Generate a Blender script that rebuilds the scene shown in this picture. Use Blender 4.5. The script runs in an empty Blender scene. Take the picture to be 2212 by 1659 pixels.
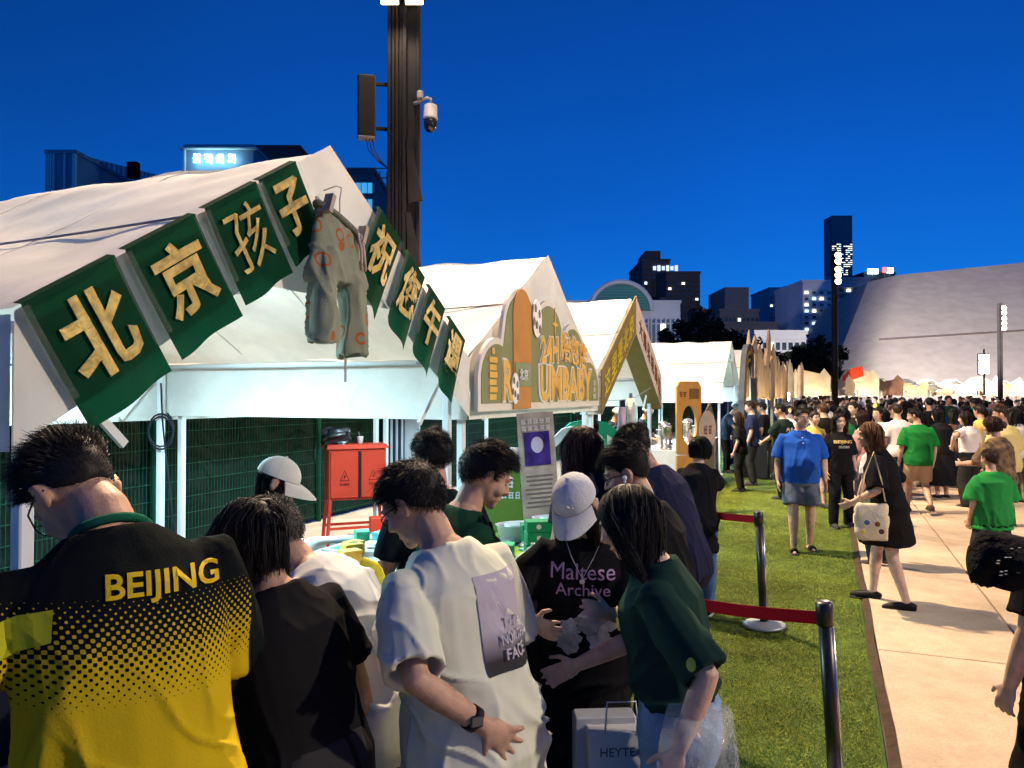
import bpy, bmesh, math, random
import numpy as np
from mathutils import Vector, Matrix, Euler
from mathutils.bvhtree import BVHTree

R = math.radians
rnd = random.Random(7)
S = bpy.context.scene
COL = S.collection

# ------------------------------------------------------------------ camera
CAMZ = 1.85
FPX = 1660.0 / 2212.0                       # focal length / picture width
cam_d = bpy.data.cameras.new('camera'); cam = bpy.data.objects.new('camera', cam_d); COL.objects.link(cam)
cam_d.sensor_width = 36.0; cam_d.lens = 36.0 * FPX
cam_d.clip_start = 0.05; cam_d.clip_end = 3000
cam.location = (0, 0, CAMZ)
cam.rotation_euler = (R(90 + 0.78), 0, 0)
S.camera = cam

# ------------------------------------------------------------------ dusk sky
w = bpy.data.worlds.new('World'); S.world = w; w.use_nodes = True
nt = w.node_tree; nt.nodes.clear()
out = nt.nodes.new('ShaderNodeOutputWorld'); bg = nt.nodes.new('ShaderNodeBackground')
sky = nt.nodes.new('ShaderNodeTexSky'); sky.sky_type = 'NISHITA'; sky.sun_disc = False
sky.sun_elevation = R(12.0); sky.sun_rotation = R(200); sky.ozone_density = 10.0; sky.dust_density = 0.0
hs = nt.nodes.new('ShaderNodeMix'); hs.data_type = 'RGBA'; hs.blend_type = 'MULTIPLY'; hs.inputs[0].default_value = 1.0
hs.inputs[7].default_value = (0.12, 0.62, 1.0, 1)
cl = nt.nodes.new('ShaderNodeTexNoise'); cl.inputs['Scale'].default_value = 2.2; cl.inputs['Detail'].default_value = 4      # faint uneven air
tcw = nt.nodes.new('ShaderNodeTexCoord'); nt.links.new(tcw.outputs['Generated'], cl.inputs['Vector'])
mrw = nt.nodes.new('ShaderNodeMapRange'); mrw.inputs[3].default_value = .80; mrw.inputs[4].default_value = 1.2; nt.links.new(cl.outputs[0], mrw.inputs[0])
h2 = nt.nodes.new('ShaderNodeMix'); h2.data_type = 'RGBA'; h2.blend_type = 'MULTIPLY'; h2.inputs[0].default_value = 1.0
nt.links.new(sky.outputs[0], hs.inputs[6]); nt.links.new(hs.outputs[2], h2.inputs[6]); nt.links.new(mrw.outputs[0], h2.inputs[7]); nt.links.new(h2.outputs[2], bg.inputs[0]); nt.links.new(bg.outputs[0], out.inputs[0])
bg.inputs[1].default_value = 0.088
S.view_settings.view_transform = 'Standard'; S.view_settings.look = 'None'
S.view_settings.exposure = 0.25; S.view_settings.gamma = 1.0; S.view_settings.use_curve_mapping = False
S.cycles.use_denoising = True
S.cycles.max_bounces = 5; S.cycles.diffuse_bounces = 3; S.cycles.glossy_bounces = 2; S.cycles.transmission_bounces = 4
S.cycles.transparent_max_bounces = 8; S.cycles.sample_clamp_indirect = 4.0; S.cycles.caustics_reflective = False; S.cycles.caustics_refractive = False

# ------------------------------------------------------------------ frames
TH = math.atan2(0.925, 0.381)               # the stall row runs along this heading
DV = Vector((0.381, 0.925, 0)).normalized(); NV = Vector((-DV.y, DV.x, 0))
A0 = Vector((-1.05, 4.2, 0))                # foot of the first stall's front centre
def W(t, n=0, z=0): return A0 + DV * t + NV * n + Vector((0, 0, z))
def at(px, py, D):                           # a point of the place seen at (px,py) of the 2212 x 1659 view, D metres ahead
    return Vector(((px - 1106) / 1660.0 * D, D, CAMZ + (852 - py) / 1660.0 * D))
def ground_at(px, py):
    D = CAMZ * 1660.0 / (py - 852); return Vector(((px - 1106) / 1660.0 * D, D, 0))

# ------------------------------------------------------------------ lights of the place
def add_light(name, kind, loc, power, col, size=0.1, parent=None, target=None, spot=None, blend=0.4):
    l = bpy.data.lights.new(name, kind); o = bpy.data.objects.new(name, l); COL.objects.link(o)
    l.energy = power; l.color = col
    if kind == 'AREA':
        l.shape = 'RECTANGLE'
        if isinstance(size, (int, float)): l.size = size; l.size_y = size
        else: l.size, l.size_y = size
    else: l.shadow_soft_size = size
    if spot: l.spot_size = R(spot); l.spot_blend = blend
    o.location = loc
    if target is not None:
        o.rotation_euler = (Vector(target) - Vector(loc)).to_track_quat('-Z', 'Y').to_euler()
    if parent: o.parent = parent
    return o
WARM = (1.0, 0.74, 0.47); COOL = (0.56, 0.88, 1.0)

# ------------------------------------------------------------------ materials
MATS = {}
def mat(name, col=(.5, .5, .5), rough=.6, metal=0.0, var=.12, vscale=5, bump=0.0, bscale=60, trans=0.0, emit=None,
        estr=1.0, coat=0.0, objcol=False, spec=.10, alpha=1.0, stretch=None):
    if name in MATS: return MATS[name]
    m = bpy.data.materials.new(name); m.use_nodes = True; MATS[name] = m
    n = m.node_tree.nodes; l = m.node_tree.links; b = n['Principled BSDF']; o = n['Material Output']
    b.inputs['Roughness'].default_value = rough; b.inputs['Metallic'].default_value = metal
    b.inputs['Specular IOR Level'].default_value = spec
    if coat: b.inputs['Coat Weight'].default_value = coat
    if alpha < 1: b.inputs['Alpha'].default_value = alpha
    tc = n.new('ShaderNodeTexCoord'); mp = n.new('ShaderNodeMapping'); l.new(tc.outputs['Object'], mp.inputs[0])
    if stretch: mp.inputs['Scale'].default_value = stretch
    nz = n.new('ShaderNodeTexNoise'); nz.inputs['Scale'].default_value = vscale; nz.inputs['Detail'].default_value = 5
    l.new(mp.outputs[0], nz.inputs['Vector'])
    mr = n.new('ShaderNodeMapRange'); mr.inputs[1].default_value = .3; mr.inputs[2].default_value = .7
    mr.inputs[3].default_value = 1 - var; mr.inputs[4].default_value = 1 + var
    l.new(nz.outputs[0], mr.inputs[0])
    mx = n.new('ShaderNodeMix'); mx.data_type = 'RGBA'; mx.blend_type = 'MULTIPLY'; mx.inputs[0].default_value = 1
    if objcol:
        oi = n.new('ShaderNodeObjectInfo'); l.new(oi.outputs['Color'], mx.inputs[6])
    else: mx.inputs[6].default_value = (*col, 1)
    l.new(mr.outputs[0], mx.inputs[7]); l.new(mx.outputs[2], b.inputs['Base Color'])
    if bump:
        bn = n.new('ShaderNodeTexNoise'); bn.inputs['Scale'].default_value = bscale; bn.inputs['Detail'].default_value = 4
        l.new(mp.outputs[0], bn.inputs['Vector'])
        bp = n.new('ShaderNodeBump'); bp.inputs['Strength'].default_value = bump; bp.inputs['Distance'].default_value = .02
        l.new(bn.outputs[0], bp.inputs['Height']); l.new(bp.outputs[0], b.inputs['Normal'])
    if emit:
        b.inputs['Emission Color'].default_value = (*emit, 1); b.inputs['Emission Strength'].default_value = estr
    if trans:
        tr = n.new('ShaderNodeBsdfTranslucent'); ms = n.new('ShaderNodeMixShader'); ms.inputs[0].default_value = trans
        l.new(mx.outputs[2], tr.inputs[0]); l.new(b.outputs[0], ms.inputs[1]); l.new(tr.outputs[0], ms.inputs[2]); l.new(ms.outputs[0], o.inputs[0])
    return m
def mix_node(m, a, b, f):
    n = m.node_tree.nodes; l = m.node_tree.links
    x = n.new('ShaderNodeMix'); x.data_type = 'RGBA'
    for s, v in ((6, a), (7, b)):
        if isinstance(v, tuple): x.inputs[s].default_value = (*v[:3], 1)
        else: l.new(v, x.inputs[s])
    if isinstance(f, (int, float)): x.inputs[0].default_value = f
    else: l.new(f, x.inputs[0])
    return x.outputs[2]
def math_node(m, op, a, b=None, c=None):
    n = m.node_tree.nodes; l = m.node_tree.links; x = n.new('ShaderNodeMath'); x.operation = op
    for i, v in enumerate((a, b, c)):
        if v is None: continue
        if isinstance(v, (int, float)): x.inputs[i].default_value = v
        else: l.new(v, x.inputs[i])
    return x.outputs[0]

# ------------------------------------------------------------------ objects and tags
def tag(o, label=None, cat=None, group=None, kind=None):
    if label: o['label'] = label
    if cat: o['category'] = cat
    if group: o['group'] = group
    if kind: o['kind'] = kind
    return o
def thing(name, label, cat, loc=(0, 0, 0), rz=0.0, group=None):
    o = bpy.data.objects.new(name, None); COL.objects.link(o); o.empty_display_size = .1
    o.location = loc; o.rotation_euler = (0, 0, rz)
    return tag(o, label, cat, group)
def link(name, me, m=None, parent=None, loc=None, rot=None, scale=None):
    o = bpy.data.objects.new(name, me); COL.objects.link(o)
    if m is not None and me is not None and not me.materials:
        for q in (m if isinstance(m, (list, tuple)) else [m]): me.materials.append(q)
    if parent: o.parent = parent
    if loc is not None: o.location = loc
    if rot is not None: o.rotation_euler = rot
    if scale is not None: o.scale = scale
    return o
def copy_tree(o, parent=None):
    c = o.copy(); COL.objects.link(c)
    if parent is not None: c.parent = parent
    for ch in list(o.children): copy_tree(ch, c)
    return c

class MB:
    """collects shapes into one mesh"""
    def __init__(s): s.v = []; s.f = []; s.mi = []; s.cur = 0
    def add(s, vs, fs):
        b = len(s.v); s.v.extend([tuple(v) for v in vs]); s.f.extend([tuple(i + b for i in f) for f in fs]); s.mi.extend([s.cur] * len(fs)); return s
    def box(s, c, size, rot=None, bevel=0):
        hx, hy, hz = size[0] / 2, size[1] / 2, size[2] / 2; c = Vector(c)
        M = Euler(rot).to_matrix() if rot is not None else Matrix.Identity(3)
        vs = [c + M @ Vector((x * hx, y * hy, z * hz)) for x in (-1, 1) for y in (-1, 1) for z in (-1, 1)]
        return s.add(vs, [(0, 1, 3, 2), (4, 6, 7, 5), (0, 4, 5, 1), (2, 3, 7, 6), (0, 2, 6, 4), (1, 5, 7, 3)])
    def rbox(s, c, size, r=.01, rot=None):
        """box with chamfered vertical and horizontal edges"""
        hx, hy, hz = size[0] / 2, size[1] / 2, size[2] / 2; c = Vector(c); r = min(r, hx * .9, hy * .9, hz * .9)
        M = Euler(rot).to_matrix() if rot is not None else Matrix.Identity(3); rings = []
        for z, k in ((-hz, r), (-hz + r, 0), (hz - r, 0), (hz, r)):
            a, b2 = hx - k, hy - k; q = r
            rings.append([(a, -b2 + q, z), (a, b2 - q, z), (a - q, b2, z), (-a + q, b2, z), (-a, b2 - q, z), (-a, -b2 + q, z), (-a + q, -b2, z), (a - q, -b2, z)])
        vs = [c + M @ Vector(p) for rg in rings for p in rg]; fs = [tuple(range(7, -1, -1)), tuple(range(24, 32))]
        for i in range(3):
            for j in range(8): fs.append((i * 8 + j, i * 8 + (j + 1) % 8, i * 8 + 8 + (j + 1) % 8, i * 8 + 8 + j))
        return s.add(vs, fs)
    def tube(s, pts, rad, n=8, cap=True, flat=1.0, inner=None):
        pts = [Vector(p) for p in pts]; m = len(pts)
        if isinstance(rad, (int, float)): rad = [rad] * m
        vs = []; prev = None
        for i, p in enumerate(pts):
            d = (pts[min(i + 1, m - 1)] - pts[max(i - 1, 0)])
            d = d.normalized() if d.length > 1e-9 else Vector((0, 0, 1))
            if prev is None: a = d.orthogonal().normalized()
            else: a = (prev - d * prev.dot(d)); a = a.normalized() if a.length > 1e-6 else d.orthogonal().normalized()
            prev = a; b = d.cross(a)
            for k in range(n):
                an = 2 * math.pi * k / n; vs.append(p + (a * math.cos(an) + b * math.sin(an) * flat) * rad[i])
        if inner:                                   # turn the end inwards: a cuff with an opening
            for dd, rr in ((.0, inner[1]), (inner[0], inner[1] * .92)):
                for k in range(n):
                    an = 2 * math.pi * k / n; vs.append(p - d * dd + (a * math.cos(an) + b * math.sin(an) * flat) * rad[-1] * rr)
            m += 2
        fs = [(i * n + k, i * n + (k + 1) % n, (i + 1) * n + (k + 1) % n, (i + 1) * n + k) for i in range(m - 1) for k in range(n)]
        if cap: fs += [tuple(range(n - 1, -1, -1)), tuple(range((m - 1) * n, m * n))]
        return s.add(vs, fs)
    def lathe(s, prof, c=(0, 0, 0), n=16, sx=1.0, sy=1.0, M=None):
        c = Vector(c); vs = []; m = len(prof)
        for r, z in prof:
            for k in range(n):
                an = 2 * math.pi * k / n; p = Vector((r * sx * math.cos(an), r * sy * math.sin(an), z)); vs.append(c + (M @ p if M else p))
        fs = [(i * n + k, i * n + (k + 1) % n, (i + 1) * n + (k + 1) % n, (i + 1) * n + k) for i in range(m - 1) for k in range(n)]
        fs += [tuple(range(n - 1, -1, -1)), tuple(range((m - 1) * n, m * n))]
        return s.add(vs, fs)
    def ell(s, c, r, n=12, m=8, M=None):
        prof = [(max(math.sin(math.pi * i / m), .02), -math.cos(math.pi * i / m)) for i in range(m + 1)]
        c = Vector(c); b = MB(); b.lathe(prof, n=n)
        vs = []
        for v in b.v:
            p = Vector((v[0] * r[0], v[1] * r[1], v[2] * r[2])); vs.append(c + (M @ p if M is not None else p))
        return s.add(vs, b.f)
    def grid(s, fn, nu, nv):
        vs = [fn(i / nu, j / nv) for i in range(nu + 1) for j in range(nv + 1)]
        fs = [(i * (nv + 1) + j, (i + 1) * (nv + 1) + j, (i + 1) * (nv + 1) + j + 1, i * (nv + 1) + j + 1) for i in range(nu) for j in range(nv)]
        return s.add(vs, fs)
    def prism(s, poly, y0, y1):
        """poly in (x,z), extruded along y"""
        k = len(poly); vs = [(p[0], y0, p[1]) for p in poly] + [(p[0], y1, p[1]) for p in poly]
        fs = [tuple(range(k)), tuple(range(2 * k - 1, k - 1, -1))] + [(i, k + i, k + (i + 1) % k, (i + 1) % k) for i in range(k)]
        return s.add(vs, fs)
    def mesh(s, name='mesh', smooth=False):
        me = bpy.data.meshes.new(name); me.from_pydata(s.v, [], s.f)
        if any(s.mi): me.polygons.foreach_set('material_index', s.mi)
        if smooth: me.polygons.foreach_set('use_smooth', [True] * len(s.f))
        me.update(); return me
    def build(s, name, m=None, parent=None, smooth=False, **k): return link(name, s.mesh(name, smooth), m, parent, **k)

def np_mesh(name, V, F):
    me = bpy.data.meshes.new(name); V = np.asarray(V, np.float32); F = np.asarray(F, np.int32); k = F.shape[1]
    me.vertices.add(len(V)); me.vertices.foreach_set('co', V.ravel())
    me.loops.add(F.size); me.loops.foreach_set('vertex_index', F.ravel())
    me.polygons.add(len(F)); me.polygons.foreach_set('loop_start', np.arange(0, F.size, k, dtype=np.int32)); me.polygons.foreach_set('loop_total', np.full(len(F), k, np.int32))
    me.update(calc_edges=True); return me

BENCH = bpy.data.scenes.new('workbench')       # an empty scene where single meshes are evaluated, removed at the end
def bench_eval(o):
    BENCH.collection.objects.link(o); vl = BENCH.view_layers[0]; vl.update()
    me = bpy.data.meshes.new_from_object(o.evaluated_get(vl.depsgraph)); bpy.data.objects.remove(o); return me
def text_mesh(body, size=1.0, bold=0.0, extrude=0.004, align='CENTER', sx=1.0, shear=0.0, res=3):
    c = bpy.data.curves.new('lettering', 'FONT'); c.body = body; c.size = size; c.align_x = align; c.align_y = 'CENTER'
    c.offset = bold; c.extrude = extrude; c.shear = shear; c.resolution_u = res
    o = bpy.data.objects.new('lettering', c); me = bench_eval(o); bpy.data.curves.remove(c)
    if sx != 1.0: me.transform(Matrix.Diagonal((sx, 1, 1, 1)))
    return me
def fit_text(body, width, height, bold=.01, extrude=.003, res=3, shear=0.0):
    """text mesh fitted to width x height, standing in the XZ plane facing -Y, centred"""
    me = text_mesh(body, 1.0, bold, 0.0, res=res, shear=shear); n = len(me.vertices)
    co = np.empty(n * 3, np.float32); me.vertices.foreach_get('co', co); co = co.reshape(-1, 3)
    lo, hi = co[:, :2].min(0), co[:, :2].max(0)
    bpy.data.meshes.remove(me)
    me = text_mesh(body, 1.0, bold, 1.0, res=res, shear=shear)
    c = (lo + hi) / 2; d = hi - lo
    me.transform(Matrix.Diagonal((width / d[0], height / d[1], extrude, 1)) @ Matrix.Translation((-c[0], -c[1], 0)))
    me.transform(Matrix.Rotation(R(90), 4, 'X')); return me

def strokes(width, height, count, seed=0, depth=.002):
    """a row of unreadable brush-stroke marks, for print too blurred to read"""
    r = random.Random(seed); b = MB(); cw = width / count
    for i in range(count):
        x = -width / 2 + (i + .5) * cw
        for k in range(3): b.box((x + r.uniform(-.05, .05) * cw, -k * depth * .3, height * (.32 - .32 * k) + r.uniform(-.04, .04) * height), (cw * r.uniform(.45, .8), depth, height * .13))
        for k in range(2): b.box((x + (k - .5) * cw * r.uniform(.25, .55), -.0011, r.uniform(-.1, .1) * height), (cw * .13, depth, height * r.uniform(.6, .95)))
    return b.mesh('strokes')
def vnoise(P, seed=0):
    """vectorised value noise in 3D, about -1..1"""
    P = np.asarray(P, np.float64); I = np.floor(P).astype(np.int64); Fr = P - I; U = Fr * Fr * (3 - 2 * Fr); o = 0
    def h(x, y, z):
        q = (x * 374761393 + y * 668265263 + z * 2147483647 + seed * 1274126177) & 0xffffffff
        q = ((q ^ (q >> 13)) * 1274126177) & 0xffffffff
        return ((q ^ (q >> 16)) & 0xffff) / 32767.5 - 1
    for dx in (0, 1):
        for dy in (0, 1):
            for dz in (0, 1):
                wx = U[:, 0] if dx else 1 - U[:, 0]; wy = U[:, 1] if dy else 1 - U[:, 1]; wz = U[:, 2] if dz else 1 - U[:, 2]
                o = o + wx * wy * wz * h(I[:, 0] + dx, I[:, 1] + dy, I[:, 2] + dz)
    return o
# ================================================================== setting
M_conc = mat('concrete', (.44, .335, .245), .85, var=.10, vscale=60, bump=.35, bscale=45)
def add_stains(m, scale, amt, thr=.5, scale2=None):
    n = m.node_tree.nodes; l = m.node_tree.links; b = n['Principled BSDF']; base = b.inputs['Base Color'].links[0].from_socket
    tc = n.new('ShaderNodeNewGeometry'); nz = n.new('ShaderNodeTexNoise'); nz.inputs['Scale'].default_value = scale; nz.inputs['Detail'].default_value = 8; nz.inputs['Roughness'].default_value = .65; l.new(tc.outputs['Position'], nz.inputs['Vector'])
    r = n.new('ShaderNodeMapRange'); r.inputs[1].default_value = thr - .12; r.inputs[2].default_value = thr + .16; r.inputs[3].default_value = 1 - amt; r.inputs[4].default_value = 1 + amt * .25; l.new(nz.outputs[0], r.inputs[0])
    x = n.new('ShaderNodeMix'); x.data_type = 'RGBA'; x.blend_type = 'MULTIPLY'; x.inputs[0].default_value = 1; l.new(base, x.inputs[6]); l.new(r.outputs[0], x.inputs[7]); out_ = x.outputs[2]
    l.new(out_, b.inputs['Base Color'])
    for q in n:
        if q.type == 'BSDF_TRANSLUCENT': l.new(out_, q.inputs[0])
add_stains(M_conc, .55, .30, .45); add_stains(M_conc, 6.0, .14, .40)
M_ground = mat('ground_dark', (.10, .095, .09), .9, var=.2, vscale=.6, bump=.3, bscale=20)
M_turf = mat('turf_base', (.06, .10, .022), .9, var=.35, vscale=3, bump=.6, bscale=90)
M_edge = mat('edging', (.055, .035, .022), .85, var=.3, vscale=20)
FRONT_EDGE = -2.83
mb = MB(); mb.add([(-1500, -400, 0), (1500, -400, 0), (1500, 2500, 0), (-1500, 2500, 0)], [(0, 1, 2, 3)])
tag(mb.build('ground', M_ground), kind='structure')
mb = MB(); mb.add([W(-14, FRONT_EDGE - .02, .012), W(-14, -45, .012), W(95, -45, .012), W(95, FRONT_EDGE - .02, .012)], [(0, 1, 2, 3)])
plaza = tag(mb.build('pavement', mat('joint_dirt', (.14, .11, .085), .9, var=.2, vscale=5)), kind='structure')
# concrete slabs, each with its own joint
cols = [(FRONT_EDGE - .05, FRONT_EDGE - 1.04)] + [(FRONT_EDGE - 1.04 - 3.2 * k, FRONT_EDGE - 1.04 - 3.2 * (k + 1)) for k in range(6)]
slab_mesh = {}
for ci, (n0, n1) in enumerate(cols):
    for k in range(-3, 25):
        t0 = 2.6 + 3.2 * k; wd = abs(n1 - n0); key = round(wd, 2)
        if key not in slab_mesh:
            b = MB(); b.rbox((0, 0, .008), (3.2 - .016, wd - .016, .05), .006); slab_mesh[key] = b.mesh('slab'); slab_mesh[key].materials.append(M_conc)
        o = link('slab', slab_mesh[key], None, plaza, loc=W(t0 + 1.6, (n0 + n1) / 2, 0.0), rot=(0, 0, TH))
mb = MB(); mb.add([W(-14, 1.2, .010), W(-14, FRONT_EDGE, .010), W(75, FRONT_EDGE, .010), W(75, 1.2, .010)], [(3, 2, 1, 0)])
turf = tag(mb.build('turf', M_turf), kind='structure')
b = MB()
for k in range(110):
    t = -10 + k * .8; j = .012 * math.sin(k * 1.7)
    b.add([W(t, FRONT_EDGE + .0 + j, .016), W(t, FRONT_EDGE - .055 + j, .036), W(t + .8, FRONT_EDGE - .055 + .012 * math.sin((k + 1) * 1.7), .036), W(t + .8, FRONT_EDGE + .012 * math.sin((k + 1) * 1.7), .016)], [(0, 1, 2, 3)])
tag(b.build('turf_edging', M_edge), kind='structure')
# paving under the stalls
mb = MB(); mb.add([W(-12, 5.2, .006), W(-12, 1.2, .006), W(75, 1.2, .006), W(75, 5.2, .006)], [(3, 2, 1, 0)])
tag(mb.build('stall_pavement', mat('grey_paving', (.27, .26, .25), .85, var=.2, vscale=2.0, bump=.2)), kind='structure')

# artificial grass blades
def grass(t0, t1, n0, n1, count, hmin, hmax, seed):
    r = np.random.default_rng(seed); t = r.uniform(t0, t1, count); n = r.uniform(n0, n1, count)
    base = np.array(A0)[None, :] + t[:, None] * np.array(DV)[None] + n[:, None] * np.array(NV)[None]; base[:, 2] = .012
    an = r.uniform(0, 6.283, count); h = r.uniform(hmin, hmax, count); wd = h * .12 + .0012
    side = np.stack([np.cos(an), np.sin(an), np.zeros(count)], 1); ln = r.normal(0, .8, (count, 2)); tip = base.copy()
    tip[:, :2] += ln * h[:, None]; tip[:, 2] += h
    V = np.stack([base - side * wd[:, None], base + side * wd[:, None], tip], 1).reshape(-1, 3)
    return V
Vs = np.concatenate([grass(-2.2, 5, FRONT_EDGE + .02, -.2, 230000, .006, .014, 1), grass(5, 12, FRONT_EDGE + .02, .4, 150000, .007, .015, 2), grass(12, 30, FRONT_EDGE + .02, .2, 60000, .008, .016, 3)])
me = np_mesh('grass', Vs, np.arange(len(Vs)).reshape(-1, 3))
m = mat('grass_blade', (.25, .29, .04), .6, var=.35, vscale=30); add_stains(m, .9, .35, .5); add_stains(M_turf, .9, .35, .5)
go = link('grass', me, m); tag(go, 'short artificial grass pile of the turf strip beside the stalls', 'grass', kind='stuff')

# ------------------------------------------------------------------ fence behind the stalls
M_fence = mat('fence_green', (.008, .07, .042), .45, var=.1)
M_scr = mat('screen_cloth', (.006, .015, .013), .9, var=.4, vscale=3, bump=.5, bscale=12)
fence = thing('mesh_fence', 'dark green wire mesh fence with screen cloth behind the white stalls', 'fence', W(0, 4.3), TH)
post = MB(); post.tube([(0, 0, 0), (0, 0, 2.5)], .038, 10); post.lathe([(.045, 0), (.045, .02), (.03, .03)], (0, 0, 2.5), 10); post = post.mesh('post', True); post.materials.append(M_fence)
wire = MB()
for i in range(58): wire.box((.05 + i * .05, 0, 1.22), (.005, .005, 2.3))
for j in range(13):
    wire.box((1.475, -.006, .1 + j * .19), (2.9, .006, .006))
wire = wire.mesh('wire_mesh'); wire.materials.append(M_fence)
scr = MB(); scr.grid(lambda u, v: (u * 2.95, .035 + .02 * math.sin(u * 19 + v * 2) + .012 * math.sin(v * 23 + u * 5), .05 + v * 2.3), 24, 10); scr = scr.mesh('screen_cloth', True); scr.materials.append(M_scr)
for k in range(-3, 14):
    t = -.1 + 2.95 * k
    link('post', post, None, fence, loc=(t, 0, 0)); link('wire_mesh', wire, None, fence, loc=(t, 0, 0)); link('screen_cloth', scr, None, fence, loc=(t, 0, 0))

# ------------------------------------------------------------------ white stall tents
M_fab = mat('tent_fabric', (.78, .75, .70), .7, var=.07, vscale=1.5, bump=.12, bscale=7, trans=.10, spec=.05)
add_stains(M_fab, .8, .16, .42); add_stains(M_fab, 5, .08, .4)
M_pipe = mat('white_pipe', (.72, .74, .76), .35, var=.06)
M_bolt = mat('steel_bolt', (.4, .4, .42), .35, metal=.8)
HW, EZ, RZ, DP, VL = 1.75, 2.12, 3.2, 3.0, .46
def tent_parts(root, front='band', fab=M_fab):
    def sl(x): return RZ - (RZ - EZ) * abs(x) / HW
    for sg in (-1, 1):
        b = MB()
        def f(u, v, sg=sg):
            x = sg * (u * HW); y = -.05 + v * (DP + .1)
            sag = .035 * math.sin(math.pi * u) * math.sin(math.pi * min(max(v, 0), 1)) + .010 * math.sin(u * 13 + v * 9 + sg) + .007 * math.sin(v * 31 + u * 4) + .006 * math.sin(u * 30 - v * 22) * (1 - u) + .008 * math.sin(v * 14 + u * 17) * u
            r = RZ - (RZ - EZ) * u; r = r - .03 * max(0, 1 - u * 14)
            return (x, y, r - sag)
        b.grid(f, 22, 26); b.build('roof_panel', fab, root, True)
        b = MB(); b.grid(lambda u, v, sg=sg: (sg * (HW + .004 + .012 * math.sin(u * 17) * v), -.05 + u * (DP + .1), EZ - .002 - v * VL), 26, 3); b.build('side_valance', fab, root, True)
        # seam rope half way down each slope
        b = MB(); b.tube([(sg * .95, -.05 + k * .31, sl(.95) + .004 - .035 * math.sin(math.pi * .54) * math.sin(math.pi * min(1, k / 10)) + .006) for k in range(11)], .006, 5); b.build('seam', mat('seam_thread', (.25, .25, .27), .8), root)
        for y in (.95, 2.0):                        # stitched seams down the slope
            b = MB(); b.tube([(sg * HW * q / 12, y, RZ - (RZ - EZ) * q / 12 - .03 * max(0, 1 - q / 12 * 14) - .035 * math.sin(math.pi * q / 12) * math.sin(math.pi * (y + .05) / 3.1) + .004) for q in range(13)], .004, 4); b.build('seam', mat('seam_pale', (.5, .49, .48), .8), root)
    # back gable and valance
    b = MB(); b.grid(lambda u, v: (-HW + u * 2 * HW, DP + .012 + .01 * math.sin(u * 11 + v * 3), EZ - .03 + v * (sl(-HW + u * 2 * HW) - EZ + .025)), 32, 6); b.build('back_gable', fab, root, True)
    b = MB(); b.grid(lambda u, v: (-HW + u * 2 * HW, DP - .03 + .014 * math.sin(u * 15) * v, EZ - .06 - v * (VL - .02)), 36, 3); b.build('back_valance', fab, root, True)
    # front: sloping band and the peak panel
    if front == 'band':
        b = MB()
        b.grid(lambda u, v: (-HW + u * 2 * HW, -.062 - .012 * math.sin(u * 21) * v, sl(-HW + u * 2 * HW) + .01 - v * VL), 44, 3)
        b.grid(lambda u, v: (-.62 + u * 1.24, -.055 - .004 * math.sin(u * 8), sl(-.62 + u * 1.24) - VL + .02 - v * (sl(-.62 + u * 1.24) - sl(.62)) ), 16, 3)
        b.build('front_gable', fab, root, True)
    elif front == 'full':
        b = MB(); b.grid(lambda u, v: (-HW + u * 2 * HW, -.062 - .012 * math.sin(u * 9 + v * 4), EZ - VL + v * (sl(-HW + u * 2 * HW) - EZ + VL)), 40, 8); b.build('front_gable', fab, root, True)
    # frame
    lx = HW - .12
    for x in (-lx, lx):
        for y in (.06, DP - .1):
            b = MB(); b.rbox((x, y, 1.05), (.055, .055, 2.1), .006); lg = b.build('leg', M_pipe, root)
            b = MB(); b.rbox((x, y, .02), (.16, .16, .015), .004); b.build('foot_plate', M_pipe, lg)
            b = MB(); d = -1 if x > 0 else 1; b.box((x + d * .21, y, EZ - .26), (.035, .02, .60), rot=(0, R(-45 * d), 0)); b.build('brace', M_pipe, lg)
            for (qx, qz) in ((0, -.47), (.42, -.05)):
                b = MB(); b.tube([(x + d * qx, y - .02, EZ + qz), (x + d * qx, y + .02, EZ + qz)], .012, 8); b.build('bolt', M_bolt, lg)
    for (p, q) in (((-lx, DP - .1, EZ - .03), (lx, DP - .1, EZ - .03)), ((-lx, .06, EZ - .03), (-lx, DP - .1, EZ - .03)), ((lx, .06, EZ - .03), (lx, DP - .1, EZ - .03)), ((0, .06, RZ - .09), (0, DP - .1, RZ - .09)),
                   ((-lx, .06, EZ - .03), (0, .06, RZ - .09)), ((lx, .06, EZ - .03), (0, .06, RZ - .09)), ((-lx, DP - .1, EZ - .03), (0, DP - .1, RZ - .09)), ((lx, DP - .1, EZ - .03), (0, DP - .1, RZ - .09))):
        b = MB(); b.tube([p, q], .022, 8); b.build('frame_pole', M_pipe, root, True)
    b = MB(); b.tube([(-.62, .0, RZ - .52), (.62, .0, RZ - .52)], .018, 8); b.build('frame_pole', M_pipe, root, True)
tents = []
for t, n, fr, lab in ((0, 0, 'band', 'white gable tent hung with green lettered flags along its front'),
                      (3.5, 0, 'full', 'white gable tent behind the cloud shaped olive sign board'),
                      (7.0, 0, 'none', 'white gable tent with brown and cream lettered boards on its front gable'),
                      (16.3, -.3, 'none', 'white gable tent with a striped pointed arch at its front')):
    o = thing('market_tent', lab, 'tent', W(t, n), TH, 'white gable tents of the stall row'); tent_parts(o, fr); tents.append(o)
plain = thing('market_tent', 'white gable tent behind the tall jagged wooden fronts', 'tent', W(20.2, -.3), TH, 'white gable tents of the stall row'); tent_parts(plain, 'full')
for t in (23.9, 27.6, 31.3, 35.0, 38.7, 42.4, 46.1):
    c = copy_tree(plain); c.location = W(t, -.3); c.rotation_euler = (0, 0, TH)
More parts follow.
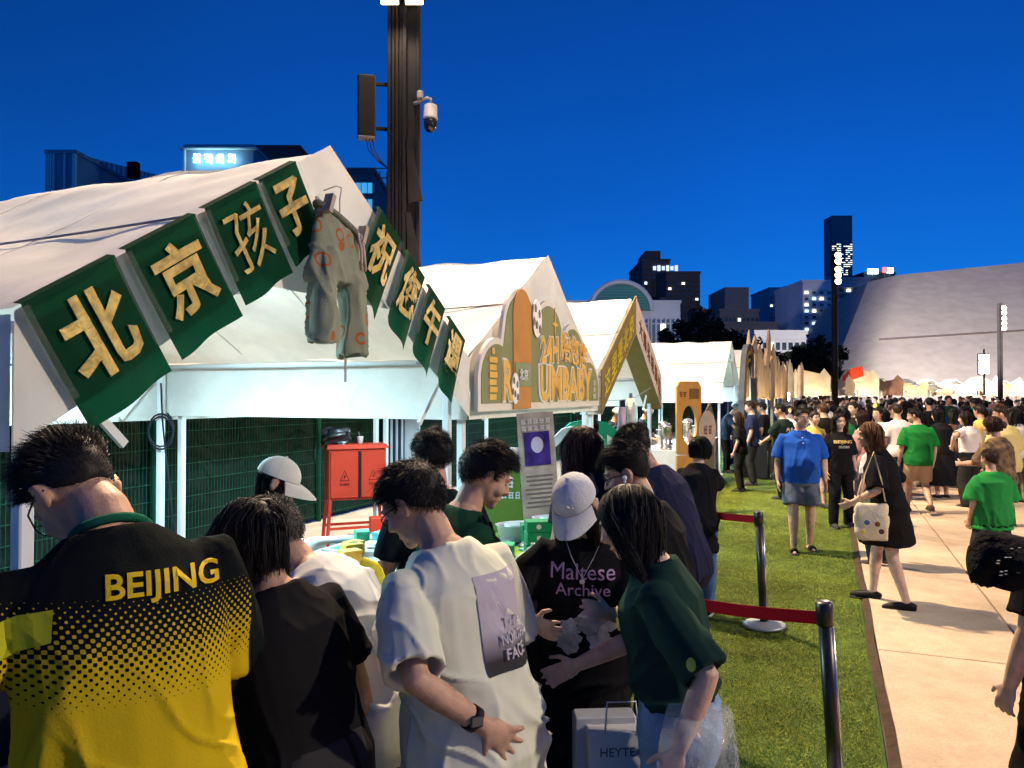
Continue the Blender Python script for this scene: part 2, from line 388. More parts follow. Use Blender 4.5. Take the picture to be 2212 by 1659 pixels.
# neighbouring stall on this side, mostly outside the picture: casts the row's shadow
# tent lamps
M_led = mat('led_tube', (.9, .95, 1), .4, emit=(.75, .95, 1), estr=14)
def tent_lamp(t, n, z, power, lab, size=(1.1, .1)):
    o = thing('tube_lamp', lab, 'lamp', W(t, n, z), TH, 'tube lamps under the tent roofs')
    b = MB(); b.tube([(-.55, 0, 0), (.55, 0, 0)], .016, 8); b.build('tube', M_led, o, True)
    b = MB(); b.box((0, 0, .035), (1.16, .05, .03)); b.box((-.4, 0, .2), (.006, .006, .34)); b.box((.4, 0, .2), (.006, .006, .34)); b.build('housing', M_pipe, o)
    add_light('tube_light', 'AREA', (0, 0, -.03), power, COOL, (1.1, .25), o); add_light('tube_glow', 'POINT', (0, 0, -.12), power * .38, COOL, .1, o)
    return o
LAMP_LAB = 'slim white tube lamp hanging under a stall tent roof'
for t, p in ((0, 150), (3.5, 120), (7.0, 120)): tent_lamp(t, 1.5, 2.3, p, LAMP_LAB)
for t, p in ((11.6, 200), (16.3, 190), (20.2, 150), (27.6, 150)): tent_lamp(t, 1.0, 2.4, p, LAMP_LAB)

# ------------------------------------------------------------------ floodlight pole
M_pole = mat('pole_dark', (.014, .013, .016), .75, metal=.0, var=.15, vscale=3)
M_lampw = mat('flood_glass', (1, .9, .7), .3, emit=(1.0, .76, .42), estr=9)
pb = Vector((-1.80, 12.86, 0))
pole = thing('floodlight_pole', 'tall ribbed dark floodlight pole rising behind the first two tents', 'light pole', pb)
b = MB()
for k, x in enumerate((-.235, -.17, -.105, -.04)): b.rbox((x, -.2 + .02 * (k % 2), 5.5), (.05, .07, 11), .008)
b.rbox((.02, -.19, 5.5), (.07, .12, 11), .01); b.rbox((.235, -.12, 5.5), (.06, .10, 11), .01); b.rbox((0, .04, 5.5), (.48, .36, 11), .02)
b.build('shaft', M_pole, pole)
for z, w2 in ((5.05, .5), (3.85, .55)):
    b = MB(); b.add([(.06, -.27, z + 1.0), (.13, -.27, z + 1.0), (.33, -.27, z), (.10, -.27, z - .05), (.06, -.2, z + 1.0), (.13, -.2, z + 1.0), (.33, -.2, z), (.10, -.2, z - .05)],
          [(0, 1, 2, 3), (7, 6, 5, 4), (0, 4, 5, 1), (1, 5, 6, 2), (2, 6, 7, 3), (3, 7, 4, 0)]); b.build('fin', M_pole, pole)
b = MB(); b.tube([(0, 0, 10.7), (.9, -1.5, 10.8)], .05, 8); b.tube([(0, 0, 10.7), (.9, 1.5, 10.8)], .05, 8); b.build('lamp_arm', M_pole, pole)
for k, (z, x) in enumerate(((8.46, -.2), (8.46, .2), (10.5, .85), (10.5, 1.15))):
    b = MB(); yy = -.36 if k < 2 else -1.45; b.rbox((x, yy, z), (.34, .22, .36), .03, rot=(R(38), 0, 0)); h = b.build('flood_head', M_pole, pole)
    b = MB(); b.rbox((x, yy - .08, z - .10), (.29, .02, .30), .008, rot=(R(38), 0, 0)); b.build('glass', M_lampw, h)
add_light('flood_light', 'SPOT', (1.0, -1.7, 10.4), 12800, WARM, .16, pole, target=(6.0, -9.0, 0), spot=124, blend=.35)
add_light('flood_light', 'SPOT', (1.0, 1.7, 10.4), 9000, WARM, .2, pole, target=(9, 14, 0), spot=130, blend=.4)
add_light('flood_light', 'SPOT', (0, -.75, 8.3), 260, WARM, .1, pole, target=(0, -.9, 0), spot=110, blend=.6)  # extra downlight added so the pole top glows warm
# unseen pole added opposite the stalls, inferred from their lit fronts
c = copy_tree(pole); c.location = (14.5, 1.0, 0); c.rotation_euler = (0, 0, R(-100)); c.scale = (1, 1, .76); c['label'] = 'dark floodlight pole standing unseen on the square opposite the stalls'
for q in list(c.children):
    if q.type == 'LIGHT': bpy.data.objects.remove(q)
add_light('flood_light', 'SPOT', (.9, -1.8, 10.4), 5600, (1.0, .84, .64), .2, c, target=(0, -16, 1.5), spot=115, blend=.4)
# speaker on the pole
M_spk = mat('speaker_black', (.03, .027, .03), .7, var=.15)
sp = thing('pole_speaker', 'dark grey column loudspeaker bracketed to the floodlight pole', 'loudspeaker', pb + Vector((-.62, -.15, 6.1)), R(12))
b = MB(); b.rbox((0, 0, .52), (.30, .26, 1.02), .02); b.build('cabinet', M_spk, sp)
b = MB(); b.rbox((0, -.135, .52), (.26, .012, .96), .005); b.build('grille', mat('grille', (.018, .017, .018), .9, bump=.6, bscale=200), sp)
b = MB(); b.rbox((0, 0, .004), (.28, .24, .02), .005); b.build('base_panel', mat('spk_base', (.3, .27, .24), .7), sp)
b = MB()
for z in (.2, .95): b.box((.26, .06, z), (.28, .05, .05))
b.build('bracket', M_pole, sp)
for k in range(3):
    b = MB(); b.tube([(.0 + .05 * k, 0, 0), (.03 + .05 * k, -.02, -.18), (.18 + .03 * k, 0, -.36), (.36, .05, -.46)], .009, 6); b.build('cable', M_spk, sp, True)
# dome camera
cm = thing('dome_camera', 'grey security dome camera on an arm from the floodlight pole', 'camera', pb + Vector((.45, -.22, 6.45)))
b = MB(); b.tube([(-.28, .05, .22), (-.05, 0, .30), (0, 0, .28), (0, 0, .2)], .03, 8); b.build('arm', mat('cam_grey', (.32, .31, .33), .5), cm, True)
b = MB(); b.lathe([(.06, .2), (.115, .17), (.115, -.02), (.125, -.03), (.12, -.06), (.06, -.06)], n=18); b.build('housing', mat('cam_grey'), cm, True)
b = MB(); b.lathe([(.11, -.06), (.11, -.14), (.10, -.2), (.07, -.25), (.02, -.27)], n=18); b.build('dome', mat('cam_black', (.01, .01, .012), .15, coat=.5), cm, True)
b = MB(); b.rbox((-.16, -.045, .33), (.10, .12, .13), .015); b.build('bracket', mat('cam_grey'), cm)
# ================================================================== far things: theatre, towers, trees, lamps
M_theatre = mat('theatre_stone', (.38, .35, .335), .95, var=.10, vscale=.6, bump=.35, bscale=2.5, stretch=(1, 1, 2))
th = thing('theatre', 'huge sloping pale stone clad building with leaning end wall', 'building', at(2050, 852, 105) * 1.0)
o0 = at(2050, 852, 105); o0.z = 0; th.location = o0
def tl(px, py, D):
    p = at(px, py, D) - o0; return p
bl = tl(1802, 800, 100); bl.z = 0
nseg = 10; b = MB()
# front face leans back: bottom edge near, top edge further; left end a leaning rounded corner
def theatre_pt(u, v):
    xb = 1797 + u * (2560 - 1797); yb = 855
    xt = 1915 + u * (2560 - 1915); yt = 596 - u * 64
    p0 = tl(xb, yb, 92); p0.z = -.5; p1 = tl(xt, yt, 118)
    q = p0.lerp(p1, v); bulge = math.sin(v * math.pi) * 1.0
    e = max(0, 1 - u * 16); q.y += e * e * 6
    q.z += .0; q.y -= bulge * .6
    return q
b.grid(theatre_pt, 60, 14); b.build('front_slope', M_theatre, th, True)
b = MB()
def end_pt(u, v):
    p = theatre_pt(0, v); return p + Vector((u * 16 * (1 - .2 * v), u * 55, 0))
b.grid(end_pt, 6, 14); b.build('end_wall', M_theatre, th, True)
b = MB(); b.grid(lambda u, v: theatre_pt(u, 1.0) + Vector((v * 12, v * 50, 0)), 30, 2); b.build('roof', M_theatre, th)
b = MB()
ln = [theatre_pt(u / 40, .47 + .03 * (u / 40)) + Vector((0, -.35, 0)) for u in range(2, 41)]
b.tube(ln, .13, 5); b.build('joint_line', mat('theatre_joint', (.12, .10, .11), .9), th)

M_win = mat('window_dark', (.03, .05, .075), .15, var=.3, vscale=.6, spec=.6)
M_winl = mat('window_warm', (.5, .5, .4), .4, emit=(1.0, .93, .70), estr=2.2)
M_winc = mat('window_cool', (.4, .5, .5), .4, emit=(.62, .88, 1.0), estr=1.7)
M_winb = mat('window_blue', (.1, .3, .5), .3, emit=(.06, .42, .80), estr=.75)
def bmat(name, c): return mat(name, c, .8, var=.15, vscale=.15, bump=.2, bscale=1.0)
def building(name, label, x0, x1, ytop, D, depth, m, yaw=0, rows=0, colsn=0, lit=.15, wm=M_win, ww=.5, wh=.5, top=0.06, bot=None, litm=(M_winl, M_winc), side=True, seed=1, parts=None, ymin=860):
    r = random.Random(seed); pL = at(x0, ytop, D); pR = at(x1, ytop, D); Hh = pL.z; wd = (pR.x - pL.x)
    c = Vector(((pL.x + pR.x) / 2, D, 0)); o = thing(name, label, 'building', c, R(yaw), None)
    b = MB(); b.box((0, depth / 2, Hh / 2), (wd, depth, Hh)); b.build('wall', m, o)
    b = MB(); b.box((0, depth / 2, Hh + .3), (wd + .4, depth + .4, .6)); b.build('roof', m, o)
    if rows:
        # windows from the top storey down as far as they can be seen
        zlo = max(3, CAMZ + (852 - (bot or 790)) / 1660 * D); zhi = Hh * (1 - top)
        cw = wd / colsn; rh = (zhi - zlo) / rows
        b = MB(); b.box((0, 0, 0), (cw * ww, .25, rh * wh)); wms = {}
        for q in (wm, *litm): wms[q] = b.mesh('window'); wms[q].materials.append(q)
        bs = MB(); bs.box((0, 0, 0), (cw * ww * 1.16, .4, rh * .08)); sm = bs.mesh('sill'); sm.materials.append(m)
        for i in range(rows + 1):
            bb = MB(); bb.box((0, -.12, zlo + i * rh), (wd * 1.005, .3, rh * .10)); bb.build('floor_band', m, o)
        for i in range(rows):
            for j in range(colsn):
                q = wm if r.random() > lit else r.choice(litm)
                wo = link('window', wms[q], None, o, loc=(-wd / 2 + (j + .5) * cw, -.1, zlo + (i + .5) * rh))
                if colsn * rows < 60: link('sill', sm, None, wo, loc=(0, -.05, -rh * wh * .55))
    return o, wd, Hh
stone = bmat('tower_dark', (.10, .085, .085)); pale = bmat('pale_stone', (.62, .66, .70)); grey = bmat('grey_render', (.16, .16, .17)); blue = bmat('blue_grey', (.24, .31, .42))
# dark twin towers
o, wd, H = building('office_tower', 'dark tower with stepped top and faint rooftop sign lights', 1388, 1448, 563, 230, 26, stone, rows=9, colsn=4, lit=.04, ww=.35, bot=690, seed=3)
b = MB(); b.box((0, 12, H + 2.0), (wd * .55, 14, 4.0)); b.build('roof_house', stone, o)
b = MB()
for k in range(6): b.box((-wd * .0 + k * 1.3 - .5, -.25, H - 2.2), (.9, .2, 1.2 + .5 * (k % 2)))
b.build('rooftop_sign', mat('sign_cool', (.6, .7, .8), .5, emit=(.7, .85, 1), estr=.9), o)
o, wd, H = building('office_tower', 'dark brown slab tower with a column of lit windows', 1440, 1513, 590, 215, 24, stone, rows=10, colsn=5, lit=.22, ww=.4, wh=.45, bot=720, seed=12)
b = MB(); b.box((-wd * .6, 4, H * .72), (wd * .22, 10, H * .18)); b.build('balcony_block', stone, o)
building('office_tower', 'low dark block at the foot of the brown slab tower', 1505, 1530, 672, 205, 20, stone, rows=3, colsn=2, lit=.2, bot=740, seed=4)
# glass domed building
o, wd, H = building('domed_hall', 'pale hall with a curved teal glass vault and tall glazed bays', 1205, 1470, 655, 150, 30, pale, rows=0)
b = MB()
ra = (at(1402, 0, 150).x - at(1278, 0, 150).x) / 2; cx = at(1340, 0, 150).x - o.location.x; zb = at(0, 672, 150).z; hh = at(0, 614, 150).z - zb
b.grid(lambda u, v: (cx + ra * math.cos(math.pi * u), -.8 + v * 22, zb + hh * math.sin(math.pi * u)), 24, 1)
b.add([(cx + ra * math.cos(math.pi * k / 24), -.8, zb + hh * math.sin(math.pi * k / 24)) for k in range(25)], [tuple(range(25))])
va = b.build('glass_vault', mat('teal_glass', (.06, .26, .27), .25, var=.1, vscale=.2, stretch=(.2, 1, 6)), o, True)
b = MB(); b.tube([(cx + (ra + .4) * math.cos(math.pi * k / 24), -1.0, zb + (hh + .4) * math.sin(math.pi * k / 24)) for k in range(25)], .5, 6); b.build('rim', pale, va)
for k in range(1, 9):
    hz = hh * k / 9.5; xx = ra * math.sqrt(max(0, 1 - (hz / hh) ** 2)); b = MB(); b.box((cx, -.95, zb + hz), (2 * xx, .15, .22)); b.build('glazing_bar', mat('teal_bar', (.10, .34, .34), .4), va)
for (xa, xb, ya, yb, nb) in ((1406, 1468, 690, 742, 6), (1362, 1400, 690, 742, 4), (1215, 1275, 668, 700, 5)):
    pA = at(xa, ya, 150) - o.location; pB = at(xb, yb, 150) - o.location
    b = MB(); b.box(((pA.x + pB.x) / 2, -.3, (pA.z + pB.z) / 2), (pB.x - pA.x, .3, pA.z - pB.z)); wn = b.build('window', mat('bay_glass', (.10, .20, .27), .2, var=.2, vscale=.4), o)
    b = MB()
    for k in range(nb + 1): b.box((pA.x + (pB.x - pA.x) * k / nb, -.55, (pA.z + pB.z) / 2), (.32, .2, pA.z - pB.z + .4))
    b.box(((pA.x + pB.x) / 2, -.5, pA.z * .82 + pB.z * .18), (pB.x - pA.x, .18, .25)); b.build('mullion', pale, wn)
b = MB()
for (px, py) in ((1431, 708), (1458, 741)):
    p = at(px, py, 150) - o.location; b.box((p.x, -.75, p.z), (.9, .15, 1.3))
b.build('window', M_winl, o)
building('office_block', 'pale low wing left of the teal glass vault', 1180, 1232, 672, 175, 20, pale, rows=2, colsn=5, lit=0, bot=700)
# dark mid block
o, wd, H = building('apartment_block', 'dark terraced apartment block with few lit windows', 1555, 1640, 672, 190, 25, grey, rows=4, colsn=9, lit=.14, ww=.55, bot=740, seed=8)
b = MB(); b.box((0, 10, H + 3), (wd * .62, 16, 6.5)); b.build('roof_house', grey, o)
building('apartment_block', 'dark lower wing of the terraced block with small lights', 1540, 1680, 700, 180, 20, grey, rows=3, colsn=12, lit=.12, ww=.5, bot=745, seed=21)
# white screen building and dark neighbour
building('office_tower', 'dark blue glass slab beside the blank white tower', 1663, 1697, 624, 260, 20, blue, rows=7, colsn=4, lit=.02, bot=700, seed=5)
building('office_tower', 'blank white fronted tower beside the apartment slab', 1697, 1733, 621, 262, 20, bmat('white_front', (.88, .9, .92)), rows=0)
building('office_block', 'small dark block before the blank white tower', 1712, 1737, 668, 240, 12, grey, rows=2, colsn=2, lit=.3, bot=700, seed=6)
# apartment slab with lit windows
o, wd, H = building('apartment_slab', 'pale apartment slab with dark balcony bays and many lit windows', 1735, 1800, 610, 170, 18, bmat('slab_pale', (.62, .64, .70)), rows=9, colsn=4, lit=.42, ww=.42, wh=.45, bot=745, seed=15)
o, wd, H = building('apartment_slab', 'grey apartment slab with rows of balconies beside the theatre', 1800, 1882, 604, 175, 18, bmat('slab_grey', (.34, .36, .42)), rows=10, colsn=6, lit=.42, ww=.6, wh=.42, bot=760, seed=17)
for k in range(10):
    z = H * .94 - k * (H * .94 - 12) / 10; b = MB(); b.box((0, -.5, z), (wd, 1.0, .35)); b.build('balcony', bmat('slab_grey', ()), o)
# skyscraper
o, wd, H = building('skyscraper', 'dark skyscraper with lit office floors above the apartment slabs', 1799, 1843, 466, 620, 16, bmat('tower_blue', (.13, .17, .25)), rows=20, colsn=9, lit=.62, ww=.8, wh=.3, top=.15, bot=612, litm=(M_winc, M_winl), seed=31)
# signs roof building
o, wd, H = building('sign_building', 'low dark building carrying bright white and red roof signs', 1868, 1935, 592, 200, 15, bmat('sky_dark', (.035, .05, .08)), rows=0)
for (xa, xb, ya, yb, q) in ((1876, 1898, 580, 591, mat('sign_white', (.8, .9, 1), .5, emit=(.65, .93, 1), estr=5)), (1909, 1918, 577, 588, mat('sign_red', (.8, .1, .1), .5, emit=(1, .12, .10), estr=3)), (1918, 1931, 578, 589, mat('sign_white'))):
    pA = at(xa, ya, 199) - o.location; pB = at(xb, yb, 199) - o.location
    b = MB(); b.box(((pA.x + pB.x) / 2, -1, (pA.z + pB.z) / 2), (pB.x - pA.x, .4, pA.z - pB.z)); b.build('roof_sign', q, o)
    b = MB(); b.box(((pA.x + pB.x) / 2, -.6, pB.z - .8), (.2, .2, 2.0)); b.build('sign_post', grey, o)
# low white building
building('pavilion', 'low white flat roofed pavilion behind the wooden stall fronts', 1632, 1742, 722, 110, 14, bmat('pav_white', (.6, .63, .7)), rows=1, colsn=8, lit=.1, ww=.6, bot=765, seed=2)
# left hand group
o, wd, H = building('finned_building', 'dark building with white vertical fins beyond the first tent', 96, 160, 330, 120, 30, blue, rows=0, yaw=0)
b = MB()
for k, x in enumerate((.04, .12, .2, .29, .66, .95)): b.box(((x - .5) * wd, -.25, H / 2), (.22, .4, H * .995))
b.build('fin', bmat('fin_pale', (.75, .78, .8)), o)
b = MB(); q0 = at(160, 330, 120) - o.location; q1 = at(345, 378, 190) - o.location
b.add([(q0.x, 0, 0), (q1.x, q1.y, 0), (q1.x, q1.y, q1.z * 1.0), (q0.x, 0, q0.z)], [(0, 1, 2, 3)]); b.build('wall', blue, o)
for k in range(19):
    f = k / 18.5; p = Vector((q0.x, 0, q0.z)).lerp(Vector((q1.x, q1.y, q1.z)), f * f * .4 + f * .6); b = MB(); b.box((p.x + .15, p.y - .5, p.z / 2 - .2), (.35 + .2 * (k % 3), .5, p.z)); b.build('fin', bmat('fin_pale', ()), o)
for (px, py, ww_) in ((208, 368, 22), (285, 366, 18)):
    p = at(px, py, 128) - o.location; b = MB(); b.box((p.x, p.y, p.z), (1.7, 1.2, 2.6)); b.build('window', mat('black_opening', (.004, .005, .008), .9), o)
o, wd, H = building('sign_office', 'office building with a glaring blue white roof sign', 397, 545, 318, 130, 24, blue, rows=0)
b = MB(); b.box((0, -.3, H - .15), (wd + 1.4, 1.0, .25)); b.box((-wd / 2, -.3, H - 2.0), (.3, .6, 4)); b.build('roof_edge', bmat('fin_pale', ()), o)
M_led2 = mat('led_sign', (.5, .9, 1), .5, emit=(.45, .88, 1.0), estr=9)
x0 = at(416, 0, 130).x - o.location.x; x1 = at(516, 0, 130).x - o.location.x; zt = at(0, 334, 130).z; zl = at(0, 356, 130).z
for k in range(4):
    xx = x0 + (x1 - x0) * (k + .5) / 4; me = strokes((x1 - x0) / 4.4, zt - zl, 1, k, .3); link('sign_letter', me, M_led2, o, loc=(xx, -1.1, (zt + zl) / 2))
o2 = building('office_block', 'dark roof block behind the blue white sign', 525, 645, 318, 150, 20, stone, rows=1, colsn=8, lit=0, bot=345)[0]
o, wd, H = building('glass_office', 'blue lit curtain wall office beside the floodlight pole', 752, 806, 372, 90, 16, bmat('curtain', (.10, .15, .22)), rows=0)
nrow = 6; rh = (at(0, 385, 90).z - at(0, 600, 90).z) / nrow
for i in range(nrow):
    for j in range(4):
        b = MB(); b.box((-wd / 2 + (j + .5) * wd / 4, -.06, at(0, 600, 90).z + (i + .45) * rh), (wd / 4 * .86, .1, rh * .62)); b.build('window', M_winb if (i * 7 + j * 3) % 5 else M_winc, o)
b = MB()
for i in range(nrow + 1): b.box((wd * .28, -.5, at(0, 600, 90).z + i * rh), (wd * 1.6, .12, .12))
for j in range(3): b.box((wd * (.5 + .28 * j), -.5, H * .5), (.12, .12, H * 1.0))
b.box((wd * .28, -.5, H + .4), (wd * 1.6, .1, .1)); b.build('steel_frame', bmat('curtain', ()), o)

# ------------------------------------------------------------------ trees
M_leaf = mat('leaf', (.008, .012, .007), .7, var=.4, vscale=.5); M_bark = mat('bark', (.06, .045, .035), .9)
def tree(px, D, h, rx, label, seed, z0=.32):
    r = np.random.default_rng(seed); base = at(px, 852, D); base.z = 0
    o = thing('tree', label, 'tree', base, seed * 1.3, 'dark trees behind the stalls')
    b = MB(); b.tube([(0, 0, 0), (.05, .02, h * .3), (-.05, .06, h * .6), (0, 0, h * .85)], [h * .028, h * .022, h * .014, h * .004], 7)
    for k in range(7):
        a = k * 2.4; z = h * (.32 + .06 * k); b.tube([(0, 0, z), (math.cos(a) * rx * .4, math.sin(a) * rx * .4, z + h * .12), (math.cos(a) * rx * .75, math.sin(a) * rx * .75, z + h * .2)], [h * .01, h * .006, h * .002], 5)
    b.build('trunk', M_bark, o)
    nc = 46; cen = []
    while len(cen) < nc:
        p = r.uniform(-1, 1, 3)
        if p @ p < 1: cen.append(p)
    cen = np.array(cen) * np.array([rx, rx, h * (1 - z0) / 2]) + np.array([0, 0, h * (1 + z0) / 2]); N = 5200
    idx = r.integers(0, nc, N); rad = r.uniform(.12, .3, nc) * rx
    d = r.normal(0, 1, (N, 3)); d /= np.linalg.norm(d, axis=1)[:, None]; P = cen[idx] + d * (rad[idx] * r.uniform(.4, 1, N) ** .5)[:, None]
    a = r.normal(0, 1, (N, 3)); a /= np.linalg.norm(a, axis=1)[:, None]; c = np.cross(a, d); s = r.uniform(.12, .3, N)[:, None] * rx / 3.2
    V = np.stack([P - a * s, P + c * s * .6, P + a * s, P - c * s * .6], 1).reshape(-1, 3)
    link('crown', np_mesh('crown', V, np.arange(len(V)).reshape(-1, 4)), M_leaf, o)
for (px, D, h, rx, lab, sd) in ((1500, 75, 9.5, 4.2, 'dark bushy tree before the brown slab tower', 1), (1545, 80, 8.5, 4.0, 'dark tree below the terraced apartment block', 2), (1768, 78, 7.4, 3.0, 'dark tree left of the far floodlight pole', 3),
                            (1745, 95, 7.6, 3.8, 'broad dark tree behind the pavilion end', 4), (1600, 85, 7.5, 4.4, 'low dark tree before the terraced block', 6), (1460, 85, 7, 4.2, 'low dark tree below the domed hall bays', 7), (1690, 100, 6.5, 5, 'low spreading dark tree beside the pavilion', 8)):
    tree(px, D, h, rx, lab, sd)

# ------------------------------------------------------------------ far floodlight poles
def flood_pole(px, D, zt, label, zs, power, seed, tgt, back, tb, cone, size=.22):
    base = at(px, 852, D); base.z = 0; o = thing('floodlight_pole', label, 'light pole', base, 0)
    b = MB(); b.rbox((0, 0, zt / 2), (.26, .26, zt), .03); b.rbox((.10, -.16, zt / 2), (.09, .08, zt), .02); b.build('shaft', M_pole, o)
    for z in zs:
        b = MB(); b.lathe([(.08, .16), (size * .8, .1), (size, -.04), (size, -.10)], n=12, M=Matrix.Rotation(R(-70), 3, 'X'), c=(0, -.5, z)); h = b.build('flood_head', M_pole, o)
        b = MB(); b.ell((0, -.62, z - .03), (size * .92, size * .35, size * .92), 14, 8); b.build('glass', M_lampw, h, True)
    add_light('flood_light', 'SPOT', (0, -.9, sum(zs) / len(zs)), power, WARM, .5, o, target=tgt, spot=155, blend=.5)
    add_light('wall_wash', 'SPOT', (.6, .9, sum(zs) / len(zs)), back, (1, .86, .74), .5, o, target=tb, spot=cone, blend=.5)
    return o
D = 48; zf = lambda y: CAMZ + (852 - y) / 1660 * D
flood_pole(1803, D, zf(540), 'far floodlight pole with five stacked lamps before the apartment slab', [zf(y) for y in (553, 566, 583, 596, 609)], 9000, 1, (-8, -30, 0), 240000, (52, 50, 13), 46)
D = 62; zf = lambda y: CAMZ + (852 - y) / 1660 * D
flood_pole(2160, D, zf(655), 'floodlight pole with stacked lamps in front of the theatre slope', [zf(y) for y in (666, 676, 688, 699, 709)], 12000, 2, (-20, -30, 0), 70000, (10, 40, 16), 84)
# big work light in front of the theatre
D = 50; base = at(2126, 852, D); base.z = 0
o = thing('work_light', 'glaring white tower light standing before the theatre slope', 'work light', base)
b = MB(); b.tube([(0, 0, 0), (0, 0, 4.8)], .06, 8)
for a in range(3): b.tube([(0, 0, .9), (.7 * math.cos(a * 2.1), .7 * math.sin(a * 2.1), 0)], .03, 6)
b.build('mast', M_pole, o)
zt = CAMZ + (852 - 765) / 1660 * D; zb = CAMZ + (852 - 808) / 1660 * D
b = MB(); b.rbox((0, .08, (zt + zb) / 2), (.75, .1, zt - zb + .1), .03); b.build('housing', M_pole, o)
for k in range(3):
    b = MB(); b.rbox((0, -.01, zb + (k + .5) * (zt - zb) / 3), (.62, .06, (zt - zb) / 3 * .86), .02); b.build('lamp_panel', mat('work_glass', (1, .95, .85), .3, emit=(1, .90, .68), estr=40), o)
add_light('work_beam', 'SPOT', (0, -.5, (zt + zb) / 2), 14000, (1, .80, .56), .5, o, target=(-24, -46, -1), spot=120, blend=.6)
# ================================================================== people
def remesh(mb, voxel, smooth=2, name='body'):
    me = mb.mesh(name); o = bpy.data.objects.new('tmp', me)
    md = o.modifiers.new('r', 'REMESH'); md.mode = 'VOXEL'; md.voxel_size = voxel
    if smooth: sm = o.modifiers.new('s', 'SMOOTH'); sm.factor = .5; sm.iterations = smooth
    r = bench_eval(o); bpy.data.meshes.remove(me)
    r.polygons.foreach_set('use_smooth', [True] * len(r.polygons)); r.name = name
    return r
def get_co(me):
    a = np.empty(len(me.vertices) * 3, np.float32); me.vertices.foreach_get('co', a); return a.reshape(-1, 3)
def set_co(me, a): me.vertices.foreach_set('co', np.asarray(a, np.float32).ravel()); me.update()
def wrinkle(me, amp, seed, dirz=1.0, k=1.0, z0=None):
    co = get_co(me).astype(np.float64); n = np.empty(len(co) * 3, np.float32); me.vertices.foreach_get('normal', n); n = n.reshape(-1, 3)
    q = co * np.array([11, 11, 2.6]) * k; w1 = vnoise(co * 4.5, seed + 9); q[:, 2] += w1 * 1.3; q[:, 0] += co[:, 2] * 3.0 * dirz + w1 * 1.2
    a = vnoise(q, seed); q2 = co * np.array([5, 5, 14]) * k + 7.7; q2[:, 2] += co[:, 0] * 9 + vnoise(co * 6, seed + 4) * 1.5; b = vnoise(q2, seed + 2); c = vnoise(co * 3.0 + 1.7, seed + 6)
    d = ((1 - np.abs(a)) ** 4 * 1.25 - .32) * np.clip(.75 + c, .2, 1.5) + ((1 - np.abs(b)) ** 5 * .9 - .18) * np.clip(.35 - c * 1.4, 0, 1.2)
    if z0 is not None: d = d * np.clip(.35 + (z0 - co[:, 2]) * 2.2, .3, 1.25)
    set_co(me, co + n * (d * amp)[:, None])

def ring_tube(mb, rings, n=18):
    """rings: (pos, rot3, rx, ry, yoff)"""
    vs = []
    for p, Rm, rx, ry, yo in rings:
        for k in range(n):
            a = 2 * math.pi * k / n; c, s_ = math.cos(a), math.sin(a)
            e = .86; vs.append(p + Rm @ Vector((math.copysign(abs(c) ** e, c) * rx, math.copysign(abs(s_) ** e, s_) * ry + yo, 0)))
    m = len(rings); fs = [(i * n + k, i * n + (k + 1) % n, (i + 1) * n + (k + 1) % n, (i + 1) * n + k) for i in range(m - 1) for k in range(n)]
    fs += [tuple(range(n - 1, -1, -1)), tuple(range((m - 1) * n, m * n))]; mb.add(vs, fs)
def ik(a, tgt, l1, l2, pole):
    a = Vector(a); tgt = Vector(tgt); d = tgt - a; L = d.length; L2 = min(max(L, abs(l1 - l2) + .01), (l1 + l2) * .995); d = d.normalized(); tgt = a + d * L2
    x = (l1 * l1 - l2 * l2 + L2 * L2) / (2 * L2); h = math.sqrt(max(l1 * l1 - x * x, 0)); p = Vector(pole); p = p - d * p.dot(d)
    p = p.normalized() if p.length > 1e-5 else d.orthogonal().normalized()
    return a + d * x + p * h, tgt

M_skin = mat('skin', (.50, .30, .21), .5, var=.20, vscale=22, bump=.12, bscale=220, objcol=True, spec=.30)
M_skin.node_tree.nodes['Principled BSDF'].inputs['Subsurface Weight'].default_value = .12; M_skin.node_tree.nodes['Principled BSDF'].inputs['Subsurface Radius'].default_value = (.02, .008, .004)
M_cloth = mat('cloth', (.5, .5, .5), .9, var=.07, vscale=7, bump=.05, bscale=260, objcol=True, spec=.04)
M_denim = mat('denim', (.08, .15, .28), .85, var=.25, vscale=14, bump=.3, bscale=200, objcol=True, spec=.15)
M_hair = mat('hair', (.012, .010, .010), .55, var=.4, vscale=40, objcol=True, spec=.18)
M_shoe = mat('shoe', (.03, .03, .03), .5, objcol=True)
M_white = mat('plain_white', (.75, .75, .75), .5); M_black = mat('plain_black', (.012, .012, .013), .4); M_lip = mat('lip', (.36, .15, .13), .5)
SK = (.47, .285, .20, 1); SK2 = (.40, .235, .16, 1); SK3 = (.55, .36, .27, 1)
BLACKHAIR = (.010, .009, .010, 1); BROWNHAIR = (.045, .022, .012, 1)

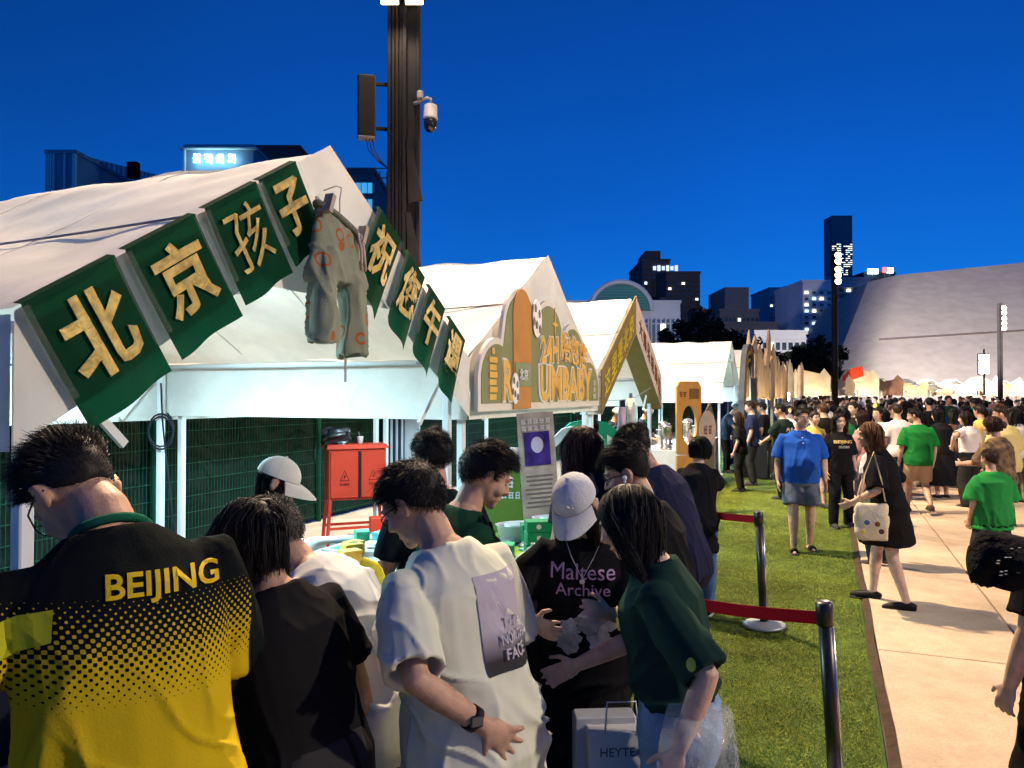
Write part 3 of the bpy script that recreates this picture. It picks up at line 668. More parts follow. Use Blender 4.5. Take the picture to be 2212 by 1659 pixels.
def head_shapes(mb, X, k, male=True):
    def P(x, y, z): return X @ Vector((x * k, y * k, z * k))
    Rm = X.to_3x3()
    def E(c, r): mb.ell(P(*c), tuple(q * k for q in r), 16, 12, Rm)
    E((0, -.012, .055), (.076, .096, .088)); E((0, .022, .012), (.064, .068, .082)); E((0, .034, -.03), (.053 if male else .048, .056, .046))
    E((0, .070, -.062), (.024, .022, .022)); E((-.038, .056, .002), (.026, .026, .03)); E((.038, .056, .002), (.026, .026, .03))
    mb.tube([P(0, .084, .045), P(0, .098, .022), P(0, .107, .006), P(0, .092, -.004)], [.009 * k, .011 * k, .015 * k, .011 * k], 8)
    E((-.012, .093, .002), (.011, .012, .009)); E((.012, .093, .002), (.011, .012, .009))
    mb.tube([P(-.046, .066, .054), P(-.02, .083, .058), P(.02, .083, .058), P(.046, .066, .054)], .013 * k, 8)
    mb.tube([P(-.022, .079, -.030), P(0, .089, -.027), P(.022, .079, -.030)], [.005 * k, .009 * k, .005 * k], 8)
    mb.tube([P(-.018, .079, -.040), P(0, .088, -.041), P(.018, .079, -.040)], [.005 * k, .009 * k, .005 * k], 8)
    for s in (-1, 1):
        E((s * .079, -.012, .022), (.009, .020, .032)); mb.tube([P(s * .074, .004, .04), P(s * .088, -.010, .052), P(s * .091, -.024, .040), P(s * .087, -.022, .012), P(s * .078, -.004, -.008)], .0065 * k, 7)

def hand_shapes(mb, wrist, fd, pn, k, side, curl=.4, spread=.12):
    """wrist point, finger direction, palm normal (the way the palm faces)"""
    fd = Vector(fd).normalized(); pn = Vector(pn); pn = (pn - fd * pn.dot(fd)).normalized(); sd = fd.cross(pn) * side   # towards the thumb
    c = wrist + fd * .048 * k; Rm = Matrix((sd, fd, pn)).transposed()
    mb.ell(c, (.040 * k, .056 * k, .017 * k), 12, 8, Rm); mb.ell(wrist + fd * .012 * k, (.029 * k, .04 * k, .02 * k), 10, 8, Rm)
    for i, (off, L) in enumerate(((.030, .072), (.010, .080), (-.011, .074), (-.031, .058))):
        d = (fd + sd * (spread * (1.2 - i * .8))).normalized(); p = wrist + fd * .090 * k + sd * off * k; pts = [p - fd * .02 * k, p]; cu = curl * (1 + .1 * i)
        for j, f in enumerate((.45, .32, .23)):
            d = (d * math.cos(cu) + pn * math.sin(cu)).normalized(); p = p + d * L * f * k; pts.append(p)
        mb.tube(pts, [.0098 * k, .0098 * k, .0090 * k, .0082 * k, .0066 * k], 8)
    p = wrist + fd * .028 * k + sd * .026 * k; d = (fd * .65 + sd * .75 + pn * .25).normalized(); q = p + d * .045 * k; d2 = (fd * .9 + sd * .3 + pn * .35).normalized()
    mb.tube([p - d * .015 * k, p, q, q + d2 * .028 * k, q + d2 * .045 * k], [.013 * k, .013 * k, .011 * k, .010 * k, .007 * k], 8)

HL = {'short': [(-.12, -.035), (-.06, -.022), (-.035, .004), (-.012, .035), (.012, .020), (.03, .062), (.06, .095), (.11, .102)],
      'long': [(-.12, -.07), (-.02, -.06), (.02, -.01), (.035, .06), (.06, .098), (.11, .108)]}
def hair_line(y, st):
    return np.interp(y, [q[0] for q in HL[st]], [q[1] for q in HL[st]])
def strips(P, wd, rs):
    """P: (N, K, 3) strand points -> ribbon mesh arrays"""
    N, K, _ = P.shape; T = P[:, -1] - P[:, 0]; T /= np.linalg.norm(T, axis=1)[:, None] + 1e-9
    a = rs.normal(0, 1, (N, 3)); s = np.cross(T, a); s /= np.linalg.norm(s, axis=1)[:, None] + 1e-9
    tp = np.linspace(1, .35, K)[None, :, None]; s = s[:, None, :] * (wd[:, None, None] if np.ndim(wd) else wd) * tp
    V = np.stack([P - s, P + s], 2).reshape(N * K * 2, 3); b = (np.arange(N) * K * 2)[:, None] + (np.arange(K - 1) * 2)[None, :]
    F = np.stack([b, b + 1, b + 3, b + 2], 2).reshape(-1, 4); return V, F
def hair_obj(X, k, spec, root, near, seed):
    st = spec.get('style', 'short'); col = spec.get('col', BLACKHAIR); th = spec.get('thick', .014); rs = np.random.default_rng(seed)
    base = 'short' if st in ('short', 'fade', 'crew') else 'long'; nu, nv = (48, 32) if near else (20, 14); Xi = np.array(X)
    C = np.array([0, -.012, .055]); RA = np.array([.076, .096, .088])
    u = np.linspace(0, 2 * np.pi, nu, endpoint=False); v = np.linspace(.0, np.pi, nv); U, Vv = np.meshgrid(u, v, indexing='ij')
    D = np.stack([np.cos(U) * np.sin(Vv), np.sin(U) * np.sin(Vv), np.cos(Vv)], -1).reshape(-1, 3); P = C + D * RA
    hb = hair_line(P[:, 1], base); mk = np.clip((P[:, 2] - hb) / .012, 0, 1)
    thk = th * np.ones(len(P))
    if st == 'fade': thk = np.where(P[:, 2] < .075, .003, th); thk = np.clip(.003 + (P[:, 2] - .055) / .03 * th, .003, th)
    if base == 'long': thk = thk * np.where(P[:, 2] < .03, 1.15, 1.0)
    ns = vnoise(P * 55 + seed, seed) * .35 + vnoise(P * np.array([120, 40, 60]), seed + 1) * .25
    rad = 1 + (thk * (.55 if near else 1) * (1 + ns) / .087) * mk - .10 * (1 - mk); P = C + D * RA * rad[:, None]
    W4 = (np.c_[P * k, np.ones(len(P))] @ Xi.T)[:, :3]
    idx = np.arange(nu * nv).reshape(nu, nv); F = np.stack([idx[:, :-1], idx[:, 1:], np.roll(idx, -1, 0)[:, 1:], np.roll(idx, -1, 0)[:, :-1]], -1).reshape(-1, 4)
    AV = [W4]; AF = [F]; nb = len(W4)
    g = np.array(X.to_3x3().inverted() @ Vector((0, 0, -1)))            # gravity in head space
    N = (0 if not near else 1) * (9500 if spec.get('dense', 1) else 1800) or 420; d = rs.normal(0, 1, (N * 3, 3)); d /= np.linalg.norm(d, axis=1)[:, None]; p = C + d * RA; ok = (p[:, 2] > hair_line(p[:, 1], base) + .004) & (p[:, 2] < (.045 if spec.get('cap') else 9)); d = d[ok][:N]; p = p[ok][:N]; N = len(p)
    if st in ('short', 'fade', 'crew'):
        flow = np.array(spec.get('flow', (0.1, .6, -.1))); top = np.clip((p[:, 2] - .06) / .06, 0, 1)
        L = (.016 + .030 * top * spec.get('len', 1.0)) * rs.uniform(.6, 1.25, N)
        if st == 'fade': L *= np.clip(.18 + (p[:, 2] - .045) / .035, .18, 1)
        t = flow[None] - d * (d @ flow)[:, None] + g * .25 + rs.normal(0, .15, (N, 3)) + np.stack([vnoise(p * 45 + q, seed + q) for q in (3, 4, 5)], 1) * .35; up = spec.get('up', .45)
        p0 = p + d * (np.where(st == 'fade', np.clip(.003 + (p[:, 2] - .055) / .03 * th, .003, th), th) * rs.uniform(.35, .95, N))[:, None]
        p1 = p0 + (d * up + t * .7) * L[:, None] * .5; p2 = p1 + (d * up * .35 + t) * L[:, None] * .55; S3 = np.stack([p0, p1, p2], 1)
        wd = np.full(N, (.0007 if spec.get('dense', 1) else .0018) if near else .004)
    else:
        Lh = spec.get('length', .3); K = 11 if near else 6; pts = [p + d * th * .6]; cur = pts[0]; step = 1.0 / (K - 1)
        LL = Lh * rs.uniform(.75, 1.08, N) * np.where(p[:, 2] > .02, 1, .85); part = spec.get('part', 0.0)
        Lsg = (LL + np.clip(p[:, 2], 0, .2))[:, None] * step; off = rs.uniform(1.05, 1.05 + th * 11, N)
        for i in range(K - 1):
            q = (cur - C) / RA; r = np.linalg.norm(q, axis=1); nn = q / r[:, None] / RA; nn /= np.linalg.norm(nn, axis=1)[:, None]
            back = np.array([0, -.55, 0]) * (cur[:, 1:2] > .03); sidep = np.zeros_like(cur); sidep[:, 0] = np.sign(cur[:, 0] - part) * (cur[:, 2] > .08) * .8
            t = g[None] + back + sidep + rs.normal(0, .10, (N, 3)); ins = np.clip((1.35 - r) / .3, 0, 1)[:, None]; t = t - nn * np.minimum((t * nn).sum(1), 0)[:, None] * ins
            t /= np.linalg.norm(t, axis=1)[:, None]; cur = cur + t * Lsg
            q = (cur - C) / RA; r = np.linalg.norm(q, axis=1); push = np.where((r < off), off / r, 1); cur = C + (cur - C) * push[:, None]
            # keep the face free
            fr = (cur[:, 1] > .045) & (np.abs(cur[:, 0]) < .062) & (cur[:, 2] < .085); cur[fr, 0] = np.sign(cur[fr, 0] + 1e-4) * .066
            pts.append(cur)
        S3 = np.stack(pts, 1); wd = rs.uniform(.0006, .0018, N) * (1 if spec.get('dense', 1) else 2.4) if near else np.full(N, .010)
    V2, F2 = strips(S3, wd, rs); AV.append((np.c_[V2 * k, np.ones(len(V2))] @ Xi.T)[:, :3]); AF.append(F2 + nb); nb += len(V2)
    if st in ('bun', 'clip'):
        b = MB(); bc = Vector(spec.get('bun', (0, -.12, .07))); b.ell(X @ (bc * k), (.045 * k, .04 * k, .042 * k), 14, 10)
        for j in range(7):
            a = j * .9; b.tube([X @ ((bc + Vector((.042 * math.cos(a + s * .5), -.01, .042 * math.sin(a + s * .5)))) * k) for s in range(5)], .010 * k, 6)
        vv = np.array(b.v); quads = [f for f in b.f if len(f) == 4]; AV.append(vv); AF.append(np.array(quads) + nb)
    me = np_mesh('hair', np.concatenate(AV), np.concatenate(AF)); me.polygons.foreach_set('use_smooth', [True] * len(me.polygons))
    o = link('hair', me, M_hair, root); o.color = col; return o

def person(name_label, loc, yaw, h=1.7, lean=5, roll=0, twist=0, head=(5, 0, 0), bw=1.0, belly=0.0, armL=None, armR=None, poleL=None, poleR=None, feet=None, kneebend=0.02,
           top=None, bottom=None, shoes=((.03, .03, .03, 1), 'shoe'), hair=None, skin=SK, near=True, male=True, handL={}, handR={}, glasses=None, face=True, seed=1, group=None, vox=None, neck_skin=True):
    k = h / 1.70; vox = vox or (.0062 if near else .016); root = thing('person', name_label, 'person', loc, R(yaw), group); INFO = {'k': k, 'root': root}
    PZ = .93 * k
    # spine
    N = 12; zs = [PZ + (1.47 * k - PZ) * i / N for i in range(N + 1)]; pos = [Vector((0, 0, PZ))]; rots = []
    for i in range(N + 1):
        f = i / N; ang = lean * (.45 + .75 * f); rl = roll * (.4 + .7 * f); tw = twist * f
        rots.append((Matrix.Rotation(R(tw), 3, 'Z') @ Matrix.Rotation(R(-ang), 3, 'X') @ Matrix.Rotation(R(rl), 3, 'Y')))
        if i: pos.append(pos[-1] + rots[i] @ Vector((0, 0, zs[i] - zs[i - 1])))
    back = Vector((0, -math.sin(R(lean)) * .16, 0)); pos = [p + back for p in pos]
    def sp(z):
        z = z * k
        if z <= PZ: return Vector((0, 0, z)) + back * max(0, min(1, (z / PZ - .45) * 2)), rots[0] if z > .88 * k else Matrix.Rotation(R(twist * 0), 3, 'Z')
        f = min((z - PZ) / (1.47 * k - PZ), 1) * N; i = min(int(f), N - 1); a = f - i
        return pos[i].lerp(pos[i + 1], a), rots[i]
    T = [(.80, .13, .10, 0), (.88, .165, .118, -.008), (.95, .168, .115, -.004), (1.04, .142, .100, .004), (1.14, .145, .102, .006), (1.25, .162, .110, .006), (1.32, .172, .108, 0), (1.385, .150, .090, -.008), (1.435, .092, .070, -.012), (1.475, .058, .056, -.008)]
    if not male: T = [(z, rx * (1.03 if z < 1 else .90 if z < 1.2 else .92), ry * (.98 if z < 1.2 else 1.03 if z < 1.36 else .95), yo) for z, rx, ry, yo in T]
    def bel(z): return belly * math.exp(-((z - 1.06) / .13) ** 2)
    body = MB(); ring_tube(body, [(*sp(z), rx * k * bw - .004, (ry + bel(z) * .5) * k * bw ** .6 - .004, (yo + bel(z) * .5) * k) for z, rx, ry, yo in T], 20)
    # head
    nb, nr = sp(1.455); hp, hy, hr = head; HR = Matrix.Rotation(R(hy), 3, 'Z') @ Matrix.Rotation(R(-hp), 3, 'X') @ Matrix.Rotation(R(hr), 3, 'Y')
    nd = (nr @ Vector((0, 0, 1)) * .6 + HR @ Vector((0, 0, 1)) * .4).normalized(); nt_ = nb + nd * .065 * k; ho = nt_ + HR @ Vector((0, .018, .058)) * k
    X = Matrix.Translation(ho) @ HR.to_4x4(); head_shapes(body, X, k, male); INFO['X'] = X
    body.tube([nb - nd * .03 * k, nt_, nt_ + HR @ Vector((0, 0, .05)) * k], [.060 * k * bw ** .5, .054 * k * bw ** .5, .05 * k], 14)
    # arms
    sh = {}; wr = {}; el = {}
    sw = (.178 if male else .160) * k * bw ** .8
    for s, tg, pl, hd in ((-1, armL, poleL, handL), (1, armR, poleR, handR)):
        c, r3 = sp(1.365); a = c + r3 @ Vector((s * sw, -.012 * k, -.008)); up = .275 * k; fo = .245 * k
        if tg is None: tg = a + Vector((s * .07 * k, .07 * k, -.50 * k))
        else: tg = Vector(tg)
        e, w_ = ik(a, tg, up, fo, pl or Vector((s * .5, -1, -.15))); sh[s] = a; el[s] = e; wr[s] = w_
        body.tube([c + r3 @ Vector((s * sw * .55, -.01, .005)), a, a.lerp(e, .3), a.lerp(e, .75), e, e.lerp(w_, .3), e.lerp(w_, .75), w_], [q * k * bw ** .5 for q in (.046, .052, .048, .041, .038, .039, .031, .025)], 12)
        fd = (w_ - e).normalized(); fd = hd.get('dir') or fd; pn = hd.get('palm') or Vector((-s, 0.2, 0)); hand_shapes(body, w_, Vector(fd), pn, k * (1.0 if male else .93), s, hd.get('curl', .35), hd.get('spread', .12))
    # legs
    feet = feet or ((-.10, 0), (.10, .02)); kn = {}; an = {}
    for s, ft in ((-1, feet[0]), (1, feet[1])):
        hip = Vector((s * .088 * k * bw ** .5, back.y, .90 * k)); fz = .075 * k + (ft[2] if len(ft) > 2 else 0); ank = Vector((ft[0] * k, ft[1] * k - .03, fz)); kn_, ank = ik(hip, ank, .42 * k, .415 * k, Vector((s * .12, 1, 0))); kn[s] = kn_; an[s] = ank
        body.tube([hip + Vector((0, 0, .03 * k)), hip.lerp(kn_, .25), hip.lerp(kn_, .7), kn_, kn_.lerp(ank, .28), kn_.lerp(ank, .7), ank], [q * k * bw ** .6 for q in (.088, .084, .064, .054, .056, .040, .034)], 14)
        fdv = Vector((s * .12, 1, 0)).normalized() if len(ft) < 4 else Vector((s * .1, 1, -ft[3])).normalized()
        body.tube([ank - fdv * .045 * k + Vector((0, 0, -.04 * k)), ank + Vector((0, 0, -.035 * k)), ank + fdv * .10 * k + Vector((0, 0, -.05 * k)), ank + fdv * .17 * k + Vector((0, 0, -.056 * k))], [.028 * k, .036 * k, .032 * k, .016 * k], 10)
        if shoes and shoes[1] != 'none':
            sm = MB(); z0 = ank.z - .075 * k; fl = .045
            if shoes[1] == 'shoe': sm.tube([ank - fdv * .075 * k + Vector((0, 0, -.035 * k)), ank - fdv * .02 * k + Vector((0, 0, -.022 * k)), ank + fdv * .06 * k + Vector((0, 0, -.032 * k)), ank + fdv * .14 * k + Vector((0, 0, -.044 * k)), ank + fdv * .205 * k + Vector((0, 0, -.05 * k))], [.036 * k, .047 * k, .046 * k, .044 * k, .02 * k], 12)
            else: sm.tube([ank + fdv * .05 * k + Vector((0, 0, -.04 * k)), ank + fdv * .13 * k + Vector((0, 0, -.042 * k))], [.046 * k, .046 * k], 12)
            so = MB()
            rotz = math.atan2(fdv.y, fdv.x)
            so.rbox(ank + fdv * .065 * k + Vector((0, 0, -.062 * k)), (.275 * k, .095 * k, .026 * k), .02 * k, rot=(0, -math.asin(max(-1, min(1, fdv.z))), rotz))
            shm = remesh(sm, .010 if near else .016, 2, 'shoe'); sho = link('shoe' if shoes[1] == 'shoe' else 'sandal', shm, M_shoe, root); sho.color = shoes[0]
            sl_ = so.build('sole', M_shoe, sho); sl_.color = shoes[2] if len(shoes) > 2 else (.02, .02, .02, 1)
    bm_ = remesh(body, vox, 2, 'body'); bo = link('body', bm_, M_skin, root); bo.color = skin
    INFO.update(sh=sh, el=el, wr=wr, sp=sp, kn=kn, an=an, body=bo)
    # ---- top garment
    if top:
        g = MB(); ez = top.get('ease', .022); hem = top.get('hem', .80); sl_ = top.get('sleeve', .78); fl = top.get('flare', .0)
        rr = []
        for z, rx, ry, yo in T:
            if z < hem or z > 1.45: continue
            rr.append((z, rx, ry, yo))
        if not rr or rr[0][0] > hem + .01:
            i = [q for q in T if q[0] <= hem]; q = i[-1] if i else T[1]; rr.insert(0, (hem, max(q[1], .165 if male else .155), max(q[2], .11), q[3]))
        rings = []; straight = top.get('straight', .6)
        for z, rx, ry, yo in rr:
            p, r3 = sp(z); hipw = .168 if male else .160
            if z < 1.3: rx = rx * (1 - straight) + max(rx, hipw) * straight; ry = ry * (1 - straight) + max(ry, .112) * straight
            f = max(0, (1.15 - z) / .35) * fl
            e2 = ez if z < 1.36 else ez * .55
            rings.append((p, r3, rx * k * bw + e2 + f, (ry + bel(z) * .5) * k * bw ** .6 + e2 + f * .7, (yo + bel(z) * .5) * k))
        p, r3 = sp(1.452); rings.append((p, r3, .088 * k * bw, .078 * k, -.012 * k)); 
        ph_, rh_ = sp(min(hem + .07, 1.0)); q0 = rings[0]; rings.insert(0, (q0[0], q0[1], q0[2] - .016, q0[3] - .016, q0[4])); rings.insert(0, (ph_, rh_, q0[2] - .018, q0[3] - .018, q0[4]))
        ring_tube(g, rings, 24)
        for s in (-1, 1):
            a, e, w_ = sh[s], el[s], wr[s]; c, r3 = sp(1.345); cr = top.get('sl_r', .072); pts = [c + r3 @ Vector((s * sw * .35, -.01, .008)), a + Vector((0, 0, .002)), a.lerp(e, .35)]; rad = [.060, .064, cr * .95]
            if sl_ <= 1.0: pts += [a.lerp(e, sl_)]; rad += [cr * 1.04]
            else: pts += [e, e.lerp(w_, min(sl_ - 1, .97))]; rad += [cr * .9, cr * .62]
            g.tube(pts, [q * k * bw ** .5 for q in rad], 14, inner=(.06 * k, .80))
        me = remesh(g, vox * 1.15, 3, 't_shirt'); wrinkle(me, top.get('wr', .009), seed, top.get('wdir', 1.0), z0=1.45 * k)
        to = link(top.get('name', 't_shirt'), me, top.get('mat', M_cloth), root); to.color = (*top['col'], 1); INFO['top'] = to
        if top.get('collar'):
            cb = MB(); p, r3 = sp(1.462); cb.tube([p + r3 @ Vector((math.cos(a) * .070 * k * bw ** .5, math.sin(a) * .070 * k - .006, -.002 + .012 * math.sin(a) * -1)) for a in [2 * math.pi * i / 20 for i in range(21)]], .010 * k, 6)
            co = cb.build('collar', M_cloth, to, True); co.color = (*top['collar'], 1)
    # ---- bottoms
    if bottom:
        kind = bottom['kind']; g = MB(); ez = bottom.get('ease', .016); rings = []
        if kind in ('trousers', 'shorts', 'jeans'):
            for z, rx, ry in ((.80, .155, .115), (.88, .172, .124), (.95, .172, .118), (1.02, .150, .106)):
                p, r3 = sp(z); rings.append((p, r3, rx * k * bw + ez, ry * k * bw ** .6 + ez + bel(z) * .4, (-.006 + bel(z) * .4) * k))
            ring_tube(g, rings, 22)
            for s in (-1, 1):
                hip = Vector((s * .088 * k * bw ** .5, back.y, .90 * k)); K_, A_ = kn[s], an[s]; wd = bottom.get('wide', 0)
                if kind == 'shorts':
                    f = bottom.get('len', .82); g.tube([hip + Vector((0, 0, .02)), hip.lerp(K_, .3), hip.lerp(K_, f)], [q * k * bw ** .6 for q in (.104, .110, .100 + wd)], 16)
                else: g.tube([hip + Vector((0, 0, .02)), hip.lerp(K_, .3), hip.lerp(K_, .75), K_, K_.lerp(A_, .4), A_ + Vector((0, 0, -.01))], [q * k * bw ** .6 for q in (.098, .098, .08 + wd * .6, .072 + wd, .068 + wd, .060 + wd)], 16)
        else:
            ln = bottom.get('len', .55); fl = bottom.get('flare', .1)
            for z in np.linspace(ln, 1.04, 8):
                p, r3 = sp(max(z, .5)); p = Vector((0, back.y * .5, z * k)) if z < .9 else p; f = max(0, (1.0 - z) / (1.0 - ln)) ** .8 * fl
                r = .165 if z < .97 else .150; rings.append((p, r3 if z > .9 else Matrix.Identity(3), r * k * bw + ez + f, (.118 * k) * bw ** .6 + ez + f * .85, 0))
            ring_tube(g, rings, 26)
        me = remesh(g, vox * 1.2, 3, kind); wrinkle(me, bottom.get('wr', .006), seed + 5, .3)
        nm = {'trousers': 'trousers', 'jeans': 'jeans', 'shorts': 'shorts', 'skirt': 'skirt'}[kind]
        go_ = link(nm, me, M_denim if kind == 'jeans' else M_cloth, root); go_.color = (*bottom['col'], 1); INFO['bottom'] = go_
    if hair: INFO['hair'] = hair_obj(X, k, hair, root, near, seed)
    if face:
        for s in (-1, 1):
            def P(x, y, z): return X @ Vector((x * k, y * k, z * k))
            b = MB(); b.ell(P(s * .031, .0785, .036), (.0135 * k, .006 * k, .0055 * k), 10, 8, X.to_3x3()); e_ = b.build('eye', M_white, root, True)
            b = MB(); b.ell(P(s * .031, .0820, .036), (.0062 * k, .004 * k, .0056 * k), 10, 8, X.to_3x3()); b.build('iris', M_black, e_, True)
            b = MB(); b.tube([P(s * .014, .092, .057), P(s * .032, .089, .063), P(s * .050, .072, .058)], [.0035 * k, .004 * k, .002 * k], 6); q = b.build('eyebrow', M_hair, root, True); q.color = (.02, .014, .012, 1)
        b = MB(); b.tube([P(-.019, .083, -.034), P(0, .0945, -.033), P(.019, .083, -.034)], [.002 * k, .0062 * k, .002 * k], 8, flat=.9); b.build('lips', M_lip, root, True)
    if glasses:
        b = MB()
        def P(x, y, z): return X @ Vector((x * k, y * k, z * k))
        for s in (-1, 1):
            b.tube([P(s * .034 + .021 * math.cos(a), .096 - .006 * abs(math.cos(a)), .033 + .016 * math.sin(a)) for a in [2 * math.pi * i / 16 for i in range(17)]], .0018 * k, 5)
            b.tube([P(s * .054, .09, .038), P(s * .080, .05, .040), P(s * .086, -.01, .034), P(s * .084, -.03, .018)], .0022 * k, 5)
        b.tube([P(-.013, .097, .037), P(.013, .097, .037)], .0018 * k, 5); gm = mat('spec_' + glasses, (.01, .01, .01) if glasses == 'black' else (.6, .6, .62), .3, metal=0 if glasses == 'black' else .9); b.build('glasses', gm, root, True)
    return INFO

def project(me_flat, target, origin, u, v, wdir, off=.005, cut=.03):
    """lay a flat lettering mesh (XZ plane) on a garment; u,v axes in the person's frame, wdir the ray direction"""
    bm = bmesh.new(); bm.from_mesh(me_flat); bmesh.ops.triangulate(bm, faces=bm.faces)
    for _ in range(3):
        es = [e for e in bm.edges if e.calc_length() > cut]
        if not es: break
        bmesh.ops.subdivide_edges(bm, edges=es, cuts=1); bmesh.ops.triangulate(bm, faces=bm.faces)
    tb = bmesh.new(); tb.from_mesh(target.data); tree_ = BVHTree.FromBMesh(tb); u = Vector(u).normalized(); v = Vector(v).normalized(); wd = Vector(wdir).normalized(); dead = []
    for vt in bm.verts:
        st = Vector(origin) + u * vt.co.x + v * vt.co.z - wd * .6; h, nrm, i, d = tree_.ray_cast(st, wd)
        if h is None: dead.append(vt); continue
        vt.co = h - wd * off - wd * (vt.co.y * -1 if abs(vt.co.y) < .01 else 0)
    bmesh.ops.delete(bm, geom=dead, context='VERTS'); me = bpy.data.meshes.new('print'); bm.to_mesh(me); bm.free(); tb.free(); return me
def flat_text(body, width, height, bold=.015): return fit_text(body, width, height, bold=bold, extrude=.0006)
def flat_poly(pts):
    b = MB(); b.add([(p[0], 0, p[1]) for p in pts], [tuple(range(len(pts)))]); return b.mesh('patch')
# ================================================================== people close by
def spot(px, D): return Vector(((px - 1106) / 1660.0 * D, D, 0))
BLK = (.010, .010, .012); NAVY = (.010, .012, .022)
# --- the man in the black and yellow jersey
def jersey_mat():
    m = mat('jersey', (.5, .5, .5), .9, var=.06, bump=.12, bscale=180, spec=.03); n = m.node_tree.nodes; l = m.node_tree.links; b = n['Principled BSDF']
    tc = n.new('ShaderNodeTexCoord'); sx = n.new('ShaderNodeSeparateXYZ'); l.new(tc.outputs['Object'], sx.inputs[0]); x, y, z = sx.outputs
    # halftone lattice: black dots shrinking into yellow
    zt = math_node(m, 'ADD', z, math_node(m, 'MULTIPLY', x, 0.02)); fr = math_node(m, 'DIVIDE', math_node(m, 'SUBTRACT', zt, 1.22), .24)
    P = 2 * math.pi / .0125; xs = math_node(m, 'ADD', x, math_node(m, 'MULTIPLY', y, .35))
    a = math_node(m, 'COSINE', math_node(m, 'MULTIPLY', math_node(m, 'ADD', xs, z), P * .7071)); c = math_node(m, 'COSINE', math_node(m, 'MULTIPLY', math_node(m, 'SUBTRACT', xs, z), P * .7071))
    wv = math_node(m, 'MULTIPLY_ADD', math_node(m, 'ADD', a, c), .25, .5)
    f = math_node(m, 'GREATER_THAN', math_node(m, 'ADD', fr, math_node(m, 'MULTIPLY', math_node(m, 'SUBTRACT', wv, .5), .85)), .5)
    f = math_node(m, 'MAXIMUM', f, math_node(m, 'GREATER_THAN', math_node(m, 'ABSOLUTE', x), .243))
    colr = mix_node(m, (.50, .36, .012), (.006, .008, .009), f)
    l.new(colr, b.inputs['Base Color']); return m
P1 = person('large man bowing his head in a black and yellow halftone jersey', spot(300, 1.64), 30, h=1.83, lean=22, roll=-6, head=(58, 30, -4), bw=1.04, belly=.03, armL=(-.34, .16, 1.02), armR=(.10, .42, 1.18), poleR=(.35, -.1, -1), poleL=(-.6, -.5, -.4),
            top=dict(col=BLK, mat=jersey_mat(), ease=.028, hem=.78, sleeve=.88, sl_r=.084, wr=.012, collar=(.01, .09, .055), name='jersey'), bottom=dict(kind='trousers', col=BLK), hair=dict(style='fade', thick=.020, len=.7, up=1.2, flow=(0, .3, .5)), glasses='black', skin=SK2, seed=3)
c0 = P1['sp'](1.28)[0]
me = project(flat_text('BEIJING', .225, .060, .02), P1['top'], P1['sp'](1.375)[0] + Vector((.085, 0, 0)), (1, 0, 0), (0, 0, 1), (0, 1, 0)); link('lettering', me, mat('jersey_yellow', (.60, .42, .015), .7, var=.05), P1['top'])
# sleeve bands
a, e = P1['sh'][-1], P1['el'][-1]
me = project(flat_poly([(.13, .105), (.06, .095), (-.03, .06), (-.11, -.01), (-.17, -.11), (-.20, -.24), (-.14, -.24), (-.11, -.13), (-.06, -.05), (.01, .0), (.07, .03), (.13, .045)]), P1['top'], a + Vector((-.02, 0, -.10)), (1, 0, 0), (0, 0, 1), (.25, 1, 0), cut=.02); link('sleeve_band', me, mat('band_lime', (.42, .43, .02), .7), P1['top'])
# --- woman in black tee with a bob
P2 = person('woman with a short dark bob in a plain black T-shirt', spot(648, 2.08), 52, h=1.57, lean=18, roll=-6, head=(26, 6, 0), bw=1.06, male=False, armR=(.27, .02, .78), armL=(-.2, .3, .95), top=dict(col=BLK, ease=.022, hem=.84, sleeve=.72, sl_r=.074, wr=.010), bottom=dict(kind='trousers', col=(.03, .03, .035)), hair=dict(style='long', thick=.020, length=.13, col=(.014, .012, .012, 1)), skin=SK2, seed=5)
# --- grey-haired woman in white blouse
P3 = person('grey haired woman in a white blouse bending over the stall table', spot(745, 2.50), 74, h=1.58, lean=36, head=(40, 14, 0), bw=1.15, male=False, armL=(-.2, .45, .98), armR=(.25, .40, .92), top=dict(col=(.60, .62, .64), ease=.040, hem=.72, sleeve=.95, sl_r=.085, flare=.05, wr=.022, name='blouse'), bottom=dict(kind='trousers', col=(.02, .02, .03)), hair=dict(style='short', thick=.024, len=1.5, up=.7, col=(.05, .048, .05, 1)), skin=SK, seed=8)
# --- man in white T-shirt, hand on his hip
P4 = person('man in an off white T-shirt with a square back print, one hand on his hip', spot(1005, 2.25), 42, vox=.006, h=1.66, lean=17, roll=-5, head=(36, 26, 0), bw=1.02, armL=(-.10, -.205, .98), poleL=(-1, -.55, -.1), handL=dict(dir=(.76, -.10, -.60), palm=(.1, 1, .0), curl=.10, spread=.36), armR=(.30, .10, .80),
            top=dict(col=(.62, .63, .52), ease=.030, hem=.70, sleeve=.92, sl_r=.082, wr=.014, flare=.03), bottom=dict(kind='trousers', col=BLK), hair=dict(style='short', thick=.022, len=.9, up=.4, flow=(.1, .7, -.1)), glasses='black', skin=SK, seed=11)
me = project(flat_poly([(-.10, -.135), (.10, -.135), (.10, .125), (-.10, .125)]), P4['top'], P4['sp'](1.25)[0] + Vector((.075, 0, 0)), (1, 0, 0), (0, 0, 1), (0, 1, 0), cut=.03, off=.004)
pm = mat('print_gradient', (.05, .05, .06), .8); n = pm.node_tree.nodes; l = pm.node_tree.links
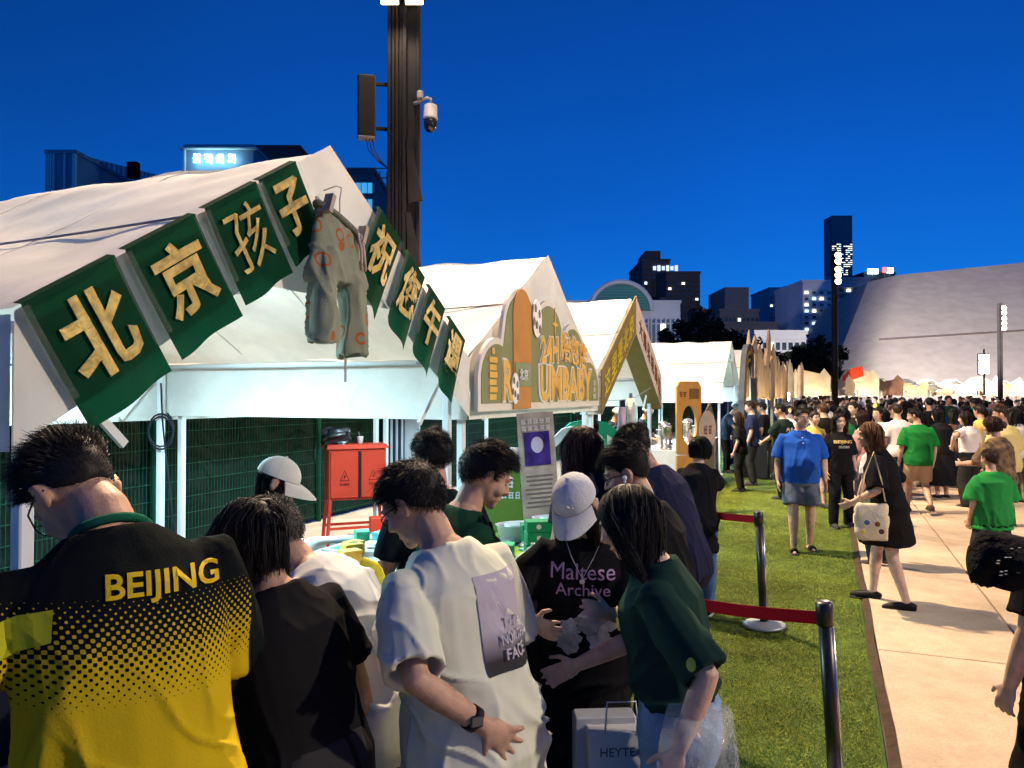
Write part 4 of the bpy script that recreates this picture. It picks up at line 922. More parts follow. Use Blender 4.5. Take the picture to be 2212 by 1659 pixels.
tc = n.new('ShaderNodeTexCoord'); sx = n.new('ShaderNodeSeparateXYZ'); l.new(tc.outputs['Object'], sx.inputs[0]); hz = math_node(pm, 'MULTIPLY', math_node(pm, 'SUBTRACT', sx.outputs[2], 1.10), 5); cr = n.new('ShaderNodeValToRGB'); cr.color_ramp.elements[0].color = (.035, .035, .04, 1); cr.color_ramp.elements[0].position = .05; cr.color_ramp.elements[1].color = (.42, .38, .46, 1); cr.color_ramp.elements[1].position = .45
l.new(hz, cr.inputs[0]); l.new(cr.outputs[0], n['Principled BSDF'].inputs['Base Color']); link('back_print', me, pm, P4['top'])
for i, (tx, dz, wdt) in enumerate((('THE', 1.205, .06), ('NORTH', 1.165, .11), ('FACE', 1.125, .09))):
    me = project(flat_text(tx, wdt, .030, .02), P4['top'], Vector((P4['sp'](1.2)[0].x + .085, 0, dz)), (1, 0, 0), (0, 0, 1), (0, 1, 0), off=.013); link('lettering', me, mat('print_grey', (.42, .40, .46), .8), P4['top'])
# watch on his left wrist
w_ = P4['wr'][-1]; e = P4['el'][-1]; d = (w_ - e).normalized(); b = MB(); b.tube([w_ - d * .055, w_ - d * .03], .0335, 16); wb = b.build('wrist_watch', M_black, None, True); wb.parent = None
wb.matrix_world = P4['root'].matrix_basis.copy(); tag(wb, 'black wrist watch on the wrist held at the hip', 'watch')
b = MB(); b.rbox(w_ - d * .042 + Vector((-.012, -.033, .004)), (.036, .010, .03), .004, rot=(0, 0, -.3)); b.build('watch_face', mat('watch_glass', (.10, .11, .12), .15, metal=.4), wb)
# --- dark green man looking right
P5 = person('man in a dark green shirt looking down to the boxes on the table', spot(975, 2.95), -62, h=1.66, lean=14, head=(30, -12, 0), bw=1.05, armL=(-.15, .36, .98), armR=(.10, .38, 1.0), top=dict(col=(.010, .045, .026), ease=.03, hem=.74, sleeve=.85, wr=.014), bottom=dict(kind='trousers', col=BLK), hair=dict(style='short', thick=.026, len=1.1, up=.5, flow=(.2, .7, 0)), skin=SK, seed=14)
P6 = person('dark haired man half hidden behind the man in green', spot(945, 3.5), 20, h=1.66, lean=6, head=(14, 8, 0), top=dict(col=(.008, .012, .016), ease=.025), bottom=dict(kind='trousers', col=BLK), hair=dict(style='short', thick=.022, len=1.0), skin=SK, seed=15)
# --- woman in white cap facing us, black tee
P7 = person('woman in a pale cap and black T-shirt with lilac lettering, looking down', spot(1262, 2.95), 172, h=1.56, lean=10, head=(34, -14, 6), bw=.98, male=False, armR=(.16, .30, 1.06), armL=(-.10, .30, 1.10), poleR=(1, -.3, -.6), top=dict(col=BLK, ease=.034, hem=.66, sleeve=1.0, sl_r=.088, wr=.014), bottom=dict(kind='trousers', col=BLK, wide=.03), hair=dict(style='long', cap=1, thick=.004, length=.42, col=(.016, .012, .010, 1)), skin=SK3, seed=17)
# --- woman in dark green tee and jeans, profile to the left
P8 = person('long haired woman in a dark green T-shirt and blue jeans in profile', spot(1440, 2.42), 72, h=1.56, lean=12, head=(26, 14, 0), bw=1.0, male=False, armL=(-.26, -.06, .86), armR=(.15, .32, .92), poleL=(-.4, -1, 0), top=dict(col=(.012, .035, .028), ease=.026, hem=1.02, sleeve=.98, sl_r=.078, wr=.014), bottom=dict(kind='jeans', col=(.16, .27, .45), wide=.02), hair=dict(style='long', thick=.020, length=.30, col=BLACKHAIR), skin=SK3, seed=21)
# --- man with earbud and glasses
P9 = person('man with glasses and a white earbud in a black shirt', spot(1425, 3.15), 66, h=1.64, lean=14, head=(24, 8, 0), top=dict(col=BLK, ease=.025, wr=.012), bottom=dict(kind='trousers', col=BLK), hair=dict(style='fade', thick=.026, len=1.2, up=.4, flow=(.2, .8, 0)), glasses='black', skin=SK, seed=23)
P10 = person('man in a navy T-shirt leaning over the second stall', spot(1445, 4.3), 55, h=1.70, lean=24, head=(32, 4, 0), bw=1.08, top=dict(col=(.016, .018, .045), ease=.03, wr=.010, sl_r=.082), bottom=dict(kind='trousers', col=BLK), hair=dict(style='fade', thick=.022, len=1.0, up=.6), skin=SK2, seed=25, armL=(-.2, .4, .95), armR=(.2, .4, .95))
P11 = person('woman with long plum brown hair seen from behind', spot(1268, 4.5), 30, h=1.64, lean=4, head=(8, 4, 0), male=False, top=dict(col=(.02, .02, .03), ease=.025), bottom=dict(kind='trousers', col=BLK), hair=dict(style='long', thick=.016, length=.42, col=(.022, .008, .012, 1)), skin=SK, seed=27)
P12 = person('woman with clipped up hair, black top and tan strap reaching over a counter', spot(1506, 6.5), -22, h=1.48, lean=16, head=(8, -30, 0), male=False, near=True, vox=.010, armR=(.02, .36, 1.14), armL=(-.05, .35, 1.10), top=dict(col=BLK, ease=.03, hem=.62, sleeve=.7, wr=.012), bottom=dict(kind='jeans', col=(.05, .12, .28)), hair=dict(style='clip', thick=.018, length=.06, bun=(0, -.10, .075)), skin=SK3, seed=29, shoes=((.02, .02, .02, 1), 'shoe', (.6, .6, .6, 1)))
P13 = person('stall woman in a white embroidered cap, seen in profile', spot(556, 3.5), -72, h=1.55, lean=8, head=(22, -6, 0), male=False, top=dict(col=(.03, .03, .035), ease=.025), bottom=dict(kind='trousers', col=BLK), hair=dict(style='long', cap=1, thick=.004, length=.30), skin=SK, seed=31)
# ================================================================== flags, signs and goods of the stalls
M_flag = mat('flag_green', (.004, .055, .024), .75, var=.12, vscale=8, bump=.15, bscale=40, trans=.42)
M_gold = mat('gold_tape', (.50, .37, .12), .42, var=.35, vscale=22, metal=.25, bump=.5, bscale=45)
M_tape = mat('clear_tape', (.75, .75, .72), .08, alpha=.07, spec=1.0, bump=.9, bscale=70)
SL = math.atan2(RZ - EZ, HW)
def flag(ch, t0, t1, side, length, lean_cut, seed, lab):
    tc = (t0 + t1) / 2; wd = abs(t1 - t0) / math.cos(SL); z = RZ - (RZ - EZ) * abs(tc) / HW + .035
    # local frame: x along the slope (left to right), z up the cloth
    o = thing('flag', lab, 'flag', W(tc, -.10, z), TH, 'green lettered flags on the tent front')
    o.rotation_euler = (Matrix.Rotation(TH, 3, 'Z') @ Matrix.Rotation(-SL if side < 0 else SL, 3, 'Y')).to_euler()
    r = random.Random(seed); ph = r.uniform(0, 6)
    def f(u, v): return ((u - .5) * wd, -.006 - .016 * math.sin(u * 7 + ph) * v - .02 * v * v + (.05 if v < .02 else 0) * 0, -v * length * (1 + lean_cut * (u - .5)) )
    b = MB(); b.grid(f, 12, 16)
    b.grid(lambda u, v: ((u - .5) * wd, -.006 + v * .035, .0 + v * .006), 12, 2); b.build('cloth', M_flag, o, True)
    me = fit_text(ch, wd * .74, length * .62, bold=.0 if ch == '孩' else .028, extrude=.0015, res=2)
    for v in me.vertices:
        u = v.co.x / wd + .5; q = (length * .44 - v.co.z) / length; v.co.z -= length * .42; v.co.y += f(u, q)[1] - .014
    link('character', me, M_gold, o)
    for s in (-1, 1):
        b = MB(); b.grid(lambda u, v: (s * wd * .5 + (u - .5) * .04, -.014 - .016 * math.sin((.5 + s * .5) * 7 + ph) * v * .8 - .016 * v * v, -.01 - v * length * .72), 3, 12); b.build('tape', M_tape, o, True)
for i, (ch, t0, t1) in enumerate((('北', -1.76, -1.40), ('京', -1.355, -1.01), ('孩', -.955, -.635), ('子', -.62, -.35))): flag(ch, t0, t1, -1, .50 - .02 * i, 0.0, i, ('lowest', 'second lowest', 'second highest', 'highest')[i] + ' green flag with bold gold character on the near roof slope')
for i, (ch, t0, t1) in enumerate((('祝', .43, .69), ('您', .76, .99), ('午', 1.05, 1.28), ('遇', 1.35, 1.60))): flag(ch, t0, t1, 1, .58 - .02 * i, .12, 10 + i, ('highest', 'second highest', 'second lowest', 'lowest')[i] + ' narrow green flag with thin gold character beyond the hanging shorts')

# shorts on a hanger
o = thing('hanging_shorts', 'grey drawstring shorts with orange ring pattern hanging from the tent peak', 'shorts', W(-.12, -.20, 2.74), TH)
o.scale = (1.12, 1, 1.04)
m = mat('shorts_grey', (.22, .24, .18), .85, var=.12, vscale=9, bump=.2, bscale=90); n = m.node_tree.nodes; l = m.node_tree.links
tc = n.new('ShaderNodeTexCoord'); vo = n.new('ShaderNodeTexVoronoi'); vo.inputs['Scale'].default_value = 10; vo.inputs['Randomness'].default_value = .7; mp = n.new('ShaderNodeMapping'); mp.inputs['Scale'].default_value = (1, .25, .82)
l.new(tc.outputs['Object'], mp.inputs[0]); l.new(mp.outputs[0], vo.inputs['Vector']); d = vo.outputs['Distance']
f = math_node(m, 'MULTIPLY', math_node(m, 'GREATER_THAN', d, .25), math_node(m, 'LESS_THAN', d, .335)); base = n['Principled BSDF'].inputs['Base Color'].links[0].from_socket
l.new(mix_node(m, base, (.34, .10, .03), f), n['Principled BSDF'].inputs['Base Color'])
tilt = .34; g = MB()
I3 = Matrix.Rotation(math.atan(tilt), 3, 'Y'); rgs = []
for v in (0, .15, .4, .7, 1.0):
    rgs.append((Vector((0, 0, -v * .30)), I3 if v < .3 else Matrix.Rotation(math.atan(tilt) * (1 - v), 3, 'Y'), .162 + .05 * v ** .7, .034 + .045 * v, 0))
ring_tube(g, rgs, 30)
for s in (-1, 1):
    g.tube([(s * .08, 0, -.16), (s * .11, .0, -.32), (s * .125, .01 * s, -.48), (s * .115, .0, -.63 - .03 * s)], [.085, .108, .112, .116], 20, flat=.62, inner=(.05, .86))
sm_ = remesh(g, .010, 2, 'cloth'); wrinkle(sm_, .014, 77, .2, k=1.0); link('cloth', sm_, m, o)
b = MB(); b.tube([(math.cos(a) * .168, math.sin(a) * .04 - .004, .012 - tilt * math.cos(a) * .168) for a in [2 * math.pi * i / 24 for i in range(25)]], .017, 7); b.build('waistband', mat('waist_grey', (.16, .16, .14), .9, bump=.6, bscale=120), o, True)
b = MB()
for dx in (0, .022): b.tube([(.09 + dx, -.055, -.03), (.095 + dx, -.075, -.12), (.10 + dx * 1.6, -.07, -.22)], .008, 6)
b.build('drawstring', mat('cord_pink', (.42, .34, .31), .9), o, True)
h = thing('clothes_hanger', 'clear plastic clip hanger holding the ring patterned shorts', 'hanger', W(-.12, -.20, 2.74), TH)
b = MB(); b.tube([(-.2, -.01, .095), (.2, -.01, -.04)], .009, 7); b.build('bar', mat('hanger_clear', (.6, .6, .6), .2, alpha=.6), h, True)
b = MB(); b.tube([(0, -.01, .03), (.0, -.01, .13), (.03, .0, .20), (.05, .05, .22), (.04, .12, .20)], .004, 6); b.build('hook', M_bolt, h, True)
for x in (-.15, .15):
    b = MB(); b.box((x, -.05, -.34 * x + .02), (.028, .05, .10), rot=(0, .35, 0)); b.build('clip', mat('clip_wood', (.42, .33, .24), .6), h)
tg = thing('hang_tag', 'grey paper price tag on a string below the shorts', 'tag', W(-.08, -.22, 2.04), TH)
b = MB(); b.rbox((0, 0, -.06), (.022, .004, .13), .002); b.build('card', mat('tag_grey', (.30, .29, .30), .7), tg)
b = MB(); b.tube([(0, 0, .005), (-.012, 0, .09), (0, .01, .14), (.02, 0, .10), (.0, 0, .005)], .0022, 5); b.build('string', M_black, tg)

# ------------------------------------------------------------------ cloud sign of the second tent
M_olive = mat('sign_olive', (.28, .285, .15), 1, var=.12, vscale=3, spec=0); M_cream = mat('sign_cream', (.80, .74, .66), 1, var=.05, spec=0)
M_orange = mat('sign_orange', (.80, .48, .13), 1, var=.08, spec=0); M_brown = mat('sign_brown', (.56, .27, .09), 1, var=.1, spec=0)
sg = thing('sign_board', 'cloud shaped olive sign board with orange lettering on the second tent', 'sign', W(-.16, -.14, 0), TH)
lob = [(2.27, 1.93, .37), (2.80, 2.33, .43), (3.50, 2.28, .45), (4.22, 2.13, .44), (4.78, 1.80, .45)]
def env(t, grow=0.0):
    z = 0
    for c, zc, r_ in lob:
        q = (r_ + grow) ** 2 - (t - c) ** 2
        if q > 0: z = max(z, zc + math.sqrt(q))
    return z
def cloud(grow, t0, t1, zb):
    ts = [t0 + (t1 - t0) * i / 90 for i in range(91)]; return [(t0, zb), (t1, zb)] + [(t, max(env(t, grow), zb + .05)) for t in reversed(ts)]
b = MB(); b.prism(cloud(.0, 1.905, 5.2, 1.72), 0, .03); b.build('board', M_cream, sg)
b = MB(); b.prism(cloud(-.05, 1.96, 5.15, 1.78), -.006, .0); b.build('face_panel', M_olive, sg)
def letters(body, t, z, wd, hh, rot=0.0, bold=.03):
    me = fit_text(body, wd * 1.05, hh * 1.10, bold=bold + .035, extrude=.003); a = link('lettering', me, M_cream, sg, loc=(t, -.012, z), rot=(0, rot, 0))
    me = fit_text(body, wd, hh, bold=bold, extrude=.003); link('lettering', me, M_orange, sg, loc=(t, -.019, z), rot=(0, rot, 0))
letters('R', 2.45, 1.965, .20, .33); letters('UMBABY', 4.02, 1.955, 1.62, .33); letters('24H', 3.47, 2.27, .50, .24, -.05); letters('陪您店', 4.24, 2.29, .86, .29, .12, bold=.02)
b = MB()
for k in range(6): b.box((2.16, -.010 - .004 * (k % 2), 1.83 + k * .058), (.13 + .02 * (k % 2), .008, .045))
b.box((2.16, -.012, 2.19), (.05, .01, .05)); b.build('tower_emblem', M_orange, sg)
# a plain rounded panel where the board shows a mascot
me = MB(); me.prism([(2.58, 1.73), (2.98, 1.73)] + [(2.78 + .21 * math.cos(a), 2.52 + .23 * math.sin(a)) for a in [math.pi * i / 16 for i in range(17)]], -.016, -.008); me.build('rounded_panel', M_brown, sg)
me = MB(); me.prism([(2.60, 1.92), (2.97, 1.92), (2.97, 2.12), (2.60, 2.12)], -.022, -.017); me.build('green_panel', mat('panel_green', (.08, .14, .035), .5), sg)
me = fit_text('北京', .20, .10, bold=.01, extrude=.002); link('lettering', me, M_white, sg, loc=(2.78, -.026, 2.02))
def ball(t, z, rx, rz):
    b = MB(); b.prism([(t + rx * math.cos(a), z + rz * math.sin(a)) for a in [2 * math.pi * i / 24 for i in range(24)]], -.024, -.014); q = b.build('football', M_white, sg)
    for (x, y) in ((-.45, .5), (.45, .25), (-.15, -.35), (.55, -.55), (-.75, -.2)):
        b = MB(); b.prism([(t + rx * (x + .24 * math.cos(a)), z + rz * (y + .24 * math.sin(a))) for a in [2 * math.pi * i / 5 + .3 for i in range(5)]], -.029, -.0245); b.build('patch', mat('ball_patch', (.10, .08, .05), .5), q)
ball(3.12, 2.53, .11, .17); ball(2.60, 1.90, .08, .13)
b = MB(); b.prism([(3.62 + (.10 if i % 2 == 0 else .022) * math.cos(i * math.pi / 4) * (1 if i % 4 == 0 else .8), 2.52 + (.16 if i % 4 == 2 else .03 if i % 2 else .0) * math.sin(i * math.pi / 4)) for i in range(8)], -.018, -.010); b.build('star', M_orange, sg)
for k in range(3):
    b = MB(); b.box((4.97, -.01, 1.98 - k * .075), (.07 + .05 * (k == 2), .006, .055)); b.build('small_text_block', mat('sign_pale', (.45, .42, .32), .6), sg)

# ------------------------------------------------------------------ third tent: sloping lettered boards
def slope_board(side, m, name, lab, body, tm, tc0):
    o = thing('sign_board', lab, 'sign', W(7.0, -.10, RZ + .02), TH); L = HW / math.cos(SL)
    poly = [(0, 0), (side * HW, -(RZ - EZ)), (side * HW, -(RZ - EZ) - .52), (0, -.52)]
    if side < 0: poly = poly[::-1]
    b = MB(); b.prism(poly, -.012, .0); b.build('face_panel', m, o)
    b = MB(); b.add([(0, -.012, -.522), (side * HW, -.012, -(RZ - EZ) - .522), (side * HW, .26, -(RZ - EZ) - .522), (0, .26, -.522), (0, -.012, -.526), (side * HW, -.012, -(RZ - EZ) - .526), (side * HW, .26, -(RZ - EZ) - .526), (0, .26, -.526)], [(0, 1, 2, 3), (7, 6, 5, 4)]); b.build('return_panel', M_sgold if side > 0 else M_cream, o)
    n = len(body)
    for i, ch in enumerate(body):
        f = tc0[0] + (tc0[1] - tc0[0]) * i / (n - 1); x = side * HW * f; me = fit_text(ch, .26 if side < 0 else .20, .29 if side < 0 else .26, bold=.012, extrude=.002)
        me.transform(Matrix(((1, 0, 0, 0), (0, 1, 0, 0), (-side * math.tan(SL) * .9, 0, 1, 0), (0, 0, 0, 1)))); link('character', me, tm, o, loc=(x, -.017, -(RZ - EZ) * f - .27))
M_sgold = mat('board_gold', (.26, .19, .075), 1, var=.1, spec=0); M_yel = mat('char_yellow', (.66, .50, .06), 1, spec=0); M_brn = mat('char_brown', (.22, .09, .05), 1, spec=0)
slope_board(-1, M_sgold, 'sign', 'brown gold sloping board with yellow brush lettering on the third tent', '这里是北京', M_yel, (.86, .17))
slope_board(1, mat('board_cream', (.66, .55, .48), 1, var=.05, spec=0), 'sign', 'cream sloping board with brown lettering on the third tent', '大爆呆城周边', M_brn, (.16, .88))

# ------------------------------------------------------------------ striped arch of the fourth tent
o = thing('striped_arch', 'pointed arch of yellow and dark stripes framing the fourth tent', 'arch', W(16.3, -.75, 0), TH)
def arch_pt(u, off):
    # u 0..1 from left foot over the apex to right foot
    s = -1 if u < .5 else 1; q = abs(u - .5) * 2; z = 2.95 * (1 - q ** 2.2); x = s * (1.72 * min(1, q * 1.5) ** .62); 
    if q > .66: x = s * (1.72 - .12 * (q - .66) / .34)
    k_ = 1 + off / 1.8; return (x * k_, z + off * (1 - q) * 1.2)
for i, cc in enumerate(((.05, .05, .055), (.55, .42, .04), (.06, .045, .035), (.50, .38, .05), (.30, .10, .04), (.10, .11, .13))):
    b = MB(); a0, a1 = -.34 + i * .075, -.34 + (i + 1) * .075; N = 44
    ps = [arch_pt(k2 / N, a0) for k2 in range(N + 1)]; pe = [arch_pt(k2 / N, a1) for k2 in range(N + 1)]
    vs = [(p[0], y, p[1]) for p in ps for y in (-.06, .06)] + [(p[0], y, p[1]) for p in pe for y in (-.06, .06)]; M2 = 2 * (N + 1); fs = []
    for k2 in range(N): fs += [(2 * k2, 2 * k2 + 2, M2 + 2 * k2 + 2, M2 + 2 * k2), (2 * k2 + 1, M2 + 2 * k2 + 1, M2 + 2 * k2 + 3, 2 * k2 + 3), (2 * k2, 2 * k2 + 1, 2 * k2 + 3, 2 * k2 + 2), (M2 + 2 * k2, M2 + 2 * k2 + 2, M2 + 2 * k2 + 3, M2 + 2 * k2 + 1)]
    b.add(vs, fs); b.build('stripe', mat('stripe%d' % i, cc, 1, var=.15, spec=0), o)
b = MB(); b.tube([(0, 0, 2.75), (.0, 0, 3.1), (.06, 0, 3.45)], [.09, .06, .015], 8); b.build('finial', mat('arch_wood', (.35, .27, .2), .7), o, True)
b = MB(); b.rbox((0, -.1, 2.55), (.26, .08, .62), .02); b.build('name_plate', mat('plate_brown', (.22, .12, .07), .6), o)

# orange frame sign with an opening
p = at(1487, 852, 11.8); o = thing('frame_sign', 'orange board sign with an arched opening beside the third tent', 'sign', (p.x, p.y, 0), R(28))
outer = [(-.24, 0), (.24, 0), (.24, 2.05), (-.24, 2.05)]
N = 20; hole = [(.15 * math.cos(a), 1.38 + .30 * math.sin(a)) for a in [math.pi * 1.5 + 2 * math.pi * i / N for i in range(N)]]
b = MB(); ang = lambda q: math.atan2(q[1] - 1.38, q[0])
def outer_pt(a):
    c, s_ = math.cos(a), math.sin(a); k1 = .24 / abs(c) if abs(c) > 1e-6 else 1e9; k2 = (2.05 - 1.38) / s_ if s_ > 1e-6 else (.45 / -s_ if s_ < -1e-6 else 1e9); q = min(k1, k2); return (q * c, 1.38 + q * s_)
N = 48; hi = [(.15 * math.cos(2 * math.pi * i / N), 1.38 + .30 * math.sin(2 * math.pi * i / N)) for i in range(N)]; ho = [outer_pt(2 * math.pi * i / N) for i in range(N)]
vs = [(x, y, z) for (x, z) in hi for y in (-.02, .02)] + [(x, y, z) for (x, z) in ho for y in (-.02, .02)]; fs = []
for i in range(N):
    j = (i + 1) % N; fs += [(2 * i, 2 * j, 2 * N + 2 * j, 2 * N + 2 * i), (2 * i + 1, 2 * N + 2 * i + 1, 2 * N + 2 * j + 1, 2 * j + 1), (2 * i, 2 * i + 1, 2 * j + 1, 2 * j), (2 * N + 2 * i, 2 * N + 2 * j, 2 * N + 2 * j + 1, 2 * N + 2 * i + 1)]
b.add(vs, fs); b.build('board', mat('frame_orange', (.55, .27, .07), .5, var=.1), o)
b = MB(); b.rbox((0, 0, .46), (.48, .04, .92), .006); b.build('lower_board', mat('frame_orange'), o)
b = MB(); b.box((.10, -.026, 1.86), (.19, .006, .16)); b.build('print', mat('frame_print', (.20, .10, .035), .6), o)
me = strokes(.16, .10, 2, 1); link('lettering', me, M_brn, o, loc=(-.13, -.026, 1.85))
b = MB(); b.prism([(.34 + .17 * math.cos(a), 1.30 + .30 * math.sin(a)) for a in [2 * math.pi * i / 26 for i in range(26)]], -.05, -.03); q = b.build('oval_plate', mat('oval_beige', (.46, .36, .28), .6), o)
me = strokes(.18, .16, 2, 2); link('lettering', me, M_brn, q, loc=(.34, -.056, 1.30))
b = MB(); b.prism([(.22, 0), (.5, 0), (.5, 1.5), (.42, 1.72), (.30, 1.55), (.22, 1.2)], -.025, .0); b.build('cutout', mat('cut_olive', (.14, .12, .07), .6), o)

# ------------------------------------------------------------------ jagged wooden fronts
M_wood = mat('pale_wood', (.54, .38, .22), 1, spec=0, var=.22, vscale=3.5, stretch=(3, 3, .5), bump=.25, bscale=14)
def jagged(t0, t1, zb, prof, lab, m=M_wood, n=-.62, turn=11, seed=0, group='jagged wooden stall fronts'):
    r = random.Random(seed); o = thing('plank_screen', lab, 'plank screen', W((t0 + t1) / 2, n, 0), TH - R(turn), group); wd = t1 - t0; k_ = len(prof)
    for i, z in enumerate(prof):
        x0 = -wd / 2 + wd * i / k_; x1 = x0 + wd / k_; zn = prof[(i + 1) % k_]; a = r.uniform(.3, .7); sk = r.uniform(-.15, .15)
        poly = [(x0 + .01, zb + r.uniform(-.06, .06)), (x1 - .01, zb + r.uniform(-.06, .06)), (x1 - .01, z - r.uniform(.1, .5)), (x0 + (x1 - x0) * (a + .15), z - r.uniform(0, .08)), (x0 + (x1 - x0) * a, z + r.uniform(0, .1)), (x0 + .01, z - r.uniform(.15, .6))]
        b = MB(); y = r.uniform(-.05, .05); b.prism(poly, y - .03, y + .03); b.build('plank', m, o)
    b = MB(); b.box((-wd / 2 + .1, .06, zb / 2), (.08, .08, zb)); b.build('post', m, o); b = MB(); b.box((wd / 2 - .1, .06, zb / 2), (.08, .08, zb)); b.build('post', m, o)
    # small uplight at the foot of the screen
    u_ = thing('uplight', 'small warm uplight standing before a jagged plank screen', 'lamp', W((t0 + t1) / 2 - .3, n - .75, 0), TH, 'uplights before the plank screens'); b = MB(); b.lathe([(.10, 0), (.10, .05), (.07, .06)], n=14); b.build('base', M_pole, u_)
    b = MB(); b.ell((0, 0, .12), (.08, .08, .06), 12, 8); b.build('glass', M_lampw, u_, True); add_light('uplight_beam', 'SPOT', (0, 0, .22), 420, (1, .80, .52), .08, u_, target=(0, .75, 2.2), spot=110, blend=.6)
    return o
jagged(18.6, 22.4, 1.75, [2.7, 3.1, 3.55, 3.3, 2.9, 3.2, 3.05], 'pale jagged plank front with three peaks beside the striped arch', seed=1)
jagged(26, 30, 1.7, [2.9, 3.5, 4.3, 3.7, 3.4, 3.2, 3.1, 2.9], 'tall pale jagged plank front with one high spike', seed=2)
jagged(33, 37, 1.7, [3.4, 3.6, 3.2, 3.1, 3.5, 3.3], 'lower ragged plank front with grey moss tint', m=mat('moss_wood', (.34, .30, .20), .8, var=.3, vscale=2, bump=.3), seed=3)
jagged(43, 48, 1.7, [3.6, 3.7, 3.4, 3.3, 3.6, 3.8], 'ragged front with square towers at the far end of the row', m=mat('tan_wood', (.44, .34, .24), .8, var=.25, vscale=2), seed=4)
# yellow strip banner and hanging bottles below the wooden fronts
o = thing('strip_banner', 'bright yellow strip banner on the jagged plank front', 'banner', W(25.6, -.75, 1.4), TH); b = MB(); b.grid(lambda u, v: (u * .8, -.01 * math.sin(u * 6), .0 + v * .75), 4, 3); b.build('cloth', mat('banner_yellow', (.75, .55, .01), .6), o)
b = MB(); b.tube([(-.02, 0, .76), (.84, 0, .76)], .012, 6); b.build('rod', M_bolt, o)
# glaring lamp between the stalls
o = thing('work_light', 'glaring white site lamp hung under the ragged plank front', 'work light', W(33.5, -.9, 1.75), TH)
b = MB(); b.rbox((0, .05, 0), (.6, .08, .42), .02); b.build('housing', M_pole, o); b = MB(); b.rbox((0, -.005, 0), (.54, .03, .36), .01); b.build('lamp_panel', mat('work_glass'), o)
b = MB(); b.tube([(0, .06, .2), (0, .06, 1.4)], .015, 6); b.build('hanger_rod', M_pole, o)
add_light('work_beam', 'SPOT', (0, -.25, 0), 2600, (1, .93, .8), .2, o, target=(-6, -10, -3), spot=150, blend=.5)
# ------------------------------------------------------------------ far row of tents closing the square
far = thing('market_tent', 'small far white tent with lit inside in the row before the theatre', 'tent', (0, 0, 0), 0, 'far tents before the theatre')
tent_parts(far, 'none')
fl = MB(); fl.tube([(-1, .5, 1.98), (1, .5, 1.98)], .03, 6); fl.build('tube', mat('led_far', (.9, .95, 1), .4, emit=(.75, .95, 1), estr=22), far)
M_cut = [mat('cut%d' % i, c, .75, var=.22, vscale=1.5) for i, c in enumerate(((.44, .36, .25), (.36, .28, .2), (.50, .42, .30), (.30, .17, .12), (.42, .33, .22), (.55, .40, .28)))]
first = True; k = 0
for k in range(11):
    D = 58 + 1.5 * k; px = 1748 + k * 53; p = at(px, 852, D)
    q = far if k == 0 else copy_tree(far); q.location = (p.x, p.y, 0); q.rotation_euler = (0, 0, R(-14))
    r = random.Random(k); hh = r.uniform(3.3, 3.9)
    f_ = thing('cutout_sign', ('brown ragged', 'cream two towered', 'red topped', 'tan gabled', 'cream narrow', 'grey square', 'brown arched', 'pale broad', 'tan spiked', 'brown stepped', 'pale stepped')[k] + ' cut-out front on a far tent', 'cut-out sign', (p.x, p.y, 0), R(-14), 'far cut-out stall fronts')
    if k in (4, 5, 6): hh = 2.9
    prof = [(-1.4, 1.75), (1.4, 1.75), (1.45, hh - r.uniform(0, .8)), (1.0, hh), (.7, hh - r.uniform(.2, .7)), (0, hh - r.uniform(0, .9)), (-.6, hh - .1), (-.9, hh + r.uniform(-.5, .2)), (-1.4, hh - r.uniform(.2, .9))]
    b = MB(); b.prism(prof, -.5, -.42); b.build('board', M_cut[k % 6], f_)
    for x in (-1.3, 1.3): b = MB(); b.box((x, -.46, .88), (.07, .07, 1.75)); b.build('post', M_cut[k % 6], f_)
    if k % 2 == 0:  # every other front gets an added uplight to brighten the far row
        u_ = thing('uplight', 'small warm uplight added to brighten a far cut-out sign', 'lamp', (p.x - .6, p.y - 2.6, 0), R(-14), 'added uplights before the far cut-out signs'); b = MB(); b.lathe([(.10, 0), (.10, .05), (.07, .06)], n=10); b.build('base', M_pole, u_)
        b = MB(); b.ell((0, 0, .12), (.08, .08, .06), 10, 6); b.build('glass', M_lampw, u_, True); add_light('uplight_beam', 'SPOT', (0, 0, .25), 1500, (1, .82, .56), .1, u_, target=(.8, 2.2, 2.8), spot=130, blend=.6)
    if k == 2: b = MB(); b.prism([(-1.3, 2.7), (.3, 3.3), (.2, 4.1), (-.6, 3.9), (-1.2, 3.3)], -.58, -.52); b.build('red_panel', mat('red_panel', (.6, .05, .02), .6), f_)
